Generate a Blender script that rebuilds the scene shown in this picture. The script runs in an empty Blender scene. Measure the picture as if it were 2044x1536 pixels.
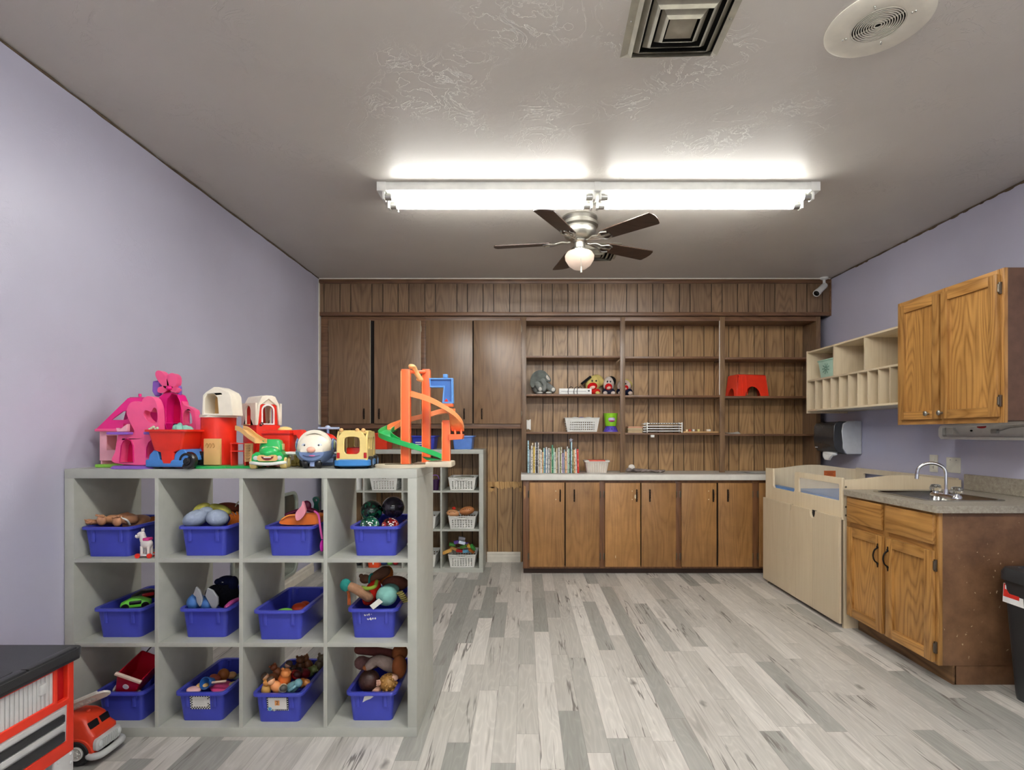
import bpy, bmesh, math, random
from mathutils import Vector, Matrix, geometry
random.seed(7)
PI = math.pi
S = bpy.context.scene
COL = S.collection
# ---------------------------------------------------------------- camera, world, exposure
F_PX, VX, VY, EYE = 1055.0, 1048.0, 864.0, 1.27      # focal length (px), vanishing point, eye height
cam_d = bpy.data.cameras.new('camera'); cam = bpy.data.objects.new('camera', cam_d); COL.objects.link(cam)
cam.location = (0, 0, EYE); cam.rotation_euler = (PI/2, 0, 0)
cam_d.sensor_width = 36; cam_d.lens = F_PX/2044*36
cam_d.shift_x = -(VX-1022)/2044; cam_d.shift_y = (VY-768)/2044
cam_d.clip_start = .02
S.camera = cam
w = bpy.data.worlds.new('world'); S.world = w; w.use_nodes = True
w.node_tree.nodes['Background'].inputs[0].default_value = (.93, .96, 1, 1)
w.node_tree.nodes['Background'].inputs[1].default_value = .8
S.view_settings.view_transform = 'Standard'; S.view_settings.look = 'None'
S.view_settings.gamma = 1; S.view_settings.use_curve_mapping = False
S.view_settings.exposure = 1.06
TUBE = 17.0            # emission of the fluorescent tubes
TUBE_REAR = 34.0
BULB = .12
H = 2.72; XL, XR, YB = -1.93, 2.865, 5.22; YF = -3.2   # the room

def at(px, py, D):     # photo pixel + distance -> metres in the room
    return Vector(((px-VX)*D/F_PX, D, EYE-(py-VY)*D/F_PX))
def X(px, D): return (px-VX)*D/F_PX
def Z(py, D): return EYE-(py-VY)*D/F_PX

# ---------------------------------------------------------------- materials
def lin(v):
    v /= 255.0
    return v/12.92 if v <= .04045 else ((v+.055)/1.055)**2.4
def C(r, g, b): return (lin(r), lin(g), lin(b), 1)
def new_mat(name):
    m = bpy.data.materials.new(name); m.use_nodes = True
    nt = m.node_tree; return m, nt, nt.nodes['Principled BSDF']
def nd(nt, t, ins=None, **kw):
    n = nt.nodes.new(t)
    for k, v in kw.items(): setattr(n, k, v)
    for k, v in (ins or {}).items():
        if isinstance(v, bpy.types.NodeSocket): nt.links.new(v, n.inputs[k])
        else: n.inputs[k].default_value = v
    return n
def mth(nt, op, a, b=0.0, c=0.0):
    return nd(nt, 'ShaderNodeMath', {0: a, 1: b, 2: c}, operation=op).outputs[0]
def vmul(nt, v, s): return nd(nt, 'ShaderNodeVectorMath', {0: v, 1: s}, operation='MULTIPLY').outputs[0]
def vadd(nt, v, s): return nd(nt, 'ShaderNodeVectorMath', {0: v, 1: s}, operation='ADD').outputs[0]
def ramp(nt, fac, stops):
    r = nt.nodes.new('ShaderNodeValToRGB'); nt.links.new(fac, r.inputs[0])
    e = r.color_ramp.elements
    while len(e) < len(stops): e.new(.5)
    for i, (p, c) in enumerate(stops): e[i].position = p; e[i].color = c if len(c) == 4 else (*c, 1)
    return r.outputs[0]
def mixc(nt, f, a, b, mode='MIX'):
    n = nt.nodes.new('ShaderNodeMix'); n.data_type = 'RGBA'; n.blend_type = mode
    for k, v in ((0, f), (6, a), (7, b)):
        if isinstance(v, bpy.types.NodeSocket): nt.links.new(v, n.inputs[k])
        else: n.inputs[k].default_value = v
    return n.outputs[2]
def bump(nt, b, h, strength, dist=.002):
    n = nd(nt, 'ShaderNodeBump', {'Height': h, 'Strength': strength, 'Distance': dist})
    nt.links.new(n.outputs[0], b.inputs['Normal'])
_cache = {}
def plastic(rgb, rough=.35, metal=0.0, var=.04, spec=.5, bmp=0.0, bscale=200.0, name=None):
    key = ('p', rgb, rough, metal, var, spec, bmp, bscale)
    if key in _cache: return _cache[key]
    m, nt, b = new_mat(name or 'plastic_%d_%d_%d' % rgb)
    tc = nd(nt, 'ShaderNodeTexCoord').outputs['Object']
    n = nd(nt, 'ShaderNodeTexNoise', {'Vector': tc, 'Scale': 18.0, 'Detail': 3.0}).outputs[0]
    c = C(*rgb); lo = tuple(x*(1-var*2) for x in c[:3])+(1,); hi = tuple(min(1, x*(1+var)) for x in c[:3])+(1,)
    nt.links.new(ramp(nt, n, [(.3, lo), (.7, hi)]), b.inputs['Base Color'])
    b.inputs['Roughness'].default_value = rough; b.inputs['Metallic'].default_value = metal
    b.inputs['Specular IOR Level'].default_value = spec
    if bmp:
        n2 = nd(nt, 'ShaderNodeTexNoise', {'Vector': tc, 'Scale': bscale, 'Detail': 4.0}).outputs[0]
        bump(nt, b, n2, bmp)
    _cache[key] = m; return m
def fabric(rgb, var=.12, scale=260.0, name=None):
    return plastic(rgb, .95, 0.0, var, .15, .6, scale, name)
def metal(rgb, rough=.25, name=None): return plastic(rgb, rough, 1.0, .03, .5, 0.0, 200.0, name)
def emit(name, rgb, strength):
    m, nt, b = new_mat(name)
    b.inputs['Base Color'].default_value = (.8, .8, .8, 1)
    b.inputs['Emission Color'].default_value = (*rgb, 1); b.inputs['Emission Strength'].default_value = strength
    return m
def glass(name, rgb=(1, 1, 1), rough=.02, alpha=None, ior=1.45):
    m, nt, b = new_mat(name)
    b.inputs['Base Color'].default_value = (*rgb, 1); b.inputs['Roughness'].default_value = rough
    b.inputs['IOR'].default_value = ior
    if alpha is None: b.inputs['Transmission Weight'].default_value = 1
    else: b.inputs['Alpha'].default_value = alpha
    return m
def wood(name, dark, light, axis='Z', rings=9.0, rough=.35, wear=0.0, contrast=.5, wearcol=(214, 190, 140), fine=1.0, island=False, grime=.0):
    """grain runs along `axis`; every object gets its own piece of the wood"""
    m, nt, b = new_mat(name)
    tc = nd(nt, 'ShaderNodeTexCoord').outputs['Object']
    rnd = nd(nt, 'ShaderNodeObjectInfo').outputs['Random']
    if island: rnd = nd(nt, 'ShaderNodeNewGeometry').outputs['Random Per Island']
    off = nd(nt, 'ShaderNodeCombineXYZ', {0: mth(nt, 'MULTIPLY', rnd, 37.0), 1: mth(nt, 'MULTIPLY', rnd, 17.0), 2: mth(nt, 'MULTIPLY', rnd, 53.0)}).outputs[0]
    p = vadd(nt, tc, off)
    k = {'X': (.13, 1, 1), 'Y': (1, .13, 1), 'Z': (1, 1, .13)}[axis]
    kf = {'X': (2.5, 90, 90), 'Y': (90, 2.5, 90), 'Z': (90, 90, 2.5)}[axis]
    ps = vmul(nt, p, k)
    warp = nd(nt, 'ShaderNodeTexNoise', {'Vector': ps, 'Scale': 5.0, 'Detail': 2.0, 'Roughness': .45}).outputs[0]
    saw = mth(nt, 'FRACT', mth(nt, 'MULTIPLY', warp, rings*2.2))
    ring = mth(nt, 'ABSOLUTE', mth(nt, 'MULTIPLY_ADD', saw, 2.0, -1.0))
    ring = mth(nt, 'POWER', ring, 1.8)
    fin = nd(nt, 'ShaderNodeTexNoise', {'Vector': vmul(nt, p, kf), 'Scale': 1.0*fine, 'Detail': 4.0, 'Roughness': .6}).outputs[0]
    big = nd(nt, 'ShaderNodeTexNoise', {'Vector': ps, 'Scale': 2.2, 'Detail': 1.0}).outputs[0]
    g = mth(nt, 'MULTIPLY_ADD', ring, contrast, mth(nt, 'MULTIPLY_ADD', fin, .75, -.1))
    g = mth(nt, 'MULTIPLY_ADD', big, .5, mth(nt, 'SUBTRACT', g, .25))
    col = ramp(nt, g, [(.12, C(*light)), (.85, C(*dark))])
    tone = mth(nt, 'MULTIPLY_ADD', rnd, .22, .89)
    col = mixc(nt, 1.0, col, nd(nt, 'ShaderNodeCombineXYZ', {0: tone, 1: tone, 2: tone}).outputs[0], 'MULTIPLY')
    if grime:
        gn = nd(nt, 'ShaderNodeTexNoise', {'Vector': tc, 'Scale': 3.0, 'Detail': 5.0, 'Roughness': .65}).outputs[0]
        gm = ramp(nt, gn, [(.38, (1-grime,)*3), (.62, (1, 1, 1))])
        col = mixc(nt, 1.0, col, gm, 'MULTIPLY')
    if wear:
        wn = nd(nt, 'ShaderNodeTexNoise', {'Vector': tc, 'Scale': 26.0, 'Detail': 6.0, 'Roughness': .7}).outputs[0]
        wm = ramp(nt, wn, [(.74-wear, (0, 0, 0)), (.76-wear, (1, 1, 1))])
        col = mixc(nt, wm, col, C(*wearcol))
    nt.links.new(col, b.inputs['Base Color'])
    b.inputs['Roughness'].default_value = rough
    bump(nt, b, g, .25, .001)
    return m

# ---------------------------------------------------------------- mesh builder
def rrect(w, d, r, n=5, cx=0, cy=0):
    """rounded rectangle outline (counter-clockwise) centred on cx, cy"""
    r = min(r, w/2-1e-4, d/2-1e-4); o = []
    for sx, sy, a0 in ((1, 1, 0), (-1, 1, PI/2), (-1, -1, PI), (1, -1, 1.5*PI)):
        for i in range(n+1):
            a = a0+PI/2*i/n
            o.append((cx+sx*(w/2-r)+r*math.cos(a), cy+sy*(d/2-r)+r*math.sin(a)))
    return o
def arch(w, h, n=14, x0=0, z0=0):
    """door-shaped outline, round top, centred in x, standing on z0"""
    o = [(x0+w/2, z0), (x0+w/2, z0+h-w/2)]
    o += [(x0+w/2*math.cos(PI*i/n), z0+h-w/2+w/2*math.sin(PI*i/n)) for i in range(1, n)]
    return o+[(x0-w/2, z0+h-w/2), (x0-w/2, z0)]
def circ(r, n=20, cx=0, cy=0, ry=None):
    return [(cx+r*math.cos(2*PI*i/n), cy+(ry or r)*math.sin(2*PI*i/n)) for i in range(n)]
def catmull(pts, n=8, closed=False):
    P = [Vector(p) for p in pts]; out = []; L = len(P)
    rng = range(L if closed else L-1)
    for i in rng:
        if closed: a, b, c, d = P[(i-1) % L], P[i], P[(i+1) % L], P[(i+2) % L]
        else: a, b, c, d = P[max(i-1, 0)], P[i], P[i+1], P[min(i+2, L-1)]
        for k in range(n):
            t = k/n
            out.append(.5*((2*b)+(c-a)*t+(2*a-5*b+4*c-d)*t*t+(3*b-a-3*c+d)*t**3))
    if not closed: out.append(P[-1].copy())
    return out
class MB:
    def __init__(s, M=None): s.v = []; s.f = []; s.M = M
    def add(s, vs, fs, M=None):
        k = len(s.v)
        for p in vs:
            p = Vector(p)
            if M is not None: p = M @ p
            if s.M is not None: p = s.M @ p
            s.v.append(p)
        s.f += [tuple(i+k for i in f) for f in fs]; return s
    def box(s, x0, x1, y0, y1, z0, z1, bev=0.0, seg=2, M=None):
        if bev > 0:
            bm = bmesh.new(); bmesh.ops.create_cube(bm, size=1)
            for v in bm.verts:
                v.co = Vector(((x0+x1)/2+v.co.x*(x1-x0), (y0+y1)/2+v.co.y*(y1-y0), (z0+z1)/2+v.co.z*(z1-z0)))
            bmesh.ops.bevel(bm, geom=bm.edges[:], offset=min(bev, abs(x1-x0)*.49, abs(y1-y0)*.49, abs(z1-z0)*.49), segments=seg, profile=.6, affect='EDGES')
            bm.verts.index_update()
            s.add([v.co.copy() for v in bm.verts], [[v.index for v in f.verts] for f in bm.faces], M); bm.free(); return s
        vs = [(x, y, z) for x in (x0, x1) for y in (y0, y1) for z in (z0, z1)]
        return s.add(vs, [(0, 1, 3, 2), (4, 6, 7, 5), (0, 4, 5, 1), (2, 3, 7, 6), (0, 2, 6, 4), (1, 5, 7, 3)], M)
    def loft(s, rings, cap0=True, cap1=True, closed=False, M=None):
        n = len(rings[0]); vs = [p for r in rings for p in r]; fs = []
        R = len(rings)
        for j in range(R if closed else R-1):
            a, b = j*n, ((j+1) % R)*n
            for i in range(n):
                k = (i+1) % n
                fs.append((a+i, a+k, b+k, b+i))
        if not closed:
            if cap0: fs.append(tuple(range(n-1, -1, -1)))
            if cap1: fs.append(tuple((R-1)*n+i for i in range(n)))
        return s.add(vs, fs, M)
    def lathe(s, prof, c=(0, 0, 0), n=32, axis='Z', M=None, sx=1, sy=1):
        rings = []
        for r, z in prof:
            ring = []
            for i in range(n):
                a = 2*PI*i/n; u, v = max(r, 1e-5)*math.cos(a)*sx, max(r, 1e-5)*math.sin(a)*sy
                p = {'Z': (u, v, z), 'Y': (u, z, -v), 'X': (z, u, v)}[axis]
                ring.append((p[0]+c[0], p[1]+c[1], p[2]+c[2]))
            rings.append(ring)
        if tuple(prof[0]) == tuple(prof[-1]): return s.loft(rings[:-1], closed=True, M=M)
        return s.loft(rings, M=M)
    def cyl(s, p0, p1, r0, r1=None, n=20, M=None):
        return s.tube([p0, p1], [r0, r0 if r1 is None else r1], n, M=M)
    def ball(s, c, r, n=20, m=12, M=None, R=None):
        r = (r, r, r) if not hasattr(r, '__len__') else r
        rings = []
        for j in range(m+1):
            t = PI*j/m; rr = max(math.sin(t), 1e-4)
            ring = []
            for i in range(n):
                p = Vector((r[0]*rr*math.cos(2*PI*i/n), r[1]*rr*math.sin(2*PI*i/n), -r[2]*math.cos(t)))
                if R is not None: p = R @ p
                ring.append(p+Vector(c))
            rings.append(ring)
        return s.loft(rings, M=M)
    def tube(s, pts, r, n=10, closed=False, round_ends=False, flat=1.0, M=None):
        P = [Vector(p) for p in pts]; L = len(P)
        rr = list(r) if hasattr(r, '__len__') else [r]*L
        if round_ends and not closed:
            d0 = (P[0]-P[1]).normalized(); d1 = (P[-1]-P[-2]).normalized()
            pre = [(P[0]+d0*rr[0]*math.cos(a), rr[0]*math.sin(a)) for a in (.12, .5, .95)]
            post = [(P[-1]+d1*rr[-1]*math.cos(a), rr[-1]*math.sin(a)) for a in (.95, .5, .12)]
            P = [p for p, _ in pre]+P+[p for p, _ in post]
            rr = [q for _, q in pre]+rr+[q for _, q in post]; L = len(P)
        T = []
        for i in range(L):
            a = P[(i-1) % L] if closed else P[max(i-1, 0)]
            b = P[(i+1) % L] if closed else P[min(i+1, L-1)]
            T.append((b-a).normalized())
        up = Vector((0, 0, 1)) if abs(T[0].z) < .9 else Vector((0, 1, 0))
        u = T[0].cross(up).normalized(); rings = []
        for i in range(L):
            u = (u-T[i]*u.dot(T[i])).normalized(); v = T[i].cross(u)
            rings.append([P[i]+u*rr[i]*math.cos(2*PI*k/n)+v*rr[i]*flat*math.sin(2*PI*k/n) for k in range(n)])
        return s.loft(rings, closed=closed, M=M)
    def strip(s, pts, prof, closed=False, up=(0, 0, 1), M=None):
        """sweep a 2-D profile (side, up) along a path, keeping it upright"""
        P = [Vector(p) for p in pts]; L = len(P); up = Vector(up); rings = []
        for i in range(L):
            a = P[(i-1) % L] if closed else P[max(i-1, 0)]
            b = P[(i+1) % L] if closed else P[min(i+1, L-1)]
            t = b-a; side = t.cross(up).normalized()
            rings.append([P[i]+side*x+up*z for x, z in prof])
        return s.loft(rings, closed=closed, M=M)
    def prism(s, outer, holes, d0, d1, plane='XZ', M=None):
        """flat outline with holes, given thickness d0..d1 across its plane"""
        loops = [list(outer)]+[list(h) for h in (holes or [])]
        pts3 = [[Vector((a, b, 0)) for a, b in l] for l in loops]
        tris = geometry.tessellate_polygon(pts3)
        flat = [p for l in loops for p in l]; n = len(flat)
        def m3(a, b, d): return {'XZ': (a, d, b), 'YZ': (d, a, b), 'XY': (a, b, d)}[plane]
        vs = [m3(a, b, d0) for a, b in flat]+[m3(a, b, d1) for a, b in flat]; fs = []
        for t in tris: fs.append(tuple(t)); fs.append(tuple(i+n for i in reversed(t)))
        k = 0
        for l in loops:
            for i in range(len(l)):
                j = (i+1) % len(l); fs.append((k+i, k+j, k+j+n, k+i+n))
            k += len(l)
        return s.add(vs, fs, M)
    def build(s, name, mat, parent=None, loc=None, world=True, bevel=0.0, subsurf=0, smooth=True, ang=38, label=None):
        """link as ONE mesh object; world=True: coordinates are room coordinates"""
        o0 = Vector((0, 0, 0))
        if world:
            if parent is not None:
                r = parent
                while r.parent is not None: r = r.parent
                o0 = r.location.copy()
            elif loc is not None: o0 = Vector(loc)
        me = bpy.data.meshes.new(name)
        me.from_pydata([tuple(p-o0) for p in s.v], [], s.f); me.validate()
        bm = bmesh.new(); bm.from_mesh(me)
        bmesh.ops.recalc_face_normals(bm, faces=bm.faces[:]); bm.to_mesh(me); bm.free()
        me.materials.append(mat)
        if smooth: me.shade_smooth(); me.set_sharp_from_angle(angle=math.radians(ang))
        o = bpy.data.objects.new(name, me); COL.objects.link(o)
        if parent is not None: o.parent = parent
        elif loc is not None: o.location = loc
        if bevel:
            b = o.modifiers.new('bevel', 'BEVEL'); b.width = bevel; b.segments = 2; b.limit_method = 'ANGLE'; b.angle_limit = math.radians(40); b.harden_normals = False
        if subsurf:
            b = o.modifiers.new('sub', 'SUBSURF'); b.levels = subsurf; b.render_levels = subsurf
        if label: o['label'] = label
        return o
def thing(name, label, cat, loc=(0, 0, 0), rz=0, group=None, rot=None, scale=None):
    o = bpy.data.objects.new(name, None); COL.objects.link(o); o.empty_display_size = .05
    o.location = loc; o.rotation_euler = rot or (0, 0, rz); o['label'] = label; o['category'] = cat
    if scale: o.scale = (scale,)*3
    if group: o['group'] = group
    return o
def tag(o, label, cat, group=None):
    o['label'] = label; o['category'] = cat
    if group: o['group'] = group
    return o
def struct(o): o['kind'] = 'structure'; return o
def dup(root, loc, rz=None, label=None, group=None, mats=None):
    r = root.copy(); COL.objects.link(r); r.location = loc
    if rz is not None: r.rotation_euler = (0, 0, rz)
    if label: r['label'] = label
    if group: r['group'] = group
    for ch in list(root.children):
        c = ch.copy(); COL.objects.link(c); c.parent = r
        for g in ch.children:
            d = g.copy(); COL.objects.link(d); d.parent = c
    return r
def text(name, body, size, mat, parent, M, extrude=.0004, align='CENTER'):
    cu = bpy.data.curves.new(name, 'FONT'); cu.body = body; cu.size = size; cu.extrude = extrude
    cu.align_x = align; cu.align_y = 'CENTER'; cu.materials.append(mat)
    t = bpy.data.objects.new(name+'_outline', cu)
    me = bpy.data.meshes.new_from_object(t, depsgraph=bpy.context.evaluated_depsgraph_get())
    bpy.data.objects.remove(t); me.name = name
    if not me.materials: me.materials.append(mat)
    o = bpy.data.objects.new(name, me); COL.objects.link(o)
    o.parent = parent; o.matrix_local = M; return o
def each(mbs, name, mat, parent, **k):
    return [b.build(name, mat, parent, **k) for b in mbs]
def RX(a): return Matrix.Rotation(a, 4, 'X')
def RY(a): return Matrix.Rotation(a, 4, 'Y')
def RZ(a): return Matrix.Rotation(a, 4, 'Z')
def TR(x, y, z): return Matrix.Translation((x, y, z))
M_white = plastic((232, 232, 226), .4, name='white_painted_metal')
# ---------------------------------------------------------------- the lamps and the room
def plaster(name, rgb, rough, bs, spec=.5, dist=.002):
    m, nt, b = new_mat(name)
    tc = nd(nt, 'ShaderNodeTexCoord').outputs['Object']
    n1 = nd(nt, 'ShaderNodeTexNoise', {'Vector': tc, 'Scale': 1.6, 'Detail': 3.0}).outputs[0]
    c = C(*rgb)
    nt.links.new(ramp(nt, n1, [(.3, tuple(x*.955 for x in c[:3])+(1,)), (.7, tuple(x*1.03 for x in c[:3])+(1,))]), b.inputs['Base Color'])
    b.inputs['Roughness'].default_value = rough; b.inputs['Specular IOR Level'].default_value = spec
    # skip-trowel marks: thin ridges here and there, over a soft waviness
    n2 = nd(nt, 'ShaderNodeTexNoise', {'Vector': tc, 'Scale': 7.0, 'Detail': 5.0, 'Roughness': .65, 'Distortion': 1.5}).outputs[0]
    ridge = mth(nt, 'POWER', mth(nt, 'SUBTRACT', 1.0, mth(nt, 'ABSOLUTE', mth(nt, 'MULTIPLY_ADD', n2, 2.0, -1.0))), 70.0)
    msk = nd(nt, 'ShaderNodeTexNoise', {'Vector': tc, 'Scale': 2.3, 'Detail': 2.0}).outputs[0]
    mk = ramp(nt, msk, [(.44, (0, 0, 0)), (.62, (1, 1, 1))])
    n3 = nd(nt, 'ShaderNodeTexNoise', {'Vector': tc, 'Scale': 14.0, 'Detail': 3.0}).outputs[0]
    n4 = nd(nt, 'ShaderNodeTexNoise', {'Vector': tc, 'Scale': 2.2, 'Detail': 1.0}).outputs[0]
    h = mth(nt, 'MULTIPLY_ADD', mth(nt, 'MULTIPLY', ridge, mk), .42, mth(nt, 'MULTIPLY', n3, .35))
    h = mth(nt, 'MULTIPLY_ADD', n4, 1.5, h)
    bump(nt, b, h, bs, dist)
    return m
M_wall = plaster('lavender_wall_paint', (190, 189, 208), .36, .55)
M_ceil = plaster('grey_ceiling_paint', (200, 195, 187), .46, .9, .5, .003)
def floor_mat():
    m, nt, b = new_mat('grey_vinyl_planks')
    geo = nd(nt, 'ShaderNodeTexCoord').outputs['Object']
    sp = nd(nt, 'ShaderNodeSeparateXYZ', {0: geo})
    W = .094
    u = mth(nt, 'DIVIDE', mth(nt, 'ADD', sp.outputs[0], 10.0), W)
    ci = mth(nt, 'FLOOR', u); fu = mth(nt, 'FRACT', u)
    r1 = nd(nt, 'ShaderNodeTexWhiteNoise', {'W': ci}, noise_dimensions='1D').outputs[0]
    r2 = nd(nt, 'ShaderNodeTexWhiteNoise', {'W': mth(nt, 'ADD', ci, 71.3)}, noise_dimensions='1D').outputs[0]
    ln = mth(nt, 'MULTIPLY_ADD', r2, .35, .55)
    v = mth(nt, 'DIVIDE', mth(nt, 'ADD', mth(nt, 'ADD', sp.outputs[1], 20.0), mth(nt, 'MULTIPLY', r1, 3.0)), ln)
    vi = mth(nt, 'FLOOR', v); fv = mth(nt, 'FRACT', v)
    cell = nd(nt, 'ShaderNodeCombineXYZ', {0: ci, 1: vi, 2: 0.0}).outputs[0]
    wn = nd(nt, 'ShaderNodeTexWhiteNoise', {'Vector': cell}, noise_dimensions='3D')
    tone = wn.outputs[0]
    base = ramp(nt, tone, [(0, C(150, 150, 144)), (.16, C(164, 163, 157)), (.3, C(186, 183, 176)), (.6, C(198, 194, 187)), (1, C(214, 210, 203))])
    p = vadd(nt, geo, vmul(nt, wn.outputs[1], (30, 30, 30)))
    fine = nd(nt, 'ShaderNodeTexNoise', {'Vector': vmul(nt, p, (60, 3, 1)), 'Scale': 1.0, 'Detail': 5.0, 'Roughness': .6}).outputs[0]
    warp = nd(nt, 'ShaderNodeTexNoise', {'Vector': vmul(nt, p, (9, 1.3, 1)), 'Scale': 1.0, 'Detail': 2.0}).outputs[0]
    ring = mth(nt, 'POWER', mth(nt, 'ABSOLUTE', mth(nt, 'MULTIPLY_ADD', mth(nt, 'FRACT', mth(nt, 'MULTIPLY', warp, 16.0)), 2.0, -1.0)), 3.0)
    g = mth(nt, 'MULTIPLY_ADD', ring, .12, mth(nt, 'MULTIPLY_ADD', fine, .5, .68))
    col = mixc(nt, 1.0, base, nd(nt, 'ShaderNodeCombineXYZ', {0: g, 1: g, 2: g}).outputs[0], 'MULTIPLY')
    # darker streaks, cracks and knots
    st = nd(nt, 'ShaderNodeTexNoise', {'Vector': vmul(nt, p, (22, 1.6, 1)), 'Scale': 1.0, 'Detail': 3.0, 'Distortion': .6}).outputs[0]
    col = mixc(nt, ramp(nt, st, [(.62, (0, 0, 0)), (.72, (.5, .5, .5))]), col, C(128, 122, 114))
    ck = mth(nt, 'ABSOLUTE', mth(nt, 'SUBTRACT', nd(nt, 'ShaderNodeTexNoise', {'Vector': vmul(nt, p, (16, .8, 1)), 'Scale': 1.0, 'Detail': 4.0}).outputs[0], .5))
    ckm = nd(nt, 'ShaderNodeTexNoise', {'Vector': vmul(nt, p, (4, 2, 1)), 'Scale': 1.0, 'Detail': 1.0}).outputs[0]
    cr = mth(nt, 'MULTIPLY', ramp(nt, ck, [(.006, (1, 1, 1)), (.016, (0, 0, 0))]), ramp(nt, ckm, [(.53, (0, 0, 0)), (.62, (.85, .85, .85))]))
    col = mixc(nt, cr, col, C(98, 92, 86))
    vo = nd(nt, 'ShaderNodeTexVoronoi', {'Vector': vmul(nt, vadd(nt, geo, vmul(nt, nd(nt, 'ShaderNodeTexNoise', {'Vector': geo, 'Scale': 30.0}).outputs[1], (.03, .03, 0))), (3.4, 1.6, 1)), 'Scale': 1.0}).outputs[0]
    col = mixc(nt, ramp(nt, vo, [(.02, (.85, .85, .85)), (.075, (0, 0, 0))]), col, C(104, 98, 90))
    # seams
    e1 = mth(nt, 'LESS_THAN', mth(nt, 'MINIMUM', fu, mth(nt, 'SUBTRACT', 1.0, fu)), .011)
    e2 = mth(nt, 'LESS_THAN', mth(nt, 'MINIMUM', mth(nt, 'MULTIPLY', fv, ln), mth(nt, 'MULTIPLY', mth(nt, 'SUBTRACT', 1.0, fv), ln)), .0012)
    seam = mth(nt, 'MAXIMUM', e1, e2)
    col = mixc(nt, mth(nt, 'MULTIPLY', seam, .45), col, C(110, 106, 100))
    nt.links.new(col, b.inputs['Base Color'])
    nt.links.new(mth(nt, 'MULTIPLY_ADD', fine, .2, .38), b.inputs['Roughness'])
    bump(nt, b, mth(nt, 'SUBTRACT', mth(nt, 'MULTIPLY', fine, .3), seam), .25, .0008)
    return m
M_tube = emit('fluorescent_tube_glow', (1, .99, .95), TUBE)
M_tube_r = emit('fluorescent_tube_glow_rear', (1, .985, .95), TUBE_REAR)
M_tube_fill = emit('added_fill_tube_glow', (1, .985, .95), 9.0)
M_cap = metal((190, 190, 186), .35, 'tube_end_cap')
def fluorescent(label, yn, mt, chain):
    """two twin-tube battens end to end; yn = near face of the housing"""
    t = thing('fluorescent_light', label, 'ceiling light', (.42, yn+.09, H))
    x0, x1 = -.852, 1.70
    a = MB(); a.box(x0, x1, yn, yn+.19, H-.047, H-.0005, .003)
    a.box(x0-.004, x0+.05, yn-.003, yn+.193, H-.052, H-.0005, .002); a.box(x1-.05, x1+.004, yn-.003, yn+.193, H-.052, H-.0005, .002)
    a.box(.4, .436, yn-.004, yn+.194, H-.054, H-.0005, .002)
    a.build('housing', M_white, t)
    for xa, xb in ((x0+.03, .40), (.436, x1-.03)):
        for yy in (yn+.035, yn+.155):
            for xe in (xa, xb): MB().box(xe-.006, xe+.008, yy-.022, yy+.022, H-.095, H-.046, .003).build('lamp_holder', M_white, t)
            tb = MB(); tb.cyl((xa+.045, yy, H-.073), (xb-.045, yy, H-.073), .019, n=20)
            o = tb.build('lamp_tube', mt, t)
            for p, q in ((xa+.008, xa+.046), (xb-.046, xb-.008)): MB().cyl((p, yy, H-.073), (q, yy, H-.073), .0195, n=20).build('end_cap', M_cap, o)
    if chain:
        c = MB(); c.cyl((x0+.10, yn+.09, H-.047), (x0+.10, yn+.09, H-.13), .0015, n=6); c.ball((x0+.10, yn+.09, H-.135), .005)
        c.build('pull_chain', M_white, t)
    return t
fluorescent('long white two-batten fluorescent strip light on the ceiling in front of the fan', 3.05, M_tube, True)
fluorescent('second fluorescent strip light on the ceiling above the camera, outside the photo', .78, M_tube_r, False)
fluorescent('unseen fluorescent strip light added on the ceiling behind the camera as fill', -1.6, M_tube_fill, False)  # extra fixture added out of view to brighten the room from the front

# floor, ceiling, walls
struct(MB().box(XL-.1, XR+.1, YF, YB+.1, -.08, 0).build('floor', floor_mat(), loc=(0, 2, 0)))
struct(MB().box(XL-.1, XR+.1, YF, YB+.1, H, H+.08).build('ceiling', M_ceil, loc=(0, 2, H)))
struct(MB().box(XL-.1, XL, YF, YB+.1, 0, H).build('wall_left', M_wall, loc=(XL, 2, 0)))
struct(MB().box(XR, XR+.1, YF, YB+.1, 0, H).build('wall_right', M_wall, loc=(XR, 2, 0)))
WX0, WX1, WZ0, WZ1 = -1.5, 2.45, .45, 2.35        # unseen opening added behind the camera, lets sky in as front fill
struct(MB().prism([(XL, 0), (XR, 0), (XR, H), (XL, H)], [[(WX0, WZ0), (WX0, WZ1), (WX1, WZ1), (WX1, WZ0)]], YF-.1, YF, 'XZ').build('wall_front', M_wall, loc=(0, YF, 0)))
a = MB(); a.prism([(WX0, WZ0), (WX1, WZ0), (WX1, WZ1), (WX0, WZ1)], [[(x0+.04, WZ0+.05), (x0+.04, WZ1-.05), (x0+1.23, WZ1-.05), (x0+1.23, WZ0+.05)] for x0 in (WX0+.01, WX0+1.34, WX0+2.67)], YF-.07, YF-.03, 'XZ')
struct(a.build('added_fill_window', M_white, loc=(0, YF, WZ0)))  # frame of the added fill opening, no panes
# brown caulk line where walls meet the ceiling
M_caulk = plastic((96, 80, 62), .8, var=.2, name='old_brown_caulk')
for xx, nm in ((XL, 'trim_1'), (XR, 'trim_2')):
    b = MB(); sg = 1 if xx < 0 else -1
    n = 90
    pts = [(xx+sg*.0015, YF+.02+(YB-.3-YF)*i/n, H-.0035-random.random()*.004) for i in range(n+1)]
    b.tube(pts, [.0035+random.random()*.0035 for _ in pts], 6)
    if xx > 0:   # torn patches along the right-hand edge
        for k in range(26):
            y = 2.0+random.random()*2.6; b.ball((xx-.002, y, H-.007), (.003, .02+random.random()*.04, .006+random.random()*.006), 8, 5)
    struct(b.build(nm, M_caulk, loc=(xx, 2, H)))
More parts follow.
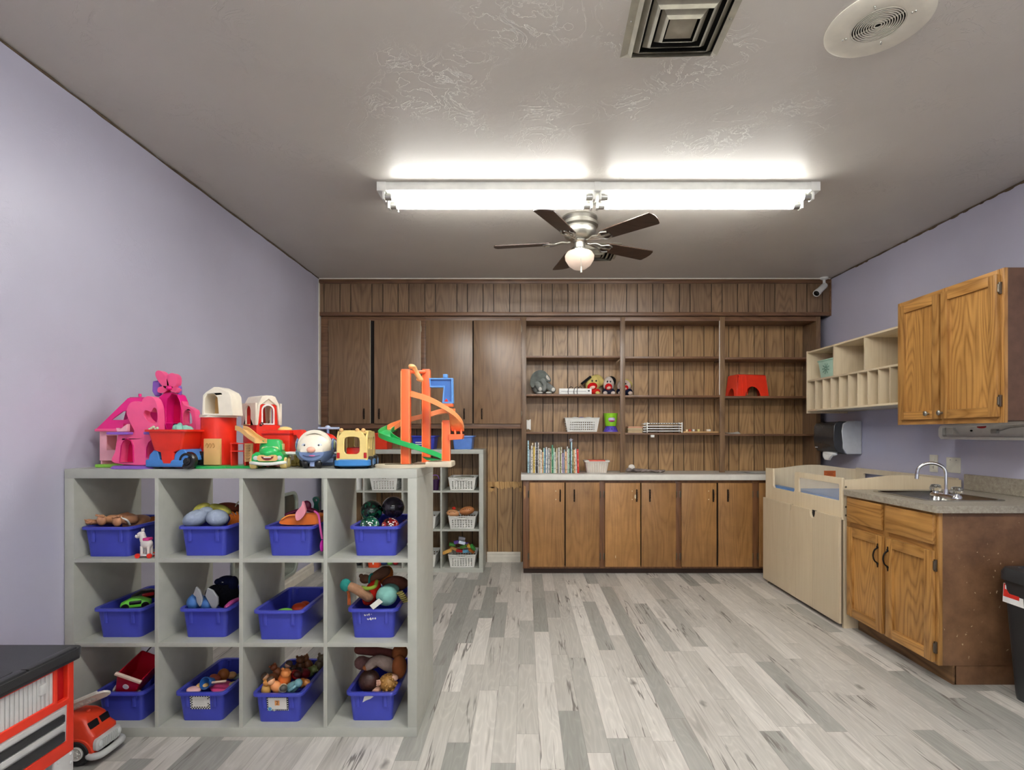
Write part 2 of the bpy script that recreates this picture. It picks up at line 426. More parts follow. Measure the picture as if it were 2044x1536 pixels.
# wood of the back wall and its built-ins
M_dwood = wood('brown_stained_oak', (88, 64, 44), (138, 109, 80), 'Z', 8, .30, contrast=.26)
M_dwoodh = wood('brown_stained_oak_horizontal', (76, 50, 34), (132, 96, 68), 'X', 7, .36, contrast=.3)
M_panel = wood('grooved_wall_panelling', (114, 82, 50), (180, 144, 100), 'Z', 9, .34, contrast=.34, island=True)
M_groove = plastic((20, 12, 8), .8, name='panel_groove')
W_PAT = [.10, .15, .10, .20, .10, .145]
def panelling(x0, x1, yb, z0, z1, off=0.0, th=.006):
    b = MB(); x = x0-off; i = 0
    while x < x1:
        ww = W_PAT[i % 6]; a, c = max(x, x0), min(x+ww-.007, x1)
        if c-a > .004: b.box(a, c, yb-th, yb, z0, z1)
        x += ww; i += 1
    return b
wb = struct(MB().box(XL-.1, XR+.1, YB+.002, YB+.1, 0, H).build('wall_back', M_groove, loc=(0, YB, 0)))
pb = panelling(XL, XR, YB+.002, 0, 2.38, .03).build('panelling', M_panel, wb, world=False)
pb.location = (0, -YB, 0)
# torn veneer strip on the panelling
tv = MB()
def ragged(x0, x1, z0, z1, amp, n=26):
    top = [(x0+(x1-x0)*i/n, z1+random.uniform(-.004, .004)) for i in range(n+1)]
    bot = [(x1-(x1-x0)*i/n, z0+random.uniform(-amp, amp*.5)) for i in range(n+1)]
    return top+bot
tv.prism(ragged(-.37, -.03, .735, .79, .022), [], YB-.0055, YB-.0042)
tv.prism(ragged(-.36, -.30, .70, .74, .02, 8), [], YB-.0055, YB-.0042)
tv.prism(ragged(-.06, -.03, .70, .74, .02, 6), [], YB-.0055, YB-.0042)
o = tv.build('torn_veneer', wood('bare_torn_veneer', (150, 108, 62), (216, 176, 118), 'Z', 12, .8, contrast=.5), wb, world=False); o.location = (0, -YB, 0)
# baseboards
M_base = plastic((226, 220, 206), .45, name='cream_baseboard')
BPROF = [(0, 0), (.014, 0), (.014, .055), (.010, .07), (.010, .085), (.004, .098), (0, .10)]
def baseboard(p0, p1, inward, name):
    b = MB(); P0, P1 = Vector(p0), Vector(p1); n = Vector(inward)
    b.loft([[P+n*x+Vector((0, 0, z)) for x, z in BPROF] for P in (P0, P1)])
    return struct(b.build(name, M_base, loc=p0, smooth=False))
baseboard((XL, YF, 0), (XL, YB-.42, 0), (1, 0, 0), 'baseboard_left')
baseboard((-.375, YB-.005, 0), (-.045, YB-.005, 0), (0, -1, 0), 'baseboard_back')
baseboard((XR, YF, 0), (XR, 2.2, 0), (-1, 0, 0), 'baseboard_right')
# soffit over the built-ins
YS = 4.95
sf = struct(MB().box(XL, XR-.012, YS+.008, YB+.002, 2.368, H).build('trim_3', M_groove, loc=(0, YS, 2.38)))
def sub(b, name, m, parent, **k):      # part of a structure piece placed at its own origin
    return b.build(name, m, parent, **k)
sub(panelling(XL, XR-.014, YS+.008, 2.395, 2.675, .05), 'panelling', wood('soffit_panelling', (88, 65, 47), (138, 111, 84), 'Z', 9, .36, contrast=.32, island=True), sf)
a = MB(); a.box(XL, XR-.01, YS-.006, YS+.006, 2.37, 2.402, .002); a.box(XL, XR-.01, YS-.002, YS+.03, 2.368, 2.38, .002)
sub(a, 'bottom_rail', M_dwoodh, sf)
a = MB(); a.box(XL, XR-.01, YS-.012, YS+.006, 2.672, 2.708, .003); a.box(XL, XR-.01, YS-.004, YS+.006, 2.668, 2.676, .002)
sub(a, 'crown_strip', M_dwoodh, sf)
sub(MB().box(XR-.014, XR-.002, YS-.012, YS+.03, 2.368, 2.71, .002), 'corner_strip', M_dwoodh, sf)
struct(MB().box(XL, XR-.01, YS-.008, YS+.01, 2.709, H-.0005, .001).build('trim_4', M_base, loc=(0, YS, H)))
struct(MB().box(XL, XL+.008, YS-.012, YS+.03, 1.35, 2.71).build('trim_5', M_base, loc=(XL, YS, 1.3)))
# ---------------------------------------------------------------- built-in cabinets of the back wall
M_hinge = metal((120, 110, 96), .35, 'aged_steel_hinge')
M_pull = plastic((40, 28, 20), .45, .6, name='dark_bronze_pull')
def ornate_pull(b, x, y, z0, z1, ax='x'):
    """beaded spindle pull standing off a door that faces -Y (ax='x') or -X (ax='y')"""
    def P(u, d, z): return (x+u, y-d, z) if ax == 'x' else (x-d, y+u, z)
    zc = (z0+z1)/2; h = (z1-z0)/2
    b.box(*sorted((P(-.006, 0, 0)[0], P(.006, .003, 0)[0])), *sorted((P(-.006, 0, 0)[1], P(.006, .003, 0)[1])), z0, z1, .001)
    for k in range(7):
        t = -1+2*k/6
        b.ball(P(0, .012+.008*(1-t*t), zc+h*t*.86), (.0055, .0055, h*.14), 10, 6)
    for t in (-.75, .75): b.cyl(P(0, 0, zc+h*t), P(0, .012, zc+h*t), .004, n=8)
def hinge(b, x, y, z, s=1):
    b.box(x-.008, x+.008, y-.004, y+.001, z-.028, z+.028, .001); b.cyl((x, y-.005, z-.03), (x, y-.005, z+.03), .0035, n=8)
YU = 4.97      # face of the upper units
def ux(px): return X(px, YU)
wc = thing('wall_cabinet', 'brown four-door wall cabinet beside the open bookcase on the back wall', 'cabinet', (-1, YU, 1.31))
xa, xb = XL+.012, ux(1041)
a = MB()
a.box(xa, xb, YU+.018, YB-.006, 1.312, 2.366); a.build('carcass', M_groove, wc)
a = MB()
for p0, p1 in ((xa, ux(655)), (ux(840), ux(850)), (ux(1038), xb)): a.box(p0, p1, YU, YU+.02, 1.312, 2.366, .0015)
a.box(xa, xb, YU+.001, YU+.02, 2.326, 2.366, .0015); a.box(xa, xb, YU+.001, YU+.02, 1.312, 1.362, .0015)
a.build('face_frame', M_dwoodh, wc)
for i, (p0, p1) in enumerate(((657, 740), (748, 840), (851, 943.5), (946, 1040))):
    x0, x1 = ux(p0), ux(p1); zt = 2.326 if i else 2.331
    d = MB().box(x0, x1, YU-.019, YU-.001, 1.357, zt, .003).build('door', M_dwood, wc)
    if i < 2: MB().box(x1-.001, x1+.0015, YU-.020, YU-.002, 1.36, zt-.003).build('edge_band', plastic((196, 182, 156), .5, name='pale_door_edge'), d)
    hx = (ux(728), ux(758), ux(927), ux(962))[i]
    b = MB(); ornate_pull(b, hx, YU-.019, 1.40, 1.50); b.build('handle', M_pull, d)
    b = MB(); ex = x0 if i in (0, 2) else x1
    
    for zz in (2.25, 1.45): b = MB(); hinge(b, ex, YU-.002, zz); b.build('hinge', M_hinge, d)
# open bookcase
bc = thing('bookcase', 'open brown built-in bookcase of three bays above the long white counter', 'bookcase', (1.3, YU, .90))
bx = [ux(1041), ux(1050.5)], [ux(1238), ux(1248)], [ux(1437), ux(1447)], [ux(1629), ux(1638)]
ZC = .900
for k, (p0, p1) in enumerate(bx):
    MB().box(p0, p1, YU, YU+.02 if k in (1, 2) else YB-.006, ZC, 2.366, .0015).build('upright', M_dwood, bc)
MB().box(bx[0][1], bx[3][0], YU+.001, YU+.02, 2.324, 2.366, .0015).build('top_rail', M_dwoodh, bc)
MB().box(bx[0][1], bx[3][0], YU+.02, YB-.006, 2.326, 2.341).build('top_board', M_dwoodh, bc)
SH = []
for k, zz in enumerate(((709.5, 786, 861.5), (711, 788.5, 863.5), (712.5, 790, 865.5))):
    for y in zz:
        zt = Z(y, YU); SH.append(zt)
        MB().box(bx[k][1]-(.012 if k else 0), bx[k+1][0]+(.012 if k < 2 else 0), YU+.004, YB-.006, zt-.019, zt, .0015).build('shelf', M_dwoodh, bc)
M_wire = plastic((228, 226, 220), .5, name='white_plastic_outlet')
# bright aluminium standard beside the third upright
MB().box(bx[2][0]-.006, bx[2][0]-.001, YU+.001, YU+.006, 1.63, 2.33).build('edge_strip', plastic((226, 222, 212), .4, name='pale_edge_strip'), bc)
# side-mounted white outlet box
sk = thing('outlet_box', 'small white outlet box on the left side inside the bookcase', 'outlet', (ux(1050.5)+.003, YU+.06, 1.35))
MB().box(0, .012, -.028, .028, -.045, .045, .003).build('box', M_wire, sk, world=False)
MB().prism([(.012, -.04), (.040, -.052), (.040, .052), (.012, .04)], [], -.03, .03).build('cover', M_wire, sk, world=False, bevel=.002)
# corner post + long base cabinet
YC = 4.765
def cx(px): return X(px, YC)
M_lwood = wood('worn_brown_cabinet_doors', (116, 80, 44), (180, 132, 78), 'Z', 7, .36, wear=.008, contrast=.2, grime=.22)
bb = thing('base_cabinet', 'long low brown cabinet of seven doors under the white counter', 'cabinet', (1.4, YC, 0))
x0 = cx(1044); x1 = XR-.02
MB().box(x0+.002, x1, YC+.02, YB-.008, .067, .848).build('carcass', M_groove, bb)
MB().box(x0+.004, x1, YC+.035, YC+.055, 0, .08, .002).build('toe_kick', plastic((50, 30, 20), .5, name='dark_toe_board'), bb)
a = MB()
for p0, p1 in ((1044, 1057), (1196, 1208), (1348, 1360), (1500, 1514)): a.box(cx(p0), cx(p1), YC, YC+.02, .066, .848, .0015)
a.box(x0, x1, YC+.001, YC+.02, .822, .848, .001); a.box(x0, x1, YC+.001, YC+.02, .05, .074, .001)
a.build('face_frame', wood('worn_brown_frame', (80, 50, 30), (126, 86, 54), 'Z', 6, .4, wear=.02, contrast=.3), bb)
for i, (p0, p1) in enumerate(((1056.6, 1126.5), (1128.8, 1196.2), (1207.3, 1277.4), (1279.5, 1348.3), (1359.3, 1429), (1432.5, 1500.4), (1514, 1583))):
    d = MB().box(cx(p0), cx(p1), YC-.019, YC-.001, .069, .826-(.004 if i > 1 else 0), .003).build('door', M_lwood, bb)
    hx = cx((1118, 1146, 1270, 1296, 1422, 1451, 1576)[i])
    b = MB(); ornate_pull(b, hx, YC-.019, .655, .765); b.build('handle', M_pull, d)
    b = MB(); ex = cx(p0) if i % 2 == 0 else cx(p1)
    ex += -.006 if i % 2 == 0 else .006
    
    for zz in (.72, .16): b = MB(); hinge(b, ex, YC-.001, zz); b.build('hinge', M_hinge, d)
    if i in (0, 2, 4):     # bare spots of old screws
        sp_ = [(hx-.04, .75, .005, .005), (hx-.04, .675, .005, .005)]
        if i == 2: sp_ += [(hx-.012, .70, .008, .02), (hx-.19, .16, .003, .013)]
        for q in sp_: MB().ball((q[0], YC-.0192, q[1]), (q[2], .0008, q[3]), 8, 5).build('bare_spot', plastic((214, 196, 160), .8, name='bare_wood_spot'), d)
# bare wood chip on the corner post
MB().prism([(cx(1046), .80), (cx(1049), .79), (cx(1049), .70), (cx(1047), .67), (cx(1045.5), .72)], [], YC-.0014, YC-.0004).build('torn_chip', plastic((176, 132, 84), .8, name='torn_chip'), bb)
ct = thing('countertop', 'long white laminate counter across the back under the bookcase', 'countertop', (1.4, 4.73, .86))
M_lam = plastic((222, 220, 212), .3, var=.03, name='white_laminate')
a = MB(); a.box(X(1040, 4.73), XR-.004, 4.736, YB-.007, .862, .8995)
a.build('worktop', plastic((196, 194, 188), .35, name='grey_white_laminate'), ct)
MB().box(X(1040, 4.73), XR-.004, 4.728, 4.7355, .849, .9, .002).build('front_edge', M_lam, ct)
# ---------------------------------------------------------------- grey cube shelves
M_grey = plastic((178, 180, 171), .42, var=.03, name='grey_shelf_laminate')
def cube_shelf(label, x0, y0, seed=0):
    t = thing('cube_shelf', label, 'shelf', (x0+.737, y0+.195, 0))
    x1, y1 = x0+1.474, y0+.39; T = .039
    MB().box(x0, x1, y0, y1, 1.12-T, 1.12, .001).build('top_board', M_grey, t)
    MB().box(x0, x1, y0, y1, 0, T, .001).build('bottom_board', M_grey, t)
    for p in (x0, x1-T): MB().box(p, p+T, y0+.0005, y1-.0005, T, 1.12-T, .001).build('side_panel', M_grey, t)
    cw = (1.474-2*T-3*.016)/4; ch = (1.12-2*T-2*.0165)/3; cells = {}
    for i in range(4):
        xa = x0+T+i*(cw+.016)
        if i < 3: MB().box(xa+cw, xa+cw+.016, y0+.002, y1-.002, T, 1.12-T, .0008).build('divider', M_grey, t)
        for j in range(3):
            za = T+j*(ch+.0165); cells[i, 2-j] = (xa, xa+cw, za, za+ch)
            if j < 2: MB().box(xa, xa+cw, y0+.002, y1-.002, za+ch, za+ch+.0165, .0008).build('shelf_board', M_grey, t)
    return t, cells
YN = 2.21
_, CELL = cube_shelf('large grey cube shelf in the foreground holding blue bins with toys on top', -1.926, YN)
YR = 4.815
_, RCELL = cube_shelf('grey cube shelf against the back wall holding white baskets', XL+.075, YR)
# ---------------------------------------------------------------- ceiling fan
M_nick = metal((168, 166, 158), .38, 'brushed_nickel')
M_blade = wood('dark_fan_blade', (34, 22, 18), (74, 52, 40), 'X', 5, .4, contrast=.25)
fx, fy = .368, 3.566
fan = thing('ceiling_fan', 'five-blade ceiling fan with brushed nickel motor and a lit frosted bowl', 'fan', (fx, fy, H))
b = MB(M=TR(fx, fy, H)); b.lathe([(0, 0), (.118, 0), (.12, -.012), (.108, -.03), (.124, -.042), (.124, -.06), (.108, -.07), (.112, -.10), (.098, -.13), (.07, -.145), (0, -.145)], n=40)
b.build('motor_housing', M_nick, fan)
b = MB(M=TR(fx, fy, H)); b.lathe([(0, -.145), (.045, -.145), (.048, -.16), (.036, -.17), (.036, -.205), (.05, -.215), (.05, -.225), (0, -.225)], n=32)
b.build('switch_housing', M_nick, fan)
m, nt, bs_ = new_mat('frosted_bowl_glow'); bs_.inputs['Base Color'].default_value = C(214, 188, 168)
bs_.inputs['Roughness'].default_value = .4; bs_.inputs['Emission Color'].default_value = (1, .84, .70, 1); bs_.inputs['Emission Strength'].default_value = BULB
b = MB(M=TR(fx, fy, H-.222)); b.lathe([(0, 0), (.05, 0), (.085, -.012), (.099, -.035), (.096, -.06), (.075, -.095), (.045, -.118), (.015, -.128), (0, -.128)], n=36)
b.build('lamp_bowl', m, fan)
b = MB(M=TR(fx, fy-.05, H)); b.cyl((0, 0, -.2), (0, -.055, -.36), .0015, n=6)
b.cyl((0, -.055, -.36), (0, -.055, -.40), .005, .007, n=10); b.ball((0, -.055, -.365), .006)
b.build('pull_chain', M_nick, fan)
for a0 in (171, 99, 27, -45, -117):
    Mt = TR(fx, fy, H-.165) @ RZ(math.radians(a0)) 
    Mb = Mt @ RX(math.radians(-11))
    out = []
    for i in range(13):                       # paddle outline with a slanted round tip
        t = i/12; out.append((.20+.375*t, -.052-.016*t))
    out += [(.585, -.055), (.592, -.02), (.588, .02), (.575, .06)]
    for i in range(13):
        t = 1-i/12; out.append((.20+.365*t, .052+.014*t))
    out += [(.188, .03), (.185, 0), (.188, -.03)]
    bl = MB(M=Mb).prism(out, [], -.003, .003, 'XY').build('blade', M_blade, fan, bevel=.001)
    k = MB(M=Mb)
    for sg in (1, -1):
        k.tube(catmull([(.075, 0, .002), (.12, .018*sg, .004), (.165, .022*sg, -.006), (.205, .045*sg, -.008), (.245, .03*sg, -.008)], 6), .006, 8)
    k.tube([(.06, 0, .004), (.12, 0, .004), (.17, 0, -.006), (.215, 0, -.008)], .006, 8)
    k.box(.19, .25, -.012, .012, -.010, -.003, .002)
    k.build('blade_bracket', M_nick, bl)
# ---------------------------------------------------------------- ceiling vents, speaker, camera
M_vent = plastic((168, 163, 146), .5, .2, var=.1, name='dusty_grey_vent_metal')
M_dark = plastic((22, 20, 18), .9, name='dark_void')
def vent(label, cxv, cyv, half, rz, steps):
    t = thing('ceiling_vent', label, 'vent', (cxv, cyv, H), rz)
    MB().box(-half*.9, half*.9, -half*.9, half*.9, -.001, -.0003).build('duct', M_dark, t, world=False)
    def ring(b, ho, hi, zo, zi, th=.0015):
        o = [(-ho, -ho, zo), (ho, -ho, zo), (ho, ho, zo), (-ho, ho, zo)]; i = [(-hi, -hi, zi), (hi, -hi, zi), (hi, hi, zi), (-hi, hi, zi)]
        o2 = [(x, y, z+th) for x, y, z in o]; i2 = [(x, y, z+th) for x, y, z in i]
        b.loft([o, i, i2, o2], closed=True)
    b = MB(); ring(b, half, half*.86, -.002, -.006, .0018); ring(b, half*.86, half*.8, -.006, -.03, .0018)
    b.build('frame', M_vent, t, world=False, smooth=False)
    for k in range(steps):
        f = .80-.19*k; b = MB(); ring(b, half*f, half*(f-.13), -.008-.007*k, -.030-.007*k, .0016)
        b.build('louvre', M_vent, t, world=False, smooth=False)
    MB().box(-half*.25, half*.25, -half*.25, half*.25, -.036, -.033, .001).build('center_plate', M_vent, t, world=False)
    for k in range(4):
        a = k*PI/2; MB().ball((math.cos(a)*half*.93, math.sin(a)*half*.93, -.006), .004, 8, 5).build('screw', M_nick, t, world=False)
    return t
vent('large stepped square grey air vent at the top of the ceiling beside the round speaker', .545, 1.85, .185, math.radians(-2), 3)
vent('small stepped square air vent on the ceiling behind the fan', .56, 4.22, .185, math.radians(0), 3)
sp = thing('ceiling_speaker', 'round cream ceiling speaker with a circular slotted grille', 'speaker', (1.25, 1.872, H))
M_spk = plastic((222, 217, 202), .4, name='cream_speaker_plate')
b = MB(); b.lathe([(.084, -.001), (.084, -.008), (.10, -.009), (.158, -.006), (.168, -.003), (.168, -.0005), (.084, -.0005), (.084, -.001)], n=64)
b.build('face_plate', M_spk, sp, world=False)
MB().lathe([(0, -.0006), (.084, -.0006), (.084, -.0012), (0, -.0012)], n=40).build('backing', M_dark, sp, world=False)
b = MB()
for k in range(10):
    r = .010+k*.0078
    b.lathe([(r, -.004), (r, -.0085), (r+.0030, -.0085), (r+.0030, -.004), (r, -.004)], n=48)
for k in range(6):
    a = k*PI/3+.2; b.box(.012, .084, -.0012, .0012, -.006, -.004, M=RZ(a))
b.build('grille', M_spk, sp, world=False)
for k in range(4):
    for rr in (.098, .108): MB().ball((math.cos(k*PI/2+.9)*rr, math.sin(k*PI/2+.9)*rr, -.009), .004, 8, 5).build('screw', M_nick, sp, world=False)
sc = thing('security_camera', 'small white bullet security camera in the top right ceiling corner', 'camera', (2.79, 4.93, H))
M_cam = plastic((226, 226, 222), .35, name='white_camera_shell')
b = MB(); b.lathe([(0, 0), (.036, 0), (.036, -.014), (.02, -.022), (0, -.022)], n=24); b.cyl((0, 0, -.02), (0, 0, -.07), .012); b.ball((0, 0, -.075), .018)
b.build('bracket', M_cam, sc, world=False)
Mc = TR(-.02, -.03, -.09) @ RZ(math.radians(32)) @ RY(math.radians(-34))
MB(M=Mc).lathe([(0, .02), (.026, .02), (.028, 0), (.028, -.11), (.031, -.112), (.031, -.15), (.026, -.15), (.026, -.118), (0, -.118)], axis='X', n=28).build('camera_body', M_cam, sc, world=False)
MB(M=Mc).lathe([(0, -.119), (.0258, -.119), (.0258, -.146), (.012, -.150), (0, -.151)], axis='X', n=24).build('lens_face', plastic((14, 16, 18), .1, name='black_lens_glass'), sc, world=False)
# ---------------------------------------------------------------- right-hand side: oak cabinets, changing table, sink
M_oak = wood('honey_oak', (128, 82, 30), (198, 148, 84), 'Z', 11, .32, contrast=.38, grime=.12)
M_oaky = wood('honey_oak_across', (128, 82, 30), (196, 146, 82), 'Y', 11, .32, contrast=.38, grime=.1)
M_blam = plastic((98, 70, 54), .5, var=.12, name='brown_side_laminate')
def worn_side():
    m, nt, b = new_mat('scuffed_brown_side')
    tc = nd(nt, 'ShaderNodeTexCoord').outputs['Object']
    n = nd(nt, 'ShaderNodeTexNoise', {'Vector': tc, 'Scale': 5.0, 'Detail': 6.0, 'Roughness': .65}).outputs[0]
    col = ramp(nt, n, [(.3, C(84, 56, 34)), (.5, C(112, 80, 54)), (.7, C(134, 98, 68))])
    v = nd(nt, 'ShaderNodeTexVoronoi', {'Vector': vadd(nt, vmul(nt, tc, (1, 1, .6)), vmul(nt, nd(nt, 'ShaderNodeTexNoise', {'Vector': tc, 'Scale': 60.0, 'Detail': 3.0}).outputs[1], (.03, .03, .03))), 'Scale': 34.0}).outputs[0]
    m2 = nd(nt, 'ShaderNodeTexNoise', {'Vector': tc, 'Scale': 3.5, 'Detail': 2.0}).outputs[0]
    f = mth(nt, 'MULTIPLY', ramp(nt, v, [(.08, (1, 1, 1)), (.13, (0, 0, 0))]), ramp(nt, m2, [(.46, (0, 0, 0)), (.54, (1, 1, 1))]))
    col = mixc(nt, f, col, C(206, 184, 150))
    nt.links.new(col, b.inputs['Base Color']); b.inputs['Roughness'].default_value = .5
    return m
M_side = worn_side()
XO = 2.085; Y0, Y1 = 2.665, 3.425      # oak base: front plane and ends
def oak_door(name, xf, y0, y1, z0, z1, parent, th=.02, rail=.055):
    b = MB()
    b.box(xf-th, xf, y0, y0+rail, z0, z1, .003); b.box(xf-th, xf, y1-rail, y1, z0, z1, .003)
    d = b.build(name, M_oak, parent)
    for za, zb in ((z1-rail, z1-.0004), (z0+.0004, z0+rail)): MB().box(xf-th+.0004, xf, y0+rail-.001, y1-rail+.001, za, zb, .003).build('rail', M_oaky, d)
    MB().box(xf-th*.30, xf, y0+rail-.004, y1-rail+.004, z0+rail-.004, z1-rail+.004).build('door_panel', M_oak, d)
    return d
ob = thing('base_cabinet', 'honey oak sink cabinet with two drawers and two doors, brown scuffed side', 'cabinet', (2.45, 3.0, 0))
MB().box(XO+.02, XR-.003, Y0+.016, Y1, .10, .755).build('carcass', M_blam, ob)
MB().box(XO+.004, XR-.003, Y0, Y0+.015, .098, .868, .001).build('side_panel', M_side, ob)
MB().box(XO+.085, XR-.003, Y0+.004, Y0+.016, .0, .098, .001).build('side_skirt', M_side, ob)
a = MB(); a.box(XO, XO+.02, Y0-.001, Y0+.04, .098, .868, .001); a.box(XO, XO+.02, Y1-.03, Y1, .098, .868, .001); a.box(XO, XO+.02, 3.03, 3.075, .098, .868, .001)
ff = a.build('face_frame', M_oak, ob)
for za, zb in ((.842, .868), (.655, .72), (.098, .135)): MB().box(XO+.001, XO+.02, Y0+.04, Y1-.03, za, zb, .001).build('cross_rail', M_oaky, ff)
MB().box(XO+.075, XO+.092, Y0+.004, Y1, 0, .10, .001).build('toe_kick', wood('scuffed_toe_board', (84, 56, 30), (140, 104, 66), 'Y', 6, .6, wear=.03), ob)
def dy(px): return F_PX*XO/(px-VX)
for k, (p0, p1) in enumerate(((1869, 1773.5), (1765, 1696))):
    MB().box(XO-.02, XO-.0005, dy(p0), dy(p1), .706, .856, .004).build('drawer', M_oaky, ob)
M_blk = plastic((26, 20, 16), .35, .7, name='black_iron_pull')
for k, (p0, p1, hp) in enumerate(((1868, 1774, 1779.5), (1767, 1696, 1759))):
    d = oak_door('door', XO-.0005, dy(p0), dy(p1), .108, .672, ob)
    y = dy(hp); b = MB()
    b.tube(catmull([(XO-.022, y, .60), (XO-.04, y, .585), (XO-.048, y, .555), (XO-.04, y, .525), (XO-.022, y, .51)], 6), .0045, 8)
    for zz in (.603, .507): b.ball((XO-.023, y, zz), (.004, .009, .009)); b.ball((XO-.022, y, zz+(.014 if zz > .55 else -.014)), (.003, .005, .009), 10, 6)
    b.build('handle', M_blk, d)
    if k == 0:
        for zz in (.60, .185):
            b = MB(); b.box(XO-.012, XO, dy(1868)-.012, dy(1868)+.001, zz-.03, zz+.03, .002); b.cyl((XO-.013, dy(1868)-.005, zz-.022), (XO-.013, dy(1868)-.005, zz+.022), .005, n=10)
            b.build('hinge', M_hinge, d)
# laminate counter with backsplash
def speckle(name, a_, b_):
    m, nt, b = new_mat(name); tc = nd(nt, 'ShaderNodeTexCoord').outputs['Object']
    n = nd(nt, 'ShaderNodeTexNoise', {'Vector': tc, 'Scale': 60.0, 'Detail': 6.0, 'Roughness': .7}).outputs[0]
    nt.links.new(ramp(nt, n, [(.35, C(*a_)), (.65, C(*b_))]), b.inputs['Base Color']); b.inputs['Roughness'].default_value = .4
    return m
M_ctop = speckle('speckled_taupe_laminate', (138, 130, 116), (172, 165, 150))
oc = thing('countertop', 'speckled grey-brown laminate counter with backsplash holding the steel sink', 'countertop', (2.45, 3.0, .87))
XC = 2.06; sx0, sx1, sy0, sy1 = 2.17, 2.60, 2.83, 3.33
a = MB(); o = rrect(XR-.002-XC, Y1-2.645, .012, 4, (XR-.002+XC)/2, (Y1+2.645)/2)
a.prism(o, [list(reversed(rrect(sx1-sx0-.03, sy1-sy0-.03, .06, 5, (sx0+sx1)/2, (sy0+sy1)/2)))], .869, .905, 'XY')
a.build('worktop', M_ctop, oc, bevel=.006)
a = MB(); a.box(XR-.024, XR-.003, 2.62, Y1+.0, .905, 1.005, .006); a.build('backsplash', M_ctop, oc)
# sink
M_steel = metal((186, 186, 182), .22, 'brushed_steel')
sk = thing('sink', 'shallow stainless steel sink set into the counter in front of the faucet', 'sink', ((sx0+sx1)/2, (sy0+sy1)/2, .905))
b = MB(); w_, d_ = sx1-sx0, sy1-sy0; rg = []
for ww, dd, z in ((w_, d_, .0005), (w_, d_, .004), (w_-.03, d_-.03, .004), (w_-.05, d_-.05, -.008), (w_-.08, d_-.08, -.12), (w_-.14, d_-.14, -.14)):
    rg.append([(x, y, z) for x, y in rrect(ww, dd, .05, 6)])
b.loft(rg, cap0=False); b.build('basin', M_steel, sk, world=False)
MB().lathe([(0, -.139), (.03, -.138), (.032, -.136), (0, -.1355)], n=24).build('drain', M_nick, sk, world=False)
# faucet (spout swings out over the basin)
M_chr = metal((222, 224, 226), .06, 'chrome')
FX, FY = X(1888, 2.98), 2.98
fa = thing('faucet', 'chrome gooseneck faucet with two clear knob handles', 'faucet', (FX, FY, .909))
b = MB(); b.loft([[(x, y, z) for x, y in rrect(.056+dx, .20+dx, .028, 6)] for dx, z in ((0, 0), (0, .008), (-.012, .018))]); b.cyl((0, 0, .01), (0, 0, .045), .014, .011); b.build('base', M_chr, fa, world=False)
pts = [(0, 0, .04), (0, .0, .13)]+[(-.058+.058*math.cos(a), .03-.03*math.cos(a), .135+.055*math.sin(a)) for a in [PI*k/10 for k in range(0, 11)]]+[(-.118, .062, .115)]
b = MB(); b.tube(catmull(pts, 3), .0085, 14); b.cyl((-.117, .061, .125), (-.119, .062, .098), .0105, n=14); b.build('spout', M_chr, fa, world=False)
M_acr = glass('clear_acrylic', (.93, .95, .93), .08)
for sg in (-1, 1):
    b = MB(M=TR(0, .075*sg, 0)); b.lathe([(0, .016), (.016, .016), (.014, .026), (0, .026)], n=20); hb = b.build('handle_base', M_chr, fa, world=False)
    b = MB(M=TR(0, .075*sg, 0)); rings = []
    for r, z in ((.012, .026), (.024, .03), (.026, .045), (.022, .062), (.012, .066)):
        rings.append([(r*(1+.12*(k % 2))*math.cos(2*PI*k/20), r*(1+.12*(k % 2))*math.sin(2*PI*k/20), z) for k in range(20)])
    b.loft(rings); b.build('knob', M_acr, hb, world=False)
# outlet plates on the wall
M_plate = plastic((228, 224, 206), .4, name='ivory_plate')
op = thing('outlet', 'ivory outlet plate with a round socket on the wall left of the faucet', 'outlet', (XR, 3.70, 1.06))
MB().box(-.006, -.0005, -.036, .036, -.062, .058, .002).build('plate', M_plate, op, world=False)
b = MB(); b.lathe([(0, -.0095), (.017, -.0095), (.017, -.004), (0, -.004)], (0, 0, .028), axis='X', n=24); b.box(-.008, -.004, -.015, .015, -.045, -.008, .002); b.build('socket', plastic((236, 232, 216), .35, name='ivory_socket'), op, world=False)
b = MB()
for dz in (-.022, -.032): b.box(-.0085, -.0078, -.007, -.003, dz-.003, dz+.003); b.box(-.0085, -.0078, .003, .007, dz-.003, dz+.003)
b.build('slot', M_dark, op, world=False)
op = thing('wall_plate', 'blank double ivory cover plate on the wall right of the faucet', 'cover plate', (XR, 3.53, 1.045))
MB().box(-.006, -.0005, -.058, .058, -.04, .062, .002).build('plate', M_plate, op, world=False)
for yy in (-.024, .024): MB().ball((-.006, yy, .045), (.001, .003, .003), 8, 5).build('screw', M_dark, op, world=False)
# ---- upper oak cabinet
XU = 2.43; U0, U1, UZ0, UZ1 = 2.68, 3.445, 1.335, 2.11
uc = thing('wall_cabinet', 'honey oak two-door wall cabinet with brown side panel on the right wall', 'cabinet', (2.65, 3.06, UZ0))
MB().box(XU+.018, XR-.003, U0, U1, UZ0, UZ1, .001).build('carcass', M_blam, uc)
a = MB(); a.box(XU, XU+.018, U0-.001, U0+.04, UZ0-.012, UZ1, .001); a.box(XU, XU+.018, U1-.035, U1, UZ0-.012, UZ1, .001); a.box(XU, XU+.018, 3.04, 3.08, UZ0-.01, UZ1, .001)
ff = a.build('face_frame', M_oak, uc)
for za, zb in ((UZ1-.05, UZ1-.0005), (UZ0-.012, UZ0+.03)): MB().box(XU+.0005, XU+.018, U0+.04, U1-.035, za, zb, .001).build('cross_rail', M_oaky, ff)
def uy(px): return F_PX*XU/(px-VX)
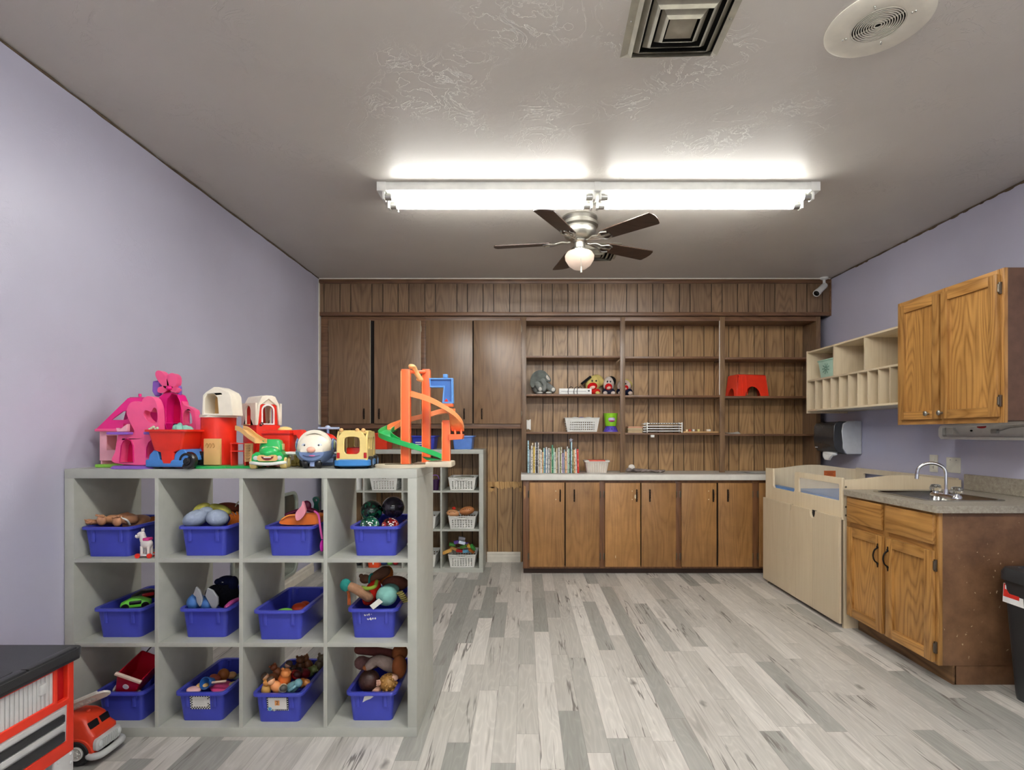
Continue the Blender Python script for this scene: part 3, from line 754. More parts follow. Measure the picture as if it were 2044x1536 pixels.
for k, (p0, p1, kp) in enumerate(((1997, 1884, 1888), (1880, 1799, 1861))):
    d = oak_door('door', XU-.0005, uy(p0), uy(p1), UZ0+.018, UZ1-.028, uc, .021, .05)
    b = MB(M=TR(XU-.022, uy(kp), UZ0+.052)); b.lathe([(0, 0), (.007, 0), (.006, -.012), (.015, -.018), (.015, -.024), (.009, -.029), (0, -.03)], axis='X', n=20)
    b.build('knob', M_nick, d)
    if k == 0:
        for zz in (UZ0+.1, UZ1-.1):
            b = MB(); b.box(XU-.014, XU, uy(1997)-.012, uy(1997), zz-.03, zz+.03, .002); b.cyl((XU-.015, uy(1997)-.004, zz-.02), (XU-.015, uy(1997)-.004, zz+.02), .005, n=10)
            b.build('hinge', M_hinge, d)
# ---- pigeonhole wall shelf
M_birch = wood('pale_birch_ply', (196, 176, 142), (224, 208, 178), 'Y', 5, .45, contrast=.18)
M_birchz = wood('pale_birch_ply_upright', (196, 176, 142), (224, 208, 178), 'Z', 5, .45, contrast=.18)
ph = thing('cubby_shelf', 'pale birch wall shelf with three open bins above ten narrow slots', 'shelf', (2.68, 4.1, 1.46))
px0, px1, py0, py1 = 2.50, XR-.003, 3.50, 4.70
MB().box(px0-.0, px1, py1-.015, py1, 1.445, 1.995, .003).build('end_panel', M_birchz, ph)
MB().box(px0-.0, px1, py0, py0+.015, 1.445, 1.995, .003).build('end_panel', M_birchz, ph)
MB().box(px1-.008, px1, py0+.015, py1-.015, 1.46, 1.98).build('back_panel', M_birch, ph)
for za, zb in ((1.975, 1.99), (1.722, 1.737), (1.462, 1.477)):
    MB().box(px0+.004, px1-.008, py0+.015, py1-.015, za, zb, .002).build('shelf_board', M_birch, ph)
for y in (4.29, 3.90): MB().box(px0+.004, px1-.008, y-.007, y+.007, 1.737, 1.975, .001).build('divider', M_birchz, ph)
for k in range(1, 10):
    y = py0+.015+(1.17/10)*k
    MB().box(px0+.006, px1-.008, y-.004, y+.004, 1.477, 1.722, .001).build('slot_divider', M_birchz, ph)
# mint basket in its left bay
mb_ = thing('mint_basket', 'small mint green pierced basket in the left bay of the birch wall shelf', 'basket', (2.60, 4.44, 1.7375))
M_mint = plastic((178, 214, 196), .4, name='mint_plastic')
def tray_rings(w0, d0, w1, d1, h, r, t, lip, lh=.008):
    def R(w, d, z, rr=r): return [(x, y, z) for x, y in rrect(w, d, rr, 5)]
    return [R(w0-2*t, d0-2*t, t), R(w1-2*t, d1-2*t, h), R(w1+2*lip-.003, d1+2*lip-.003, h+.001, r+lip), R(w1+2*lip, d1+2*lip, h-.001, r+lip), R(w1+2*lip, d1+2*lip, h-lh, r+lip), R(w1+2*lip-.004, d1+2*lip-.004, h-lh, r+lip), R(w1, d1, h-.003), R(w0, d0, 0)]
MB().loft(tray_rings(.13, .20, .155, .245, .15, .02, .003, .007)).build('body', M_mint, mb_, world=False)
b = MB()
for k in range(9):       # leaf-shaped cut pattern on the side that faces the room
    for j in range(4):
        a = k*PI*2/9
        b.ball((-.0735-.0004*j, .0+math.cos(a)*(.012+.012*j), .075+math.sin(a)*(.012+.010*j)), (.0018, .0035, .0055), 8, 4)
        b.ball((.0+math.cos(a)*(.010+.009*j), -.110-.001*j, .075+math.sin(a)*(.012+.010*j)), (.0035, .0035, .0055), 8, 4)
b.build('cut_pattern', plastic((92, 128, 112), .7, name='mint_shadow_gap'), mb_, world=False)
# ---- paper towel dispenser
pt = thing('paper_towel_dispenser', 'dark grey paper towel dispenser with a light grey side on the right wall', 'dispenser', (XR, 4.65, 1.09))
M_smoke = plastic((54, 54, 56), .18, name='smoked_plastic'); M_lg = plastic((196, 198, 200), .35, name='light_grey_plastic')
prof = [(-.10, 0), (-.205, .02), (-.232, .06), (-.24, .12), (-.235, .24), (-.22, .268), (-.19, .28), (-.10, .28)]
MB().prism([(-.001, .0), (-.001, .285), (-.12, .285), (-.165, .262), (-.175, .2), (-.16, .05), (-.13, .0)], [], -.16, .16, 'XZ').build('body', M_lg, pt, world=False, bevel=.008)
b = MB(); b.prism([(x-.002, z) for x, z in prof]+[(-.15, .255), (-.165, .05), (-.14, 0)], [], -.155, .155, 'XZ'); b.build('cover', M_smoke, pt, world=False, bevel=.01)
b = MB(); rings = []
for i in range(7):
    t = i/6; w2 = .10*(1-t*.75); rings.append([(-.185-.03*math.sin(t*2), -w2, .02-.075*t), (-.185-.03*math.sin(t*2), w2, .02-.075*t), (-.165-.03*math.sin(t*2), w2, .02-.078*t), (-.165-.03*math.sin(t*2), -w2, .02-.078*t)])
b.loft(rings); b.ball((-.18, 0, .0), (.03, .10, .025)); b.build('paper', plastic((238, 238, 236), .9, name='white_paper'), pt, world=False)
MB().box(-.2425, -.24, .09, .13, .05, .058, .001).build('logo', plastic((200, 202, 206), .4, name='small_grey_logo'), pt, world=False)
# ---- wall changing tray
wt = thing('wall_tray', 'white wall-mounted changing board with a small red oval badge under the oak cabinet', 'tray', (XR, 3.2, 1.23))
M_wp = plastic((226, 224, 218), .4, name='white_tray_plastic')
o = [(3.50, .02), (3.50, .07), (3.485, .088), (3.46, .095), (2.40, .125), (2.40, .0), (3.48, .0)]
b = MB(M=TR(-XR, -3.2, 0)); b.prism(o, [list(reversed([(3.47, .03), (3.47, .075), (2.43, .10), (2.43, .018), (3.46, .018)]))], XR-.13, XR-.10, 'YZ'); b.prism(o, [], XR-.10, XR-.001, 'YZ')
b.build('tray_body', M_wp, wt, world=False, bevel=.004)
Mw = TR(-XR, -3.2, 0)
b = MB(M=Mw); b.box(XR-.122, XR-.10, 3.39, 3.44, .035, .078, .003); b.prism([(3.40, .034), (3.36, .034), (3.40, .075)], [], XR-.12, XR-.10, 'YZ'); b.build('strap_holder', plastic((212, 210, 202), .4, name='grey_white_clip'), wt, world=False)
b = MB(M=Mw); b.ball((XR-.104, 3.27, .055), (.006, .008, .006), 12, 8); b.build('button', M_dark, wt, world=False)
b = MB(M=Mw); b.ball((XR-.101, 3.20, .078), (.004, .034, .0095), 24, 8); b.build('badge', plastic((186, 34, 34), .4, name='red_badge'), wt, world=False)
b = MB(M=Mw); b.box(XR-.118, XR-.10, 3.08, 3.12, .038, .062, .004); b.tube([(XR-.11, 3.08, .05), (XR-.115, 3.0, .07), (XR-.118, 2.85, .08)], .009, 8, flat=.25); b.build('buckle', plastic((160, 158, 152), .4, name='grey_buckle'), wt, world=False)
# ---- changing table
chg = thing('changing_table', 'pale birch changing table with a blue pad, between the counter and the long cabinet', 'table', (2.45, 3.97, 0))
TX, TY0, TY1, TXR = 2.06, 3.44, 4.53, 2.84
bird = wood('changing_table_birch', (206, 186, 152), (222, 206, 176), 'Z', 4, .42, contrast=.14)
def wavy(x0, x1, zb, zt, amp, n=24):
    top = [(x0+(x1-x0)*i/n, zt+amp*(.5-.5*math.cos(2*PI*i/n))) for i in range(n+1)]
    return [(x1, zb), (x0, zb)]+top
MB().prism(wavy(TX+.015, TXR, .0, .966, .03), [], TY0, TY0+.018, 'XZ').build('end_panel', bird, chg, bevel=.002)
MB().prism(wavy(TX+.015, TXR, .0, .966, .034), [], TY1-.018, TY1, 'XZ').build('end_panel', bird, chg, bevel=.002)
MB().prism([(TY0+.018, .72), (TY1-.018, .72), (TY1-.018, .975), (TY0+.018, .975)], [list(reversed([(TY0+.1, .84), (TY1-.12, .84), (TY1-.12, .935), (TY0+.1, .935)]))], TXR-.018, TXR, 'YZ').build('rear_panel', bird, chg, bevel=.002)
MB().box(TX+.03, TXR-.018, TY0+.018, TY1-.018, .70, .715).build('bed_board', bird, chg)
MB().box(TX+.03, TXR, TY0+.018, TY1-.018, .02, .70).build('carcass', plastic((150, 130, 98), .6, name='carcass_inside'), chg)
gl = MB()
fr = [(TY0+.0, .705), (TY1, .705), (TY1, .972), (4.40, .975), (4.395, .96), (4.395, .835), (4.38, .818), (4.06, .818), (4.045, .835), (4.045, .96), (4.03, .977), (TY0, .977)]
gl.prism(fr, [list(reversed(rrect(3.985-3.47, .936-.826, .012, 4, (3.985+3.47)/2, .881)))], TX+.002, TX+.020, 'YZ')
gl.build('guard_rail', bird, chg, bevel=.002)
MB().box(TX+.009, TX+.012, 3.465, 3.99, .82, .94).build('rail_window', glass('clear_rail_window', (1, 1, 1), .05, alpha=.12), chg)
b = MB(); b.box(TX+.025, TXR-.02, TY0+.022, TY1-.022, .716, .80, .015, 3); b.box(TX+.025, TX+.10, TY0+.022, TY1-.022, .79, .832, .018, 3); b.box(TXR-.10, TXR-.02, TY0+.022, TY1-.022, .79, .85, .018, 3)
b.build('changing_pad', plastic((92, 138, 196), .38, name='blue_vinyl_pad'), chg)
def ty(px): return F_PX*TX/(px-VX)
zt = .722
ya, yb_, yc, yd = TY0-.002, ty(1626.3), ty(1581.5), TY1+.004
def halfnotch(y, side, r=.035, dz=.055, n=8):   # quarter notch at a top corner
    return [(y+side*r*math.cos(PI/2*k/n), zt-dz*math.sin(PI/2*k/n)) for k in range(n+1)]
h = halfnotch(yb_-.001, -1); MB().prism([(ya, zt)]+h+[(yb_-.001, .03), (ya, .03)], [], TX-.018, TX-.0005, 'YZ').build('door', bird, chg, bevel=.0015)
h = list(reversed(halfnotch(yb_+.001, 1))); MB().prism([(yc-.001, .03), (yb_+.001, .03)]+h+[(yc-.02, zt)]+[(yc-.001-.018*math.cos(PI/2*k/6), zt-.05*math.sin(PI/2*k/6)) for k in range(7)], [], TX-.018, TX-.0005, 'YZ').build('door', bird, chg, bevel=.0015)
MB().prism([(yc+.001, .03), (yd, .03), (yd, zt), (yc+.001, zt)], [], TX-.018, TX-.0005, 'YZ').build('door', bird, chg, bevel=.0015)
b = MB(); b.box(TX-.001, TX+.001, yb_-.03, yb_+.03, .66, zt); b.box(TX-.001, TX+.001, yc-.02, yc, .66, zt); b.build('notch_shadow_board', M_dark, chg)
for z in (.92, .79, .735): MB().ball((TX+.028, TY0-.0005, z), (.007, .003, .007), 10, 6).build('screw', M_hinge, chg)
lb = MB().box(X(1645, 4.51), X(1668, 4.51), TY1-.0205, TY1-.018, Z(951, 4.51), Z(939, 4.51)).build('orange_label', plastic((206, 104, 44), .5, name='orange_label'), chg, label='small orange label with black print')
b = MB()
for k, ww in enumerate((.07, .05, .06)): b.box(X(1656.5, 4.51)-ww/2, X(1656.5, 4.51)+ww/2, TY1-.0212, TY1-.0204, Z(945, 4.51)+.012-.012*k, Z(945, 4.51)+.0145-.012*k)
b.build('print', plastic((110, 40, 14), .5, name='label_print'), lb)
# ---- trash can
tc_ = thing('trash_can', 'black lidded plastic trash can beside the scuffed cabinet side', 'trash can', (2.53, 2.385, 0))
M_bin = plastic((42, 44, 46), .38, bmp=.15, bscale=500.0, name='black_bin_plastic')
def R(w, d, z, r=.045): return [(x, y, z) for x, y in rrect(w, d, r, 6)]
MB().loft([R(.36, .34, 0), R(.365, .345, .02), R(.43, .40, .575, .05), R(.42, .39, .575, .05), R(.35, .33, .03)]).build('body', M_bin, tc_, world=False)
MB().loft([R(.455, .42, .565, .06), R(.455, .42, .60, .06), R(.43, .395, .622, .05), R(.36, .33, .628, .05), R(.35, .32, .618, .05), R(.02, .02, .62, .005)], cap0=True).build('lid', M_bin, tc_, world=False)
b = MB(); b.box(-.12, .12, -.10, .10, .62, .634, .006); b.build('swing_flap', M_bin, tc_, world=False)
# sticker on the side that faces the room
tl = math.atan2((.43-.365)/2, .555)
Ml = TR(-.2115, 0, .50) @ RY(-tl) @ RX(PI/2) @ RY(-PI/2)
Ms = Matrix(((0, 0, -1, -.2095), (-1, 0, 0, 0.02), (0, 1, 0, .50), (0, 0, 0, 1)))   # local x -> -Y, local y -> up, faces -X
Ms = Ms @ RX(-tl*.9)
st = MB(M=Ms).box(-.16, .11, -.045, .045, .0, .0008).build('sticker', plastic((232, 232, 230), .4, name='sticker_white'), tc_, world=False, label='white and red product sticker')
MB(M=Ms).box(-.158, -.075, -.018, .043, .0008, .0012).build('red_block', plastic((208, 44, 34), .4, name='sticker_red'), st, world=False)
MB(M=Ms).box(-.150, -.085, .018, .038, .0012, .0016).build('name_plate', plastic((236, 236, 240), .4, name='sticker_plate'), st, world=False)
MB(M=Ms).prism([(-.05, -.04), (.0, -.04), (.01, .038), (-.06, .038)], [], .0008, .0012, 'XY').build('bin_picture', M_bin, st, world=False)
text('sticker_text', 'Hefty', .024, plastic((24, 34, 110), .5, name='sticker_blue'), st, Ms @ TR(-.1175, .028, .0017))
# ---------------------------------------------------------------- toys on top of the foreground shelf (its top is at z = 1.12)
ZT = 1.12
def P_(rgb, r=.3, n=None): return plastic(rgb, r, name=n)
MAG = P_((232, 22, 132), n='magenta_plastic'); PINK = P_((246, 92, 146), n='pink_plastic'); LPINK = P_((238, 172, 186), n='light_pink_plastic')
DPINK = P_((214, 12, 92), n='deep_pink_plastic'); PUR = P_((140, 96, 196), n='purple_plastic'); LIME = P_((140, 204, 74), n='lime_plastic')
RED = P_((232, 46, 26), n='red_plastic'); DRED = P_((178, 18, 22), n='dark_red_plastic'); BLUE = P_((66, 128, 200), n='sky_blue_plastic')
TAN = P_((222, 176, 112), n='tan_plastic'); CREAM = P_((240, 232, 214), n='cream_plastic'); GREEN = P_((34, 172, 86), n='green_plastic')
BLACK = P_((22, 22, 24), n='black_plastic'); YEL = P_((232, 206, 130), n='pale_yellow_plastic'); ORG = P_((250, 112, 62), n='orange_plastic')
OR2 = P_((252, 156, 96), n='light_orange_plastic'); GREYB = P_((112, 134, 176), n='grey_blue_plastic'); WHT = P_((238, 238, 234), n='white_plastic')
TEAL = fabric((150, 206, 190), name='mint_cloth'); OLV = P_((176, 158, 84), n='olive_plastic'); SAND = P_((206, 194, 172), .5, n='sand_plastic')
def q(px, py, D): return (X(px, D), Z(py, D))
def poly(pts, D, sc=6.3875, ox=180, oy=720): return [q(ox+x/sc, oy+y/sc, D) for x, y in pts]
def sm(pts, n=5):    # smooth closed outline
    return [(p.x, p.y) for p in catmull([(a, b, 0) for a, b in pts], n, closed=True)]
def shear(z0, k):    # y grows with height above z0
    M = Matrix.Identity(4); M[1][2] = k; M[1][3] = -k*z0; return M
# pink cottage at the far left
D = 2.32
ho = thing('toy_house', 'pink toy cottage with a magenta sloped roof at the left end of the shelf top', 'toy house', (-1.80, 2.38, ZT))
MB().prism(poly([(120, 880), (700, 880), (700, 1270), (120, 1270)], D), [list(reversed(poly([(205, 950), (340, 950), (340, 1135), (205, 1135)], D)))], D, D+.006, 'XZ').build('front_wall', LPINK, ho, bevel=.001)
x0, x1 = X(199, D), X(288, D)
MB().box(x0, x1, D+.12, D+.126, ZT+.01, ZT+.15).build('back_wall', DRED, ho); MB().box(x0, x0+.006, D+.006, D+.12, ZT+.01, ZT+.15).build('side_wall', LPINK, ho)
MB().box(x0-.008, x1, D-.018, D+.13, ZT, ZT+.014, .004).build('base', LIME, ho)
z0 = Z(858, D)
MB().prism(poly([(80, 870), (350, 460), (690, 450), (690, 870)], D-.01), [list(reversed(poly([(235, 750), (345, 640), (440, 620), (440, 730), (420, 750)], D-.01)))], D-.016, D-.008, 'XZ', M=shear(z0, .45)).build('roof', MAG, ho, bevel=.002)
MB().box(X(192, D-.01), X(290, D-.01), D-.02, D-.008, z0-.006, z0+.006, .003).build('eave', PINK, ho)
MB().prism([(X(192, D), z0), (X(290, D), z0), (X(290, D), Z(790, D)), (X(234, D), Z(790, D))], [], D+.14, D+.146, 'XZ', M=shear(z0, -.45)).build('rear_roof', MAG, ho)
MB().cyl((X(263, D), D+.05, Z(790, D)), (X(263, D), D+.05, Z(784, D)), .006).build('roof_peg', MAG, ho)
# heart house in front of it
D = 2.25
hh = thing('toy_house', 'pink heart-shaped toy house on a purple base at the front edge', 'toy house', (-1.64, 2.28, ZT))
out = sm(poly([(310, 1300), (318, 1150), (345, 990), (372, 935), (500, 930), (560, 900), (525, 820), (482, 730), (462, 640), (500, 545), (570, 512), (650, 530), (672, 480), (740, 448), (810, 480), (852, 570), (865, 700), (868, 900), (880, 1000), (868, 1300)], D), 4)
door = list(reversed(poly([(380, 1292), (400, 1080), (430, 1020), (470, 992), (520, 1015), (548, 1080), (552, 1292)], D)))
win = list(reversed(poly([(722, 1220), (725, 1110), (750, 1040), (800, 995), (850, 990), (858, 1225)], D)))
heart = list(reversed(sm(poly([(800, 800), (720, 750), (678, 680), (700, 630), (750, 640), (775, 650), (805, 600), (840, 610), (857, 700), (845, 780)], D), 3)))
MB().prism(out, [door, win, heart], D, D+.042, 'XZ').build('facade', PINK, hh, bevel=.007)
MB().box(X(231, D), X(313, D), D+.0425, D+.047, ZT+.012, ZT+.19).build('back_wall', DPINK, hh)
for pts, nm in ((((378, 1292), (398, 1078), (430, 1015), (470, 984), (524, 1008), (556, 1080), (560, 1292)), 'door_frame'), (((714, 1230), (718, 1105), (748, 1034), (800, 985), (862, 978), (866, 1235)), 'window_frame')):
    MB().prism(poly(pts, D), [door if nm == 'door_frame' else win], D-.004, D+.002, 'XZ').build(nm, MAG, hh, bevel=.001)
MB().loft([[(X(270, D)+x, D+.002+y, ZT+z) for x, y in rrect(.185-dd, .09-dd, .04, 6)] for dd, z in ((0, -.0), (0, .006), (.012, .012))]).build('base', PUR, hh)
for a, b_, y in ((268, 548, 905), (735, 880, 903)):
    MB().box(X(180+a/6.3875, D), X(180+b_/6.3875, D), D-.028, D+.004, Z(720+(y+34)/6.3875, D), Z(720+y/6.3875, D), .004).build('sill', PUR, hh)
MB().prism(poly([(345, 850), (395, 870), (490, 800), (488, 900), (360, 905)], D-.015), [], D-.024, D-.004, 'XZ').build('cake_slice', LPINK, hh, bevel=.003)
b = MB()
for k in range(5): b.ball(at(180+(760+k*24)/6.3875, 720+(870-14*(k % 3))/6.3875, D-.014), .006, 10, 6)
b.build('flower_box', P_((206, 224, 190)), hh)
# tall bow tower behind
D = 2.49
tw = thing('toy_castle', 'magenta toy tower topped by a large pink bow, behind the red dump truck', 'toy castle', (-1.68, 2.52, ZT))
o = poly([(845, 1300), (850, 640), (862, 470), (940, 405), (1040, 395), (1110, 430), (1150, 520), (1168, 640), (1168, 1300)], D)
MB().prism(o, [list(reversed(poly([(965, 790), (968, 570), (985, 480), (1040, 418), (1105, 440), (1140, 520), (1158, 640), (1160, 790)], D)))], D, D+.06, 'XZ').build('tower_body', MAG, tw, bevel=.005)
MB().prism(poly([(955, 795), (955, 500), (1040, 408), (1150, 500), (1165, 795)], D+.05), [], D+.055, D+.062, 'XZ').build('tower_back', DPINK, tw)
MB().prism(sm(poly([(1150, 1270), (1150, 560), (1190, 565), (1290, 610), (1330, 700), (1338, 1270)], D), 4), [list(reversed(sm(poly([(1185, 790), (1178, 680), (1215, 625), (1275, 670), (1290, 790), (1240, 800)], D), 3)))], D+.005, D+.045, 'XZ').build('side_wing', PINK, tw, bevel=.004)
def petal(pts, D0, t=.018): return MB().prism(sm(poly(pts, D0), 5), [], D0, D0+t*2, 'XZ')
for pts in ([(990, 370), (900, 300), (835, 200), (838, 135), (890, 125), (960, 190), (1000, 290)], [(990, 350), (975, 220), (1000, 170), (1050, 155), (1100, 200), (1100, 290), (1060, 340)], [(1000, 330), (940, 320), (868, 340), (862, 395), (930, 408), (1000, 360)], [(1010, 330), (1060, 330), (1100, 345), (1095, 400), (1060, 400), (1010, 370)]):
    petal(pts, D-.012).build('bow_loop', PINK, tw, bevel=.009)
b = MB(); b.ball(at(180+1005/6.3875, 720+345/6.3875, D-.018), (.012, .014, .011)); b.build('bow_knot', MAG, tw)
for pts in ([(770, 250), (870, 240), (870, 450), (800, 450), (762, 380)], [(1085, 300), (1122, 310), (1124, 430), (1085, 440)]):
    MB().prism(poly(pts, D), [], D+.012, D+.030, 'XZ').build('side_shield', PUR, tw, bevel=.006)
# red and blue dump truck
def wheel(b, p, r, w_, axis='Y'):
    """tyre with a tread shoulder, axle along `axis`"""
    M = TR(*p) if axis == 'Y' else TR(*p) @ RZ(PI/2)
    b.lathe([(0, -w_*.30), (r*.5, -w_*.34), (r*.62, -w_*.5), (r*.86, -w_*.5), (r, -w_*.3), (r, w_*.3), (r*.86, w_*.5), (r*.62, w_*.5), (r*.5, w_*.34), (0, w_*.30)], axis='Y', n=28, M=M)
def hub(p, r, w_, mat, parent, name='hub_cap', M=None):
    b = MB(M=M); b.lathe([(0, -w_*.52), (r*.25, -w_*.52), (r*.3, -w_*.44), (r*.5, -w_*.42), (r*.52, -w_*.3), (r*.52, w_*.3), (r*.5, w_*.42), (0, w_*.5)], p, axis='Y', n=20)
    return b.build(name, mat, parent, world=False)
dt = thing('toy_dump_truck', 'toy dump truck with a red hopper and blue chassis, mint cloth on top', 'toy truck', (-1.486, 2.26, ZT), math.radians(-5))
M = None
b = MB(); b.box(-.098, .072, -.06, .06, .008, .040, .008, 3); b.build('chassis', BLUE, dt, world=False)
for xx in (-.062, .062):
    b = MB(); o = [(xx-.034, .035), (xx-.030, .062), (xx-.010, .082), (xx+.012, .083), (xx+.028, .066), (xx+.036, .035)] if xx > 0 else [(xx-.024, .035), (xx-.018, .060), (xx, .078), (xx+.018, .082), (xx+.028, .035)]
    b.prism(o, [], -.058, .058, 'XZ'); b.build('fender', BLUE, dt, world=False, bevel=.004)
for xx, rr in ((-.055, .026), (.084, .036)):
    for yy in (-.040, .030 if xx > 0 else .040) if xx < 0 else (-.044, .030):
        b = MB(); wheel(b, (xx, yy, rr), rr, .03); wo = b.build('wheel', BLACK, dt, world=False)
        hub((xx, yy, rr), rr, .032, BLACK, wo)
MB().loft([[(x, y, z) for x, y in rrect(w_, d_, .012, 4)] for w_, d_, z in ((.055, .12, .024), (.062, .125, .07), (.12, .125, .080), (.165, .13, .155), (.19, .145, .156), (.19, .145, .165), (.17, .12, .165), (.13, .10, .10))], cap1=True).build('hopper', RED, dt, world=False)
MB().box(-.05, .05, -.05, .05, .112, .152, .004).build('cargo_block', CREAM, dt, world=False)
cl = thing('mint_cloth', 'crumpled mint green cloth lying in the red dump truck', 'cloth', (-1.472, 2.26, ZT+.155))
b = MB()
for k in range(9):
    a = k*2.4; b.ball((math.cos(a)*.016*(k % 3+.3), math.sin(a)*.014, .006+.004*(k % 4)), (.016, .014, .009+.006*(k % 3)), 14, 8, R=RZ(a) @ RX(.5))
b.ball((-.004, 0, .028), (.010, .010, .012), 12, 8)
b.build('fold', TEAL, cl, world=False)
# farm set: silo, barn, slide
D = 2.26
fs = thing('toy_barn', 'red toy barn with white roof, tan slide and tall white-topped silo', 'toy barn', (-1.33, 2.33, ZT))
sxc, syc = X(435, 2.345), 2.35
b = MB(M=TR(sxc, syc, 0)); oc_ = [(math.cos(2*PI*(k+.5)/10), math.sin(2*PI*(k+.5)/10)) for k in range(10)]
b.loft([[(.071*x, .071*y, z) for x, y in oc_] for z in (ZT+.010, Z(831, D))]); b.build('silo_body', RED, fs, bevel=.003)
b = MB(M=TR(sxc, syc, 0)); b.loft([[(r*x, r*y, z) for x, y in oc_] for r, z in ((.076, Z(832, D)), (.076, Z(826, D)), (.06, Z(826, D)), (.06, Z(832, D)))], closed=True); b.build('silo_rim', CREAM, fs)
o = poly([(1448, 700), (1462, 440), (1500, 400), (1600, 335), (1660, 335), (1790, 400), (1820, 450), (1842, 700)], 2.29)
MB().prism(o, [list(reversed(poly([(1484, 672), (1488, 470), (1520, 425), (1600, 420), (1645, 470), (1662, 672)], 2.29)))], 2.275, 2.36, 'XZ').build('silo_hood', CREAM, fs, bevel=.012)
MB().box(X(406, 2.29), X(442, 2.29), 2.352, 2.358, Z(826, 2.29), Z(786, 2.29)).build('hood_back', TAN, fs)
MB().box(X(406.5, D), X(439.5, D), D-.001, D+.012, ZT+.014, Z(875, D), .002).build('silo_door', TAN, fs)
b = MB()
for k in range(3): b.tube(catmull([at(410+k*6, 890, D-.002), at(413+k*6, 884, D-.003), at(416+k*6, 890, D-.002), at(413+k*6, 893, D-.003)], 3), .0015, 5)
b.build('door_relief', P_((196, 146, 86)), fs)
MB().loft([[(X(434, 2.3)+x, 2.30+y, ZT+z) for x, y in rrect(.16-d_, .17-d_, .07, 8)] for d_, z in ((0, 0), (0, .008), (.01, .011))]).build('base', GREEN, fs)
MB().loft([[(X(486, 2.3)+x, 2.31+y, ZT+z) for x, y in rrect(.15-d_, .13-d_, .03, 6)] for d_, z in ((0, 0), (0, .007), (.01, .010))]).build('base', GREEN, fs)
# steps between silo and ladder
for z in (Z(884, D), Z(899.5, D)): MB().box(X(456, D), X(489, D), 2.27, 2.33, z-.004, z, .001).build('landing', RED, fs)
for px in (456, 484): MB().box(X(px, D), X(px+3, D), 2.275, 2.325, ZT+.01, Z(883, D), .001).build('landing_post', RED, fs)
MB().prism(poly([(690, 1050), (790, 1050), (790, 1285), (690, 1285)], 2.26, ox=380), [], 2.26, 2.268, 'XZ').build('ladder', TAN, fs)
b = MB()
for k in range(7): b.box(X(489, 2.25), X(497, 2.25), 2.25, 2.26, Z(889+k*5, 2.25)-.0012, Z(889+k*5, 2.25)+.0012)
b.build('rungs', P_((190, 146, 92)), fs)
sl = [at(380+625/6.3875, 720+860/6.3875, 2.26), at(380+690/6.3875, 720+880/6.3875, 2.255), at(380+790/6.3875, 720+960/6.3875, 2.245), at(380+880/6.3875, 720+1020/6.3875, 2.235), at(380+900/6.3875, 720+1025/6.3875, 2.23)]
MB().strip(catmull(sl, 4), [(-.026, .012), (-.026, -.008), (.026, -.008), (.026, .012), (.022, .012), (.022, -.003), (-.022, -.003), (-.022, .012)]).build('slide', TAN, fs, bevel=.001)
# barn itself, turned so that a long side and a gable show
bx_, by_ = X(520, 2.48), 2.49
Mb = TR(bx_, by_, 0) @ RZ(math.radians(-38))
LB, WB = .142, .122; zr0, zr1 = Z(848, 2.45), Z(789, 2.45)
hgt = zr1-zr0
gab = [(-WB/2, zr0), (-WB/2+.012, zr0+hgt*.70), (-WB/2+.03, zr1-.005), (-WB/2+.045, zr1), (WB/2-.045, zr1), (WB/2-.03, zr1-.005), (WB/2-.012, zr0+hgt*.70), (WB/2, zr0)]
gin = [(-WB/2+.012, zr0-.001), (-WB/2+.022, zr0+hgt*.66), (0, zr1-.016), (WB/2-.022, zr0+hgt*.66), (WB/2-.012, zr0-.001)]
Mg = Mb @ RZ(0)
# gable faces local +X ; long side faces local -Y
b = MB(M=Mb); b.prism(gab+[(WB/2-.012, zr0)]+list(reversed(gin[1:-1]))+[(-WB/2+.012, zr0)], [], LB/2-.012, LB/2, 'YZ'); b.build('gable_trim', CREAM, fs, bevel=.002)
b = MB(M=Mb); b.prism(gab+[(WB/2-.012, zr0)]+list(reversed(gin[1:-1]))+[(-WB/2+.012, zr0)], [], -LB/2, -LB/2+.012, 'YZ'); b.build('gable_trim', CREAM, fs, bevel=.002)
b = MB(M=Mb); tp = gab[1:-1]; b.prism(tp, [], -LB/2+.010, LB/2-.010, 'YZ'); rf = b.build('roof', CREAM, fs, bevel=.003)
for yy in (-1, 1):
    b = MB(M=Mb); y = yy*(WB/2-.004)
    b.prism([(-LB/2, zr0), (LB/2, zr0), (LB/2, zr0+hgt*.74), (-LB/2, zr0+hgt*.74)], [list(reversed(arch(.052, hgt*.66, x0=-.004, z0=zr0+.0005)))], y-.004, y+.004, 'XZ'); b.build('side_arch', CREAM, fs, bevel=.0015)
for xx in (-1, 1):
    b = MB(M=Mb); b.prism([(-WB/2+.012, zr0-.03), (WB/2-.012, zr0-.03), (WB/2-.02, zr0+hgt*.66), (0, zr1-.014), (-WB/2+.02, zr0+hgt*.66)], [list(reversed(arch(.048, hgt*.60, x0=0, z0=zr0+.008)))], xx*(LB/2-.014)-.003, xx*(LB/2-.014)+.003, 'YZ'); b.build('gable_wall', RED, fs, bevel=.001)
    b = MB(M=Mb); b.prism(arch(.060, hgt*.70, x0=0, z0=zr0+.002), [list(reversed(arch(.048, hgt*.60, x0=0, z0=zr0+.008)))], xx*(LB/2-.009)-.002, xx*(LB/2-.009)+.002, 'YZ'); b.build('window_trim', WHT, fs)
b = MB(M=Mb); b.box(-LB/2+.004, LB/2-.004, -WB/2+.006, WB/2-.006, ZT+.001, zr0, .003); b.build('barn_body', RED, fs)
b = MB(M=Mb); b.box(-LB/2+.03, LB/2-.05, -WB/2-.006, WB/2-.01, zr0-.001, zr0+.004, .001); b.build('loft_floor', TAN, fs)
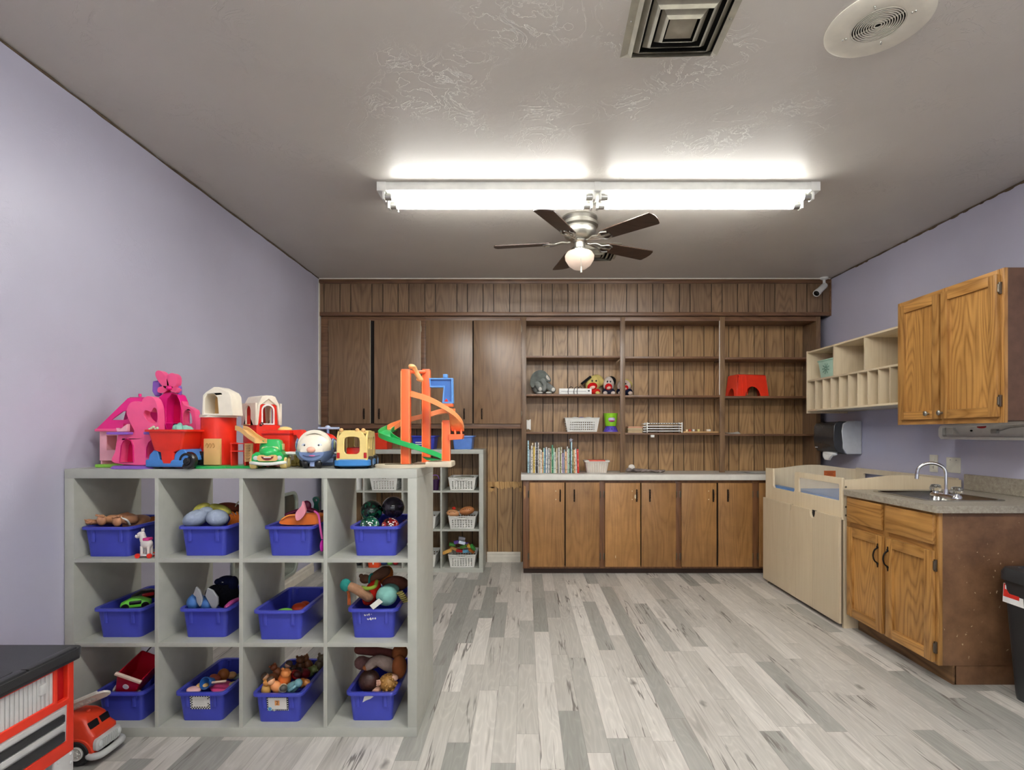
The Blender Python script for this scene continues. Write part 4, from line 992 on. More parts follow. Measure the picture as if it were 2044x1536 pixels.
b = MB(M=Mb)
for k in range(6): b.ball((LB/2+.002, -WB/2+.02+.006*(k % 3), zr0-.002+.006*(k//2)), (.002, .004, .003), 8, 5)
b.build('spotted_sticker', BLACK, fs)
# red wagon behind the green car
rw = thing('toy_tractor', 'boxy red toy vehicle with olive tyres half hidden behind the green car', 'toy tractor', (X(560, 2.40), 2.40, ZT))
D = 2.37
MB().box(X(528, D), X(583, D), 2.345, 2.43, Z(906, D), Z(858, D), .006).build('body', RED, rw)
MB().box(X(529, D)-.002, X(584, D)+.002, 2.341, 2.434, Z(867, D), Z(864, D), .001).build('trim_line', DRED, rw)
MB().box(X(530, D), X(588, D), 2.335, 2.44, ZT+.03, Z(901, D), .005).build('bumper', P_((214, 210, 204)), rw)
MB().ball(at(569, 857, 2.40), (.030, .03, .014)).build('bread_loaf', YEL, rw)
MB().prism([q(583, 858, D), q(600, 857, D), q(604, 862, D), q(604, 905, D), q(598, 905, D), q(597, 880, D), q(590, 868, D), q(583, 868, D)], [], 2.375, 2.42, 'XZ').build('handle_arch', RED, rw, bevel=.002)
for px in (542, 587, 601):
    b = MB(); wheel(b, (0, 0, 0), .030, .03, 'Y'); o_ = [v for v in b.v]; c = at(px, 0, 2.37); b.v = [v+Vector((c.x, 2.375, ZT+.030)) for v in o_]; b.build('tyre', OLV, rw)
# green smiling car
gc = thing('toy_car', 'green toy car with a smiling front, pale yellow tyres and white bumper', 'toy car', (X(541, 2.27), 2.27, ZT), math.radians(14))
b = MB(); b.loft([[(x*w_, y0+y*1.0, z) for x, y in rrect(1, d_, .02, 5)] for w_, d_, y0, z in ((.118, .12, .0, .022), (.126, .13, 0, .035), (.124, .128, 0, .058), (.100, .115, .004, .070))]); b.build('body', GREEN, gc, world=False)
b = MB(); b.ball((0, -.028, .066), (.042, .045, .026), 24, 12); b.build('hood', GREEN, gc, world=False)
b = MB(); b.loft([[(x, .022+y, z) for x, y in rrect(w_, d_, .014, 5)] for w_, d_, z in ((.092, .085, .065), (.088, .075, .095), (.074, .062, .118), (.05, .045, .124))]); b.build('cab', GREEN, gc, world=False)
b = MB(); b.loft([[(x, -.0165+.0+k*.010, .079+z) for x, z in rrect(w_, .026, .008, 4)] for w_, k in ((.066, -.3), (.064, .4))]); b.build('windscreen', P_((222, 216, 150)), gc, world=False)
for sx in (-1, 1):
    MB().box(sx*.0445-.002, sx*.0445+.002, .002, .045, .078, .104, .006).build('side_window', P_((226, 214, 150)), gc, world=False)
    e = MB(); e.ball((sx*.013, -.0212, .084), (.009, .003, .009)); eo = e.build('eye', WHT, gc, world=False)
    MB().ball((sx*.011, -.0235, .083), (.0045, .002, .005), 10, 6).build('pupil', P_((40, 60, 80)), eo, world=False)
    hl = MB(); hl.ball((sx*.045, -.063, .046), (.011, .006, .010)); hl.build('headlight', P_((196, 206, 204)), gc, world=False)
b = MB(); b.loft([[(x, -.062-k, .046+z) for x, z in rrect(.08, .026, .012, 5)] for k in (0, .006)]); b.build('grille', TAN, gc, world=False)
sm_ = [( .024*math.cos(a), .046+.008-.018*math.sin(a)) for a in [PI*k/10 for k in range(11)]]
b = MB(); b.prism(sm_+[(-.012, .050), (.012, .050)], [], -.0695, -.067, 'XZ'); mo = b.build('mouth', P_((110, 26, 22)), gc, world=False)
MB().box(-.014, .014, -.0705, -.069, .047, .051, .001).build('teeth', WHT, mo, world=False)
b = MB(); b.tube(catmull([(-.066, -.055, .026), (-.05, -.072, .026), (-.02, -.075, .022), (.02, -.075, .022), (.05, -.072, .026), (.066, -.055, .026)], 5), .007, 10, round_ends=True); b.build('bumper', P_((226, 228, 220)), gc, world=False)
for sx in (-1, 1):
    for yy in (-.038, .042):
        Mw_ = TR(sx*.058, yy, .024) @ RZ(PI/2)
        b = MB(M=Mw_); wheel(b, (0, 0, 0), .024, .026); wo = b.build('tyre', YEL, gc, world=False)
        hub((0, 0, 0), .024, .028, CREAM, wo, M=Mw_ @ (RZ(PI) if sx > 0 else Matrix()))
# aeroplane
ap = thing('toy_airplane', 'chubby white and grey-blue toy airplane with a smiling face and round carry handle', 'toy airplane', (X(628, 2.30), 2.31, ZT), math.radians(10))
def body_ring(w_, h_, y, zc, n=24): return [(w_*math.cos(2*PI*k/n), y, zc+h_*math.sin(2*PI*k/n)) for k in range(n)]
b = MB(); b.loft([body_ring(w_, h_, y, z) for w_, h_, y, z in ((.012, .008, -.085, .072), (.045, .032, -.078, .076), (.066, .052, -.05, .086), (.073, .062, 0, .092), (.062, .052, .06, .092), (.035, .03, .12, .096), (.012, .014, .15, .10))]); b.build('fuselage', CREAM, ap, world=False)
b = MB(); b.loft([[(w_*math.cos(PI+PI*k/16), y, zc+h_*math.sin(PI+PI*k/16)) for k in range(17)] for w_, h_, y, zc in ((.02, .015, -.088, .068), (.05, .036, -.081, .070), (.071, .056, -.05, .074), (.078, .060, 0, .076), (.067, .052, .06, .082))]); b.build('belly', GREYB, ap, world=False)
ho_ = [(.075*math.cos(a)*.92, .092+.072*math.sin(a)) for a in [PI*k/14 for k in range(15)]]
hi_ = [(.05*math.cos(a)*.95, .112+.036*math.sin(a)) for a in [PI*k/14 for k in range(15)]]
b = MB(); b.prism(ho_, [list(reversed(hi_))], -.03, .015, 'XZ'); b.build('handle', CREAM, ap, world=False, bevel=.006)
b = MB(); b.ball((0, .0, .125), (.046, .02, .012)); b.build('seat_pad', P_((206, 204, 130)), ap, world=False)
b = MB(); b.ball((0, .02, .142), (.034, .018, .012)); b.build('canopy', RED, ap, world=False)
for sx in (-1, 1):
    e = MB(); e.ball((sx*.030, -.0715, .098), (.011, .006, .009)); eo = e.build('eye', P_((206, 214, 226)), ap, world=False)
    MB().ball((sx*.028, -.0768, .098), (.005, .003, .005), 10, 6).build('pupil', P_((40, 50, 70)), eo, world=False)
    b = MB(); b.ball((sx*.074, .0, .098), (.006, .026, .030)); wo = b.build('side_window', GREYB, ap, world=False)
    b = MB(); b.ball((sx*.079, .0, .098), (.004, .015, .020)); b.build('pane', P_((176, 196, 150)), wo, world=False)
    b = MB(M=TR(sx*.085, .02, .062)); b.ball((sx*.02, 0, 0), (.036, .02, .008)); b.build('wing', WHT, ap, world=False)
b = MB(); b.ball((0, -.088, .080), (.018, .012, .013)); b.build('nose', P_((240, 178, 156)), ap, world=False)
b = MB(); b.tube(catmull([(-.048, -.070, .066), (-.03, -.083, .056), (0, -.088, .052), (.03, -.083, .056), (.048, -.070, .066)], 6), .003, 8, round_ends=True); mo = b.build('mouth', P_((84, 94, 130)), ap, world=False)
b = MB(); b.ball((.004, -.085, .054), (.017, .006, .004)); b.build('tongue', P_((206, 96, 140)), mo, world=False)
b = MB(); b.box(-.010, .010, -.066, -.040, .008, .055, .004); b.build('front_strut', P_((150, 170, 214)), ap, world=False)
MB().box(-.03, .075, -.0, .05, .02, .042, .006).build('rear_axle', GREYB, ap, world=False)
for c in ((-.028, -.052, .021), (.024, -.052, .021), (.082, .04, .024), (-.06, .04, .024)):
    b = MB(M=TR(*c) @ RZ(PI/2)); wheel(b, (0, 0, 0), c[2], .022); b.build('wheel', BLACK, ap, world=False)
# helicopter behind it
hc = thing('toy_helicopter', 'red toy helicopter with a pale blue rotor, behind the smiling airplane', 'toy helicopter', (X(655, 2.46), 2.46, ZT))
b = MB(); b.ball((-.01, 0, .10), (.055, .045, .05)); b.build('cabin', RED, hc, world=False)
b = MB(); b.ball((.012, -.01, .085), (.05, .045, .045)); b.build('window_bubble', P_((84, 74, 92), .15), hc, world=False)
MB().cyl((0, 0, .14), (0, 0, .172), .006).build('mast', GREYB, hc, world=False)
b = MB(); b.box(-.045, .052, -.010, .010, .168, .178, .004); b.ball((-.002, 0, .178), (.012, .012, .008)); b.build('rotor', P_((168, 184, 214)), hc, world=False)
b = MB(); b.box(-.04, .04, -.035, .035, .0, .06, .008); b.build('landing_base', GREYB, hc, world=False)
# school bus
bu = thing('toy_bus', 'pale yellow toy bus with large window openings, blue base and red seats', 'toy bus', (X(710, 2.30), 2.315, ZT), math.radians(6))
wd, ln_ = .134, .20
MB().loft([[(x, y, z) for x, y in rrect(wd-.0+dd, ln_+dd, .03, 6)] for dd, z in ((-.02, .008), (.016, .014), (.016, .034), (.0, .040))]).build('base', P_((58, 130, 198)), bu, world=False)
def wallp(w0, w1, h, holes, M): return MB(M=M).prism([(-w0/2, 0), (w0/2, 0), (w1/2, h*.8), (w1/2-.02, h), (-w1/2+.02, h), (-w1/2, h*.8)], [list(reversed(q_)) for q_ in holes], -.004, .004, 'XZ')
hbus = .122
wallp(wd-.004, wd-.018, hbus, [rrect(.062, .072, .016, 4, 0, .062)], TR(0, -ln_/2+.006, .036)).build('rear_wall', YEL, bu, world=False, bevel=.003)
wallp(wd-.004, wd-.018, hbus, [rrect(.06, .05, .012, 4, 0, .075)], TR(0, ln_/2-.006, .036)).build('front_wall', YEL, bu, world=False, bevel=.003)
for sx in (-1, 1):
    wallp(ln_-.004, ln_-.02, hbus, [rrect(.04, .052, .012, 4, -.062, .070), rrect(.04, .052, .012, 4, -.008, .070), rrect(.04, .085, .012, 4, .052, .056)], TR(sx*(wd/2-.008), 0, .036) @ RZ(PI/2)).build('side_wall', YEL, bu, world=False, bevel=.003)
MB().loft([[(x, y, z) for x, y in rrect(w_, l_, .02, 5)] for w_, l_, z in ((wd-.016, ln_-.012, .148), (wd-.016, ln_-.012, .156), (wd-.04, ln_-.04, .162))]).build('roof', YEL, bu, world=False)
for sx in (-.045, .0, .045):
    MB().ball((sx if sx else .02, -ln_/2+.012, .162), .009).build('lamp', TAN, bu, world=False)
for k, yy in enumerate((-.06, -.01, .04)):
    b = MB(); b.box(-.036, .036, yy, yy+.03, .038, .064, .006); b.box(-.036, .036, yy+.022, yy+.032, .038, .088, .005); b.build('seat', RED if k != 1 else BLUE, bu, world=False)
for sx in (-1, 1): MB().box(sx*.055-.006, sx*.055+.006, -ln_/2-.002, -ln_/2+.004, .045, .068, .002).build('tail_light', DRED, bu, world=False)
for sx in (-1, 1):
    for yy in (-.055, .06):
        b = MB(M=TR(sx*(wd/2+.002), yy, .026) @ RZ(PI/2)); wheel(b, (0, 0, 0), .026, .022); wo = b.build('wheel', BLACK, bu, world=False)
        MB(M=TR(sx*(wd/2+.002), yy, .026) @ RZ(PI/2)).lathe([(0, -.012), (.014, -.012), (.015, -.006), (.015, .006), (.014, .012), (0, .012)], axis='Y', n=18).build('hub_cap', P_((120, 166, 220)), wo, world=False)
# spiral car ramp
rp = thing('toy_car_ramp', 'tall orange toy car ramp with a green lower run and a blue lift', 'toy ramp', (X(845, 2.38), 2.38, ZT))
def post(p0, p1, D, zt, zb=ZT+.012, y1=None):
    x0, x1 = X(p0, D), X(p1, D); b = MB()
    b.box(x0, x1, D, D+.034, zb, zt, .005); return b
post(800, 818, 2.31, Z(736, 2.31)).build('post', ORG, rp); post(842, 858, 2.43, Z(736, 2.43)).build('post', ORG, rp); post(882, 898, 2.36, Z(838, 2.36)).build('post', ORG, rp)
for px, dd in ((800, 2.31), (842, 2.43), (882, 2.36)):      # moulded edge ribs
    b = MB()
    for e in (px+.6, px+(15.4 if px != 800 else 17.0)): b.box(X(e, dd)-.0018, X(e, dd)+.0018, dd-.003, dd+.002, ZT+.016, Z(740 if px < 880 else 842, dd), .001)
    b.build('post_rib', OR2, rp)
b = MB(); b.tube([at(812, 742, 2.32), at(850, 742, 2.44)], .008, 10); b.build('top_bar', ORG, rp)
b = MB(); b.tube(catmull([at(820, 731, 2.345), at(826, 733, 2.35), at(830, 742, 2.37), at(836, 752, 2.38), at(840, 757, 2.39)], 5), .0115, 12, round_ends=True)
b.ball(at(822, 731, 2.34), (.016, .018, .010)); b.ball(at(838, 757, 2.39), (.016, .016, .009)); b.build('toggle', P_((240, 196, 130)), rp)
TRK = [(-.029, .018), (-.029, -.005), (.029, -.005), (.029, .018), (.025, .018), (.025, -.001), (-.025, -.001), (-.025, .018)]
up_ = [at(812, 786, 2.36), at(826, 790, 2.345), at(850, 797, 2.33), at(878, 810, 2.325), (.0+at(898, 824, 2.33).x, 2.33, at(898, 824, 2.33).z), at(909, 842, 2.35), at(914, 858, 2.39)]
MB().strip(catmull(up_, 6), TRK).build('upper_track', OR2, rp, bevel=.001)
md = [at(905, 822, 2.49), at(880, 824, 2.50), at(850, 832, 2.49), at(820, 839, 2.47), at(795, 848, 2.44), at(780, 856, 2.41)]
MB().strip(catmull(md, 6), TRK).build('middle_track', OR2, rp, bevel=.001)
lo_ = [at(782, 856, 2.42), at(771, 862, 2.38), at(769, 870, 2.345), at(785, 879, 2.31), at(815, 890, 2.30), at(845, 900, 2.31), at(872, 910, 2.33), at(880, 913, 2.335)]
MB().strip(catmull(lo_, 6), TRK).build('lower_track', GREEN, rp, bevel=.001)
b = MB(); b.prism([q(842, 911, 2.31), q(882, 917, 2.31), q(862, 919, 2.31), q(852, 918, 2.31)], [], 2.31, 2.34, 'XZ'); b.build('track_foot', P_((20, 140, 66)), rp)
BL = P_((92, 150, 220)); D = 2.40
MB().prism([q(857, 756, D), q(903, 755, D), q(905, 804, D), q(884, 804, D), q(884, 795, D), q(886, 772, D), q(880, 770, D), q(860, 771, D)], [], D+.010, D+.016, 'XZ').build('lift_back', P_((66, 116, 190)), rp)
rim = [q(856, 754, D), q(904, 754, D), q(905, 805, D), q(882, 805, D), q(885, 773, D), q(858, 773, D)]
MB().prism(rim, [list(reversed([q(859, 757, D), q(900, 757, D), q(901, 801, D), q(886, 801, D), q(888, 769, D), q(860, 770, D)]))], D, D+.03, 'XZ').build('lift_frame', BL, rp, bevel=.002)
MB().box(X(884, D), X(893, D), D, D+.025, Z(754, D), Z(746, D), .003).build('lift_knob', BL, rp)
MB().prism([q(887, 801, D), q(895, 801, D), q(891, 795, D)], [], D-.001, D+.012, 'XZ').build('arrow_mark', RED, rp)
MB().box(X(882, D), X(904, D), D-.004, D+.034, Z(811, D), Z(805, D), .003).build('lift_ledge', ORG, rp)
b = MB(); b.prism([q(896, 866, 2.36), q(925, 866, 2.36), q(924, 876, 2.36), q(896, 878, 2.36)], [], 2.345, 2.40, 'XZ'); b.build('side_platform', ORG, rp, bevel=.002)
for px in (909, 921): b = MB(); b.cyl(at(px, 867, 2.37), at(px-1, 857, 2.38), .005); b.build('support_pin', ORG, rp)
b = MB(); b.loft([[(X(797, 2.30)+x*s_, 2.33+y*s_*.62, ZT+z) for x, y in circ(.115, 36)] for s_, z in ((1, 0), (1, .010), (.94, .014), (.70, .010), (.66, .004))], cap1=True); b.build('base', SAND, rp)
MB().box(X(850, 2.33), X(903, 2.33), 2.31, 2.43, ZT, ZT+.026, .008).build('base_foot', SAND, rp)
MB().box(X(822, 2.36), X(862, 2.36), 2.39, 2.47, ZT, ZT+.016, .006).build('base_link', SAND, rp)
b = MB(); o_ = [(X(795, 2.30)+.06*math.cos(a), 2.315+.035*math.sin(a), ZT+.013) for a in [PI*k/8 for k in range(17)]]; b.tube(o_, .003, 6, closed=False); b.build('dirt_ring', P_((120, 110, 92), .8), rp)
# ---------------------------------------------------------------- blue bins and what lies in them
M_bin_b = plastic((64, 72, 180), .28, name='royal_blue_plastic')
def make_bin(name, label, mat, w0=.172, d0=.305, w1=.192, d1=.33, h=.128, ribs=True):
    t = thing(name, label, 'bin')
    b = MB(); b.loft(tray_rings(w0, d0, w1, d1, h, .016, .003, .013, .011)); b.build('tub', mat, t, world=False)
    if ribs:
        for sx in (-1, 1):
            for sy in (-1, 1):
                r = MB(); yb = sy*(d1/2-.006); r.loft([[(sx*w0*.34+x, yb+sy*.0035+y*(1 if z > .07 else .4), z) for x, y in rrect(.017, .014, .006, 4)] for z in (.064, .07, h-.004)])
                r.build('rib', mat, t, world=False)
    return t
FLR = [CELL[0, r][2] for r in range(3)]
BINS = {   # (row, column): px of front bottom-left and -right, distance of its front
    (0, 0): (171, 252, 2.235, 'blue bin in the top left cubby holding a doll with bare feet'),
    (0, 1): (363.5, 446, 2.25, 'blue bin in the top row holding a grey-blue and yellow plush'),
    (0, 2): (536, 617.6, 2.25, 'blue bin in the top row holding an orange toy bag and pink toys'),
    (0, 3): (706, 789.5, 2.25, 'blue bin in the top right cubby holding four dark marbled balls'),
    (1, 0): (196, 276, 2.26, 'blue bin in the middle row holding green and black toy cars'),
    (1, 1): (365.7, 448, 2.26, 'blue bin in the middle row holding a navy plush with grey fins'),
    (1, 2): (514, 597, 2.235, 'nearly empty blue bin in the middle row with an orange toy'),
    (1, 3): (701, 786, 2.255, 'blue bin in the middle row under a brown and teal plush, sticker dots on front'),
    (2, 0): (197, 279, 2.25, 'blue bin in the bottom left cubby holding a red toy wagon'),
    (2, 1): (358.6, 440, 2.25, 'blue bin in the bottom row with a checkered paper label'),
    (2, 2): (510.5, 597, 2.24, 'blue bin in the bottom row labelled 2, heaped with animal figures'),
    (2, 3): (700, 781, 2.25, 'blue bin in the bottom right cubby holding dolls, torn white paper on front')}
proto = make_bin('storage_bin', '', M_bin_b)
BIN = {}
for i, (k, (p0, p1, D, lab)) in enumerate(BINS.items()):
    xc = max((X(p0, D)+X(p1, D))/2, CELL[k[1], k[0]][0]+.108)
    o = proto if i == 0 else dup(proto, (0, 0, 0))
    o.location = (xc, D+.168, FLR[k[0]]+.0005); o['label'] = lab; o['group'] = 'blue bins in the foreground shelf'; BIN[k] = o
def bin_sticker(k, name, mat, outline, t=.0006, holes=None):   # outline in (x, z) from the front centre
    b = BIN[k]; th = math.atan2(.0125, .128)
    M = TR(0, -.1528, 0) @ RX(th)
    return MB(M=M).prism(outline, holes or [], -t, 0, 'XZ').build(name, mat, b, world=False), M
# checkered label
PAP = plastic((228, 226, 218), .7, name='paper_label')
lab, M = bin_sticker((2, 1), 'paper_label', PAP, rrect(.085, .066, .002, 2, -.004, .085))
b = MB(M=M)
for i in range(16):
    for j in range(12):
        if (i+j) % 2 == 0 and (i < 2 or i > 13 or j < 2 or j > 9) and not (i > 13 and 4 < j < 8):
            x = -.004-.0425+i*.0053; z = .085-.033+j*.0055
            b.box(x, x+.0053, -.0010, -.0006, z, z+.0055)
b.build('checker_border', BLACK, lab, world=False)
b = MB(M=M)
for j in range(4): b.tube([( -.026+.002*i+.0012*math.sin(i*1.7+j), -.0008, .074+.007*j+.0012*math.sin(i*2.1+j*2)) for i in range(21)], .0004, 4)
b.build('faded_scribble', plastic((186, 184, 178), .8, name='faded_ink'), lab, world=False)
# label with number 2
lab, M = bin_sticker((2, 2), 'paper_label', BLACK, rrect(.092, .066, .003, 2, -.002, .083))
MB(M=M).box(-.042, .036, -.0010, -.0006, .057, .108).build('label_center', PAP, lab, world=False)
b = MB(M=M)
for i in range(11):
    for z in (.0535, .1125): b.ball((-.044+i*.0085, -.0008, z), (.0022, .0006, .0022), 8, 4)
for j in range(5):
    for x in (-.0455, .0405): b.ball((x, -.0008, .062+j*.010), (.0022, .0006, .0022), 8, 4)
b.build('border_dots', WHT, lab, world=False)
for x, z, r, mm in ((-.036, .058, .009, P_((120, 180, 206))), (-.018, .053, .005, P_((206, 214, 196))), (-.036, .058, .005, BLUE)): 
    MB(M=M).ball((x, -.0012, z), (r, .0006 if r > .006 else .0010, r), 14, 5).build('label_circle', mm, lab, world=False)
MB(M=M).box(-.014, .006, -.0014, -.0010, .074, .096).build('number_square', P_((232, 160, 96), .7), lab, world=False)
text('number', '2', .021, BLACK, lab, M @ TR(-.004, -.0015, .085) @ RX(PI/2), .0002)
# torn sticker remains
for x, z, r in ((-.034, .100, .004), (-.024, .101, .003), (-.016, .103, .004), (-.006, .104, .0015), (-.021, .082, .004), (-.010, .084, .005), (.0, .085, .0035), (.010, .086, .0035)):
    oo = [(x+r*(1+.4*math.sin(a*3+x*900))*math.cos(a), z+r*(1+.4*math.cos(a*2+z*700))*math.sin(a)) for a in [2*PI*i/9 for i in range(9)]]
    bin_sticker((1, 3), 'sticker_remnant', PAP, oo)
bin_sticker((2, 3), 'torn_paper', PAP, [(-.038, .082), (-.030, .108), (-.012, .115), (.010, .108), (-.004, .098), (-.020, .092)])
# --- doll lying in the top left bin
SKIN = plastic((198, 142, 104), .5, var=.05, name='doll_vinyl')
def curl(pts, r, mat, name, parent, n=12, **k): return MB().tube(catmull(pts, 5), r if not hasattr(r, '__len__') else [r[min(int(i/5), len(r)-1)]*(1-(i % 5)/5)+r[min(int(i/5)+1, len(r)-1)]*(i % 5)/5 for i in range((len(pts)-1)*5+1)], n, round_ends=True).build(name, mat, parent, **k)
dl = thing('doll', 'tan vinyl baby doll lying on its back with bare feet toward the room', 'doll', (-1.80, 2.38, .80))
D = 2.275
b = MB()
for px, py in ((200, 1038), (231, 1040)):
    c = at(px, py, D); b.ball(c+Vector((0, .008, .0)), (.019, .014, .024), 18, 12)
    for k in range(5): b.ball(c+Vector((-.014+.007*k, -.002, .022-.0012*abs(k-(0 if px < 215 else 4)))), (.0042, .006, .0052), 10, 6)
    b.tube(catmull([c+Vector((0, .012, -.002)), c+Vector((.002, .05, -.004)), c+Vector((.01, .09, -.008)), Vector((-1.80, 2.40, c.z-.004))], 4), [.015]*4+[.019]*5+[.022]*4, 12)
b.ball((-1.78, 2.43, Z(1040, 2.43)-.01), (.05, .07, .04)); b.build('body', SKIN, dl)
b = MB(); c = at(173, 1040, 2.27); b.ball(c+Vector((.004, .006, -.002)), (.014, .012, .011))
for k in range(5): b.tube([c+Vector((-.008+.005*k, .0, .004)), c+Vector((-.012+.006*k, -.006, .010-.002*k))], .003, 6, round_ends=True)
b.tube([c+Vector((.01, .01, -.004)), c+Vector((.02, .05, -.01)), c+Vector((.045, .10, -.02))], .011, 10); b.build('arm', SKIN, dl)
curl([at(241, 1033, 2.30), at(254, 1038, 2.31), at(259, 1047, 2.33)], .004, WHT, 'diaper_edge', dl, 8)
b = MB(); b.ball((-1.745, 2.49, Z(1042, 2.49)), (.05, .06, .028)); b.build('pillow_hat', fabric((176, 98, 46)), dl)
# pull-along horse standing beside the bin
hz = thing('toy_horse', 'small white toy horse with a pink saddle on red wheels beside the bin', 'toy horse', (-1.604, 2.235, FLR[0]+.0005))
b = MB(); b.ball((.004, 0, .058), (.025, .017, .021)); b.tube(catmull([(-.006, 0, .066), (-.012, 0, .085), (-.016, 0, .098)], 4), [.014]*4+[.012]*5, 12); b.ball((-.022, 0, .096), (.019, .012, .012), R=RY(-.5)); b.ball((-.033, 0, .089), (.011, .010, .009))
for sy in (-.005, .005): b.ball((-.012, sy, .115), (.003, .003, .008))
for x in (-.010, .018):
    for y in (-.010, .010): b.tube([(x, y, .05), (x, y, .014)], [.006, .005], 8)
b.build('horse_body', P_((226, 218, 214), .45), hz, world=False)
b = MB(); b.ball((-.030, -.0095, .098), .0022, 8, 6); b.build('eye', BLACK, hz, world=False)
b = MB(); b.box(-.004, .022, -.015, .015, .072, .084, .004); b.build('saddle', P_((224, 60, 140)), hz, world=False)
MB().box(-.024, .03, -.014, .014, .008, .014, .002).build('platform', WHT, hz, world=False)
for x in (-.022, .028):
    for y in (-.018, .018): b = MB(M=TR(x, y, .010)); b.lathe([(0, -.003), (.010, -.003), (.010, .003), (0, .003)], axis='Y', n=16); b.build('wheel', RED, hz, world=False)
# grey-blue plush in bin two
pl = thing('plush_toy', 'grey-blue stuffed toy with yellow knitted top draped over a blue bin', 'plush toy', (-1.36, 2.34, .87))
D = 2.30
b = MB(); b.ball(at(391, 1034, D), (.056, .04, .036), R=RY(-.38)); b.ball(at(434, 1033, D), (.046, .04, .036), R=RY(.12)); b.ball(at(412, 1020, D+.02), (.03, .03, .02)); b.build('legs', fabric((158, 170, 190)), pl)
b = MB(); b.ball(at(403, 1016, D+.05), (.04, .03, .026), R=RY(-.5)); b.ball(at(440, 1016, D+.05), (.05, .03, .020), R=RY(.35)); b.build('knit_top', fabric((196, 190, 92), .3, 120), pl)
pl = thing('plush_toy', 'brown stuffed toy with orange yarn behind the grey-blue plush', 'plush toy', (-1.23, 2.40, .87))
b = MB(); b.ball(at(456, 1013, 2.43), (.058, .05, .024), R=RY(.1)); b.build('head', fabric((124, 62, 44)), pl)
b = MB()
for k in range(7): b.tube(catmull([at(455+k*3.0, 1022+k % 3*3, 2.36), at(462+k*2.4, 1034-k % 2*3, 2.345), at(456+k*3, 1046, 2.35)], 4), .0045, 7, round_ends=True)
b.build('yarn', fabric((206, 110, 40)), pl)
curl([at(470, 1010, 2.38), at(474, 1003, 2.38), at(480, 998, 2.38)], .003, fabric((170, 160, 140)), 'loop', pl, 7)
# toys in bin three
og = thing('toy_bag', 'bright orange toy handbag lying across the third bin', 'toy bag', (-1.0, 2.36, .86))
b = MB(); D = 2.315
o = sm(poly([(440, 570), (445, 510), (500, 480), (620, 470), (740, 465), (850, 470), (845, 530), (800, 572)], D, 5.379, 480, 940), 4)
b.prism(o, [], D, D+.06, 'XZ'); b.build('bag_body', P_((246, 128, 52), .4), og, bevel=.008)
curl([at(563, 1036, D-.004), at(575, 1029, D-.006), at(590, 1028, D-.006), at(597, 1036, D-.004)], .004, P_((250, 150, 70), .4), 'strap', og, 8)
pk = thing('pink_toy', 'pale pink leaf-shaped toy sticking up from the third bin', 'toy', (-.98, 2.30, .86))
MB().prism(sm(poly([(600, 525), (590, 460), (620, 410), (655, 370), (668, 320), (690, 380), (700, 430), (680, 480), (640, 520)], 2.29, 5.379, 480, 940), 4), [], 2.288, 2.302, 'XZ').build('leaf', P_((240, 156, 170), .45), pk, bevel=.003)
rp_ = thing('toy_racket', 'dark purple rounded toy behind the orange bag in the third bin', 'toy', (-.95, 2.40, .86))
b = MB(); b.ball(at(612, 1009, 2.40), (.022, .012, .024)); b.tube(catmull([at(606, 1016, 2.40), at(590, 1020, 2.40), at(572, 1027, 2.39)], 4), .009, 10, round_ends=True); b.tube(catmull([at(614, 1016, 2.40), at(628, 1020, 2.39), at(640, 1030, 2.37)], 4), .011, 10, round_ends=True)
b.build('racket', P_((112, 18, 62), .35), rp_)
gt = thing('toy_wrench', 'dark green toy tool with a round hole standing in the third bin', 'toy tool', (-.93, 2.46, .86))
MB().prism(sm([q(625, 996, 2.46), q(628, 991, 2.46), q(635, 991, 2.46), q(639, 997, 2.46), q(636, 1006, 2.46), q(638, 1022, 2.46), q(626, 1022, 2.46), q(628, 1006, 2.46)], 4), [list(reversed(circ(.0065, 12, *q(631.5, 997.5, 2.46))))], 2.452, 2.468, 'XZ').build('tool', P_((30, 96, 82), .35), gt, bevel=.002)
pc = thing('toy_cup', 'dark plum toy cup at the back right of the third bin', 'toy cup', (-.905, 2.43, .87))
MB(M=TR(-.918, 2.43, .885)).lathe([(.018, -.03), (.022, .028), (.025, .03), (.022, .03), (.016, -.02), (0, -.02)], n=20).build('cup', P_((84, 18, 50), .4), pc)
sp_ = thing('toy_spoon', 'long pink toy spoon with a magenta bowl hanging over the third bin side', 'toy spoon', (-.886, 2.30, .86))
curl([at(628, 1020, 2.30), at(636, 1028, 2.29), at(639, 1050, 2.28), at(643, 1074, 2.27)], .0045, P_((230, 96, 176)), 'handle', sp_, 8)
b = MB(); b.ball(at(643.0, 1089, 2.27), (.008, .016, .026)); b.build('bowl', P_((206, 24, 170)), sp_)
# four marbled balls
def marble(name, cols, scale=18.0, spots=None):
    m, nt, b = new_mat(name); tc = nd(nt, 'ShaderNodeTexCoord').outputs['Object']
    n = nd(nt, 'ShaderNodeTexNoise', {'Vector': tc, 'Scale': scale, 'Detail': 4.0, 'Distortion': 2.5}).outputs[0]
    col = ramp(nt, n, [(.36+i*.30/(len(cols)-1), C(*c)) for i, c in enumerate(cols)])
    if spots:
        v = nd(nt, 'ShaderNodeTexVoronoi', {'Vector': tc, 'Scale': 90.0}).outputs[0]
        m2 = nd(nt, 'ShaderNodeTexNoise', {'Vector': tc, 'Scale': 14.0}).outputs[0]
        col = mixc(nt, mth(nt, 'MULTIPLY', ramp(nt, v, [(.30, (1, 1, 1)), (.36, (0, 0, 0))]), ramp(nt, m2, [(.46, (0, 0, 0)), (.5, (1, 1, 1))])), col, C(*spots))
    nt.links.new(col, b.inputs['Base Color']); b.inputs['Roughness'].default_value = .06; b.inputs['Coat Weight'].default_value = .6
    return m
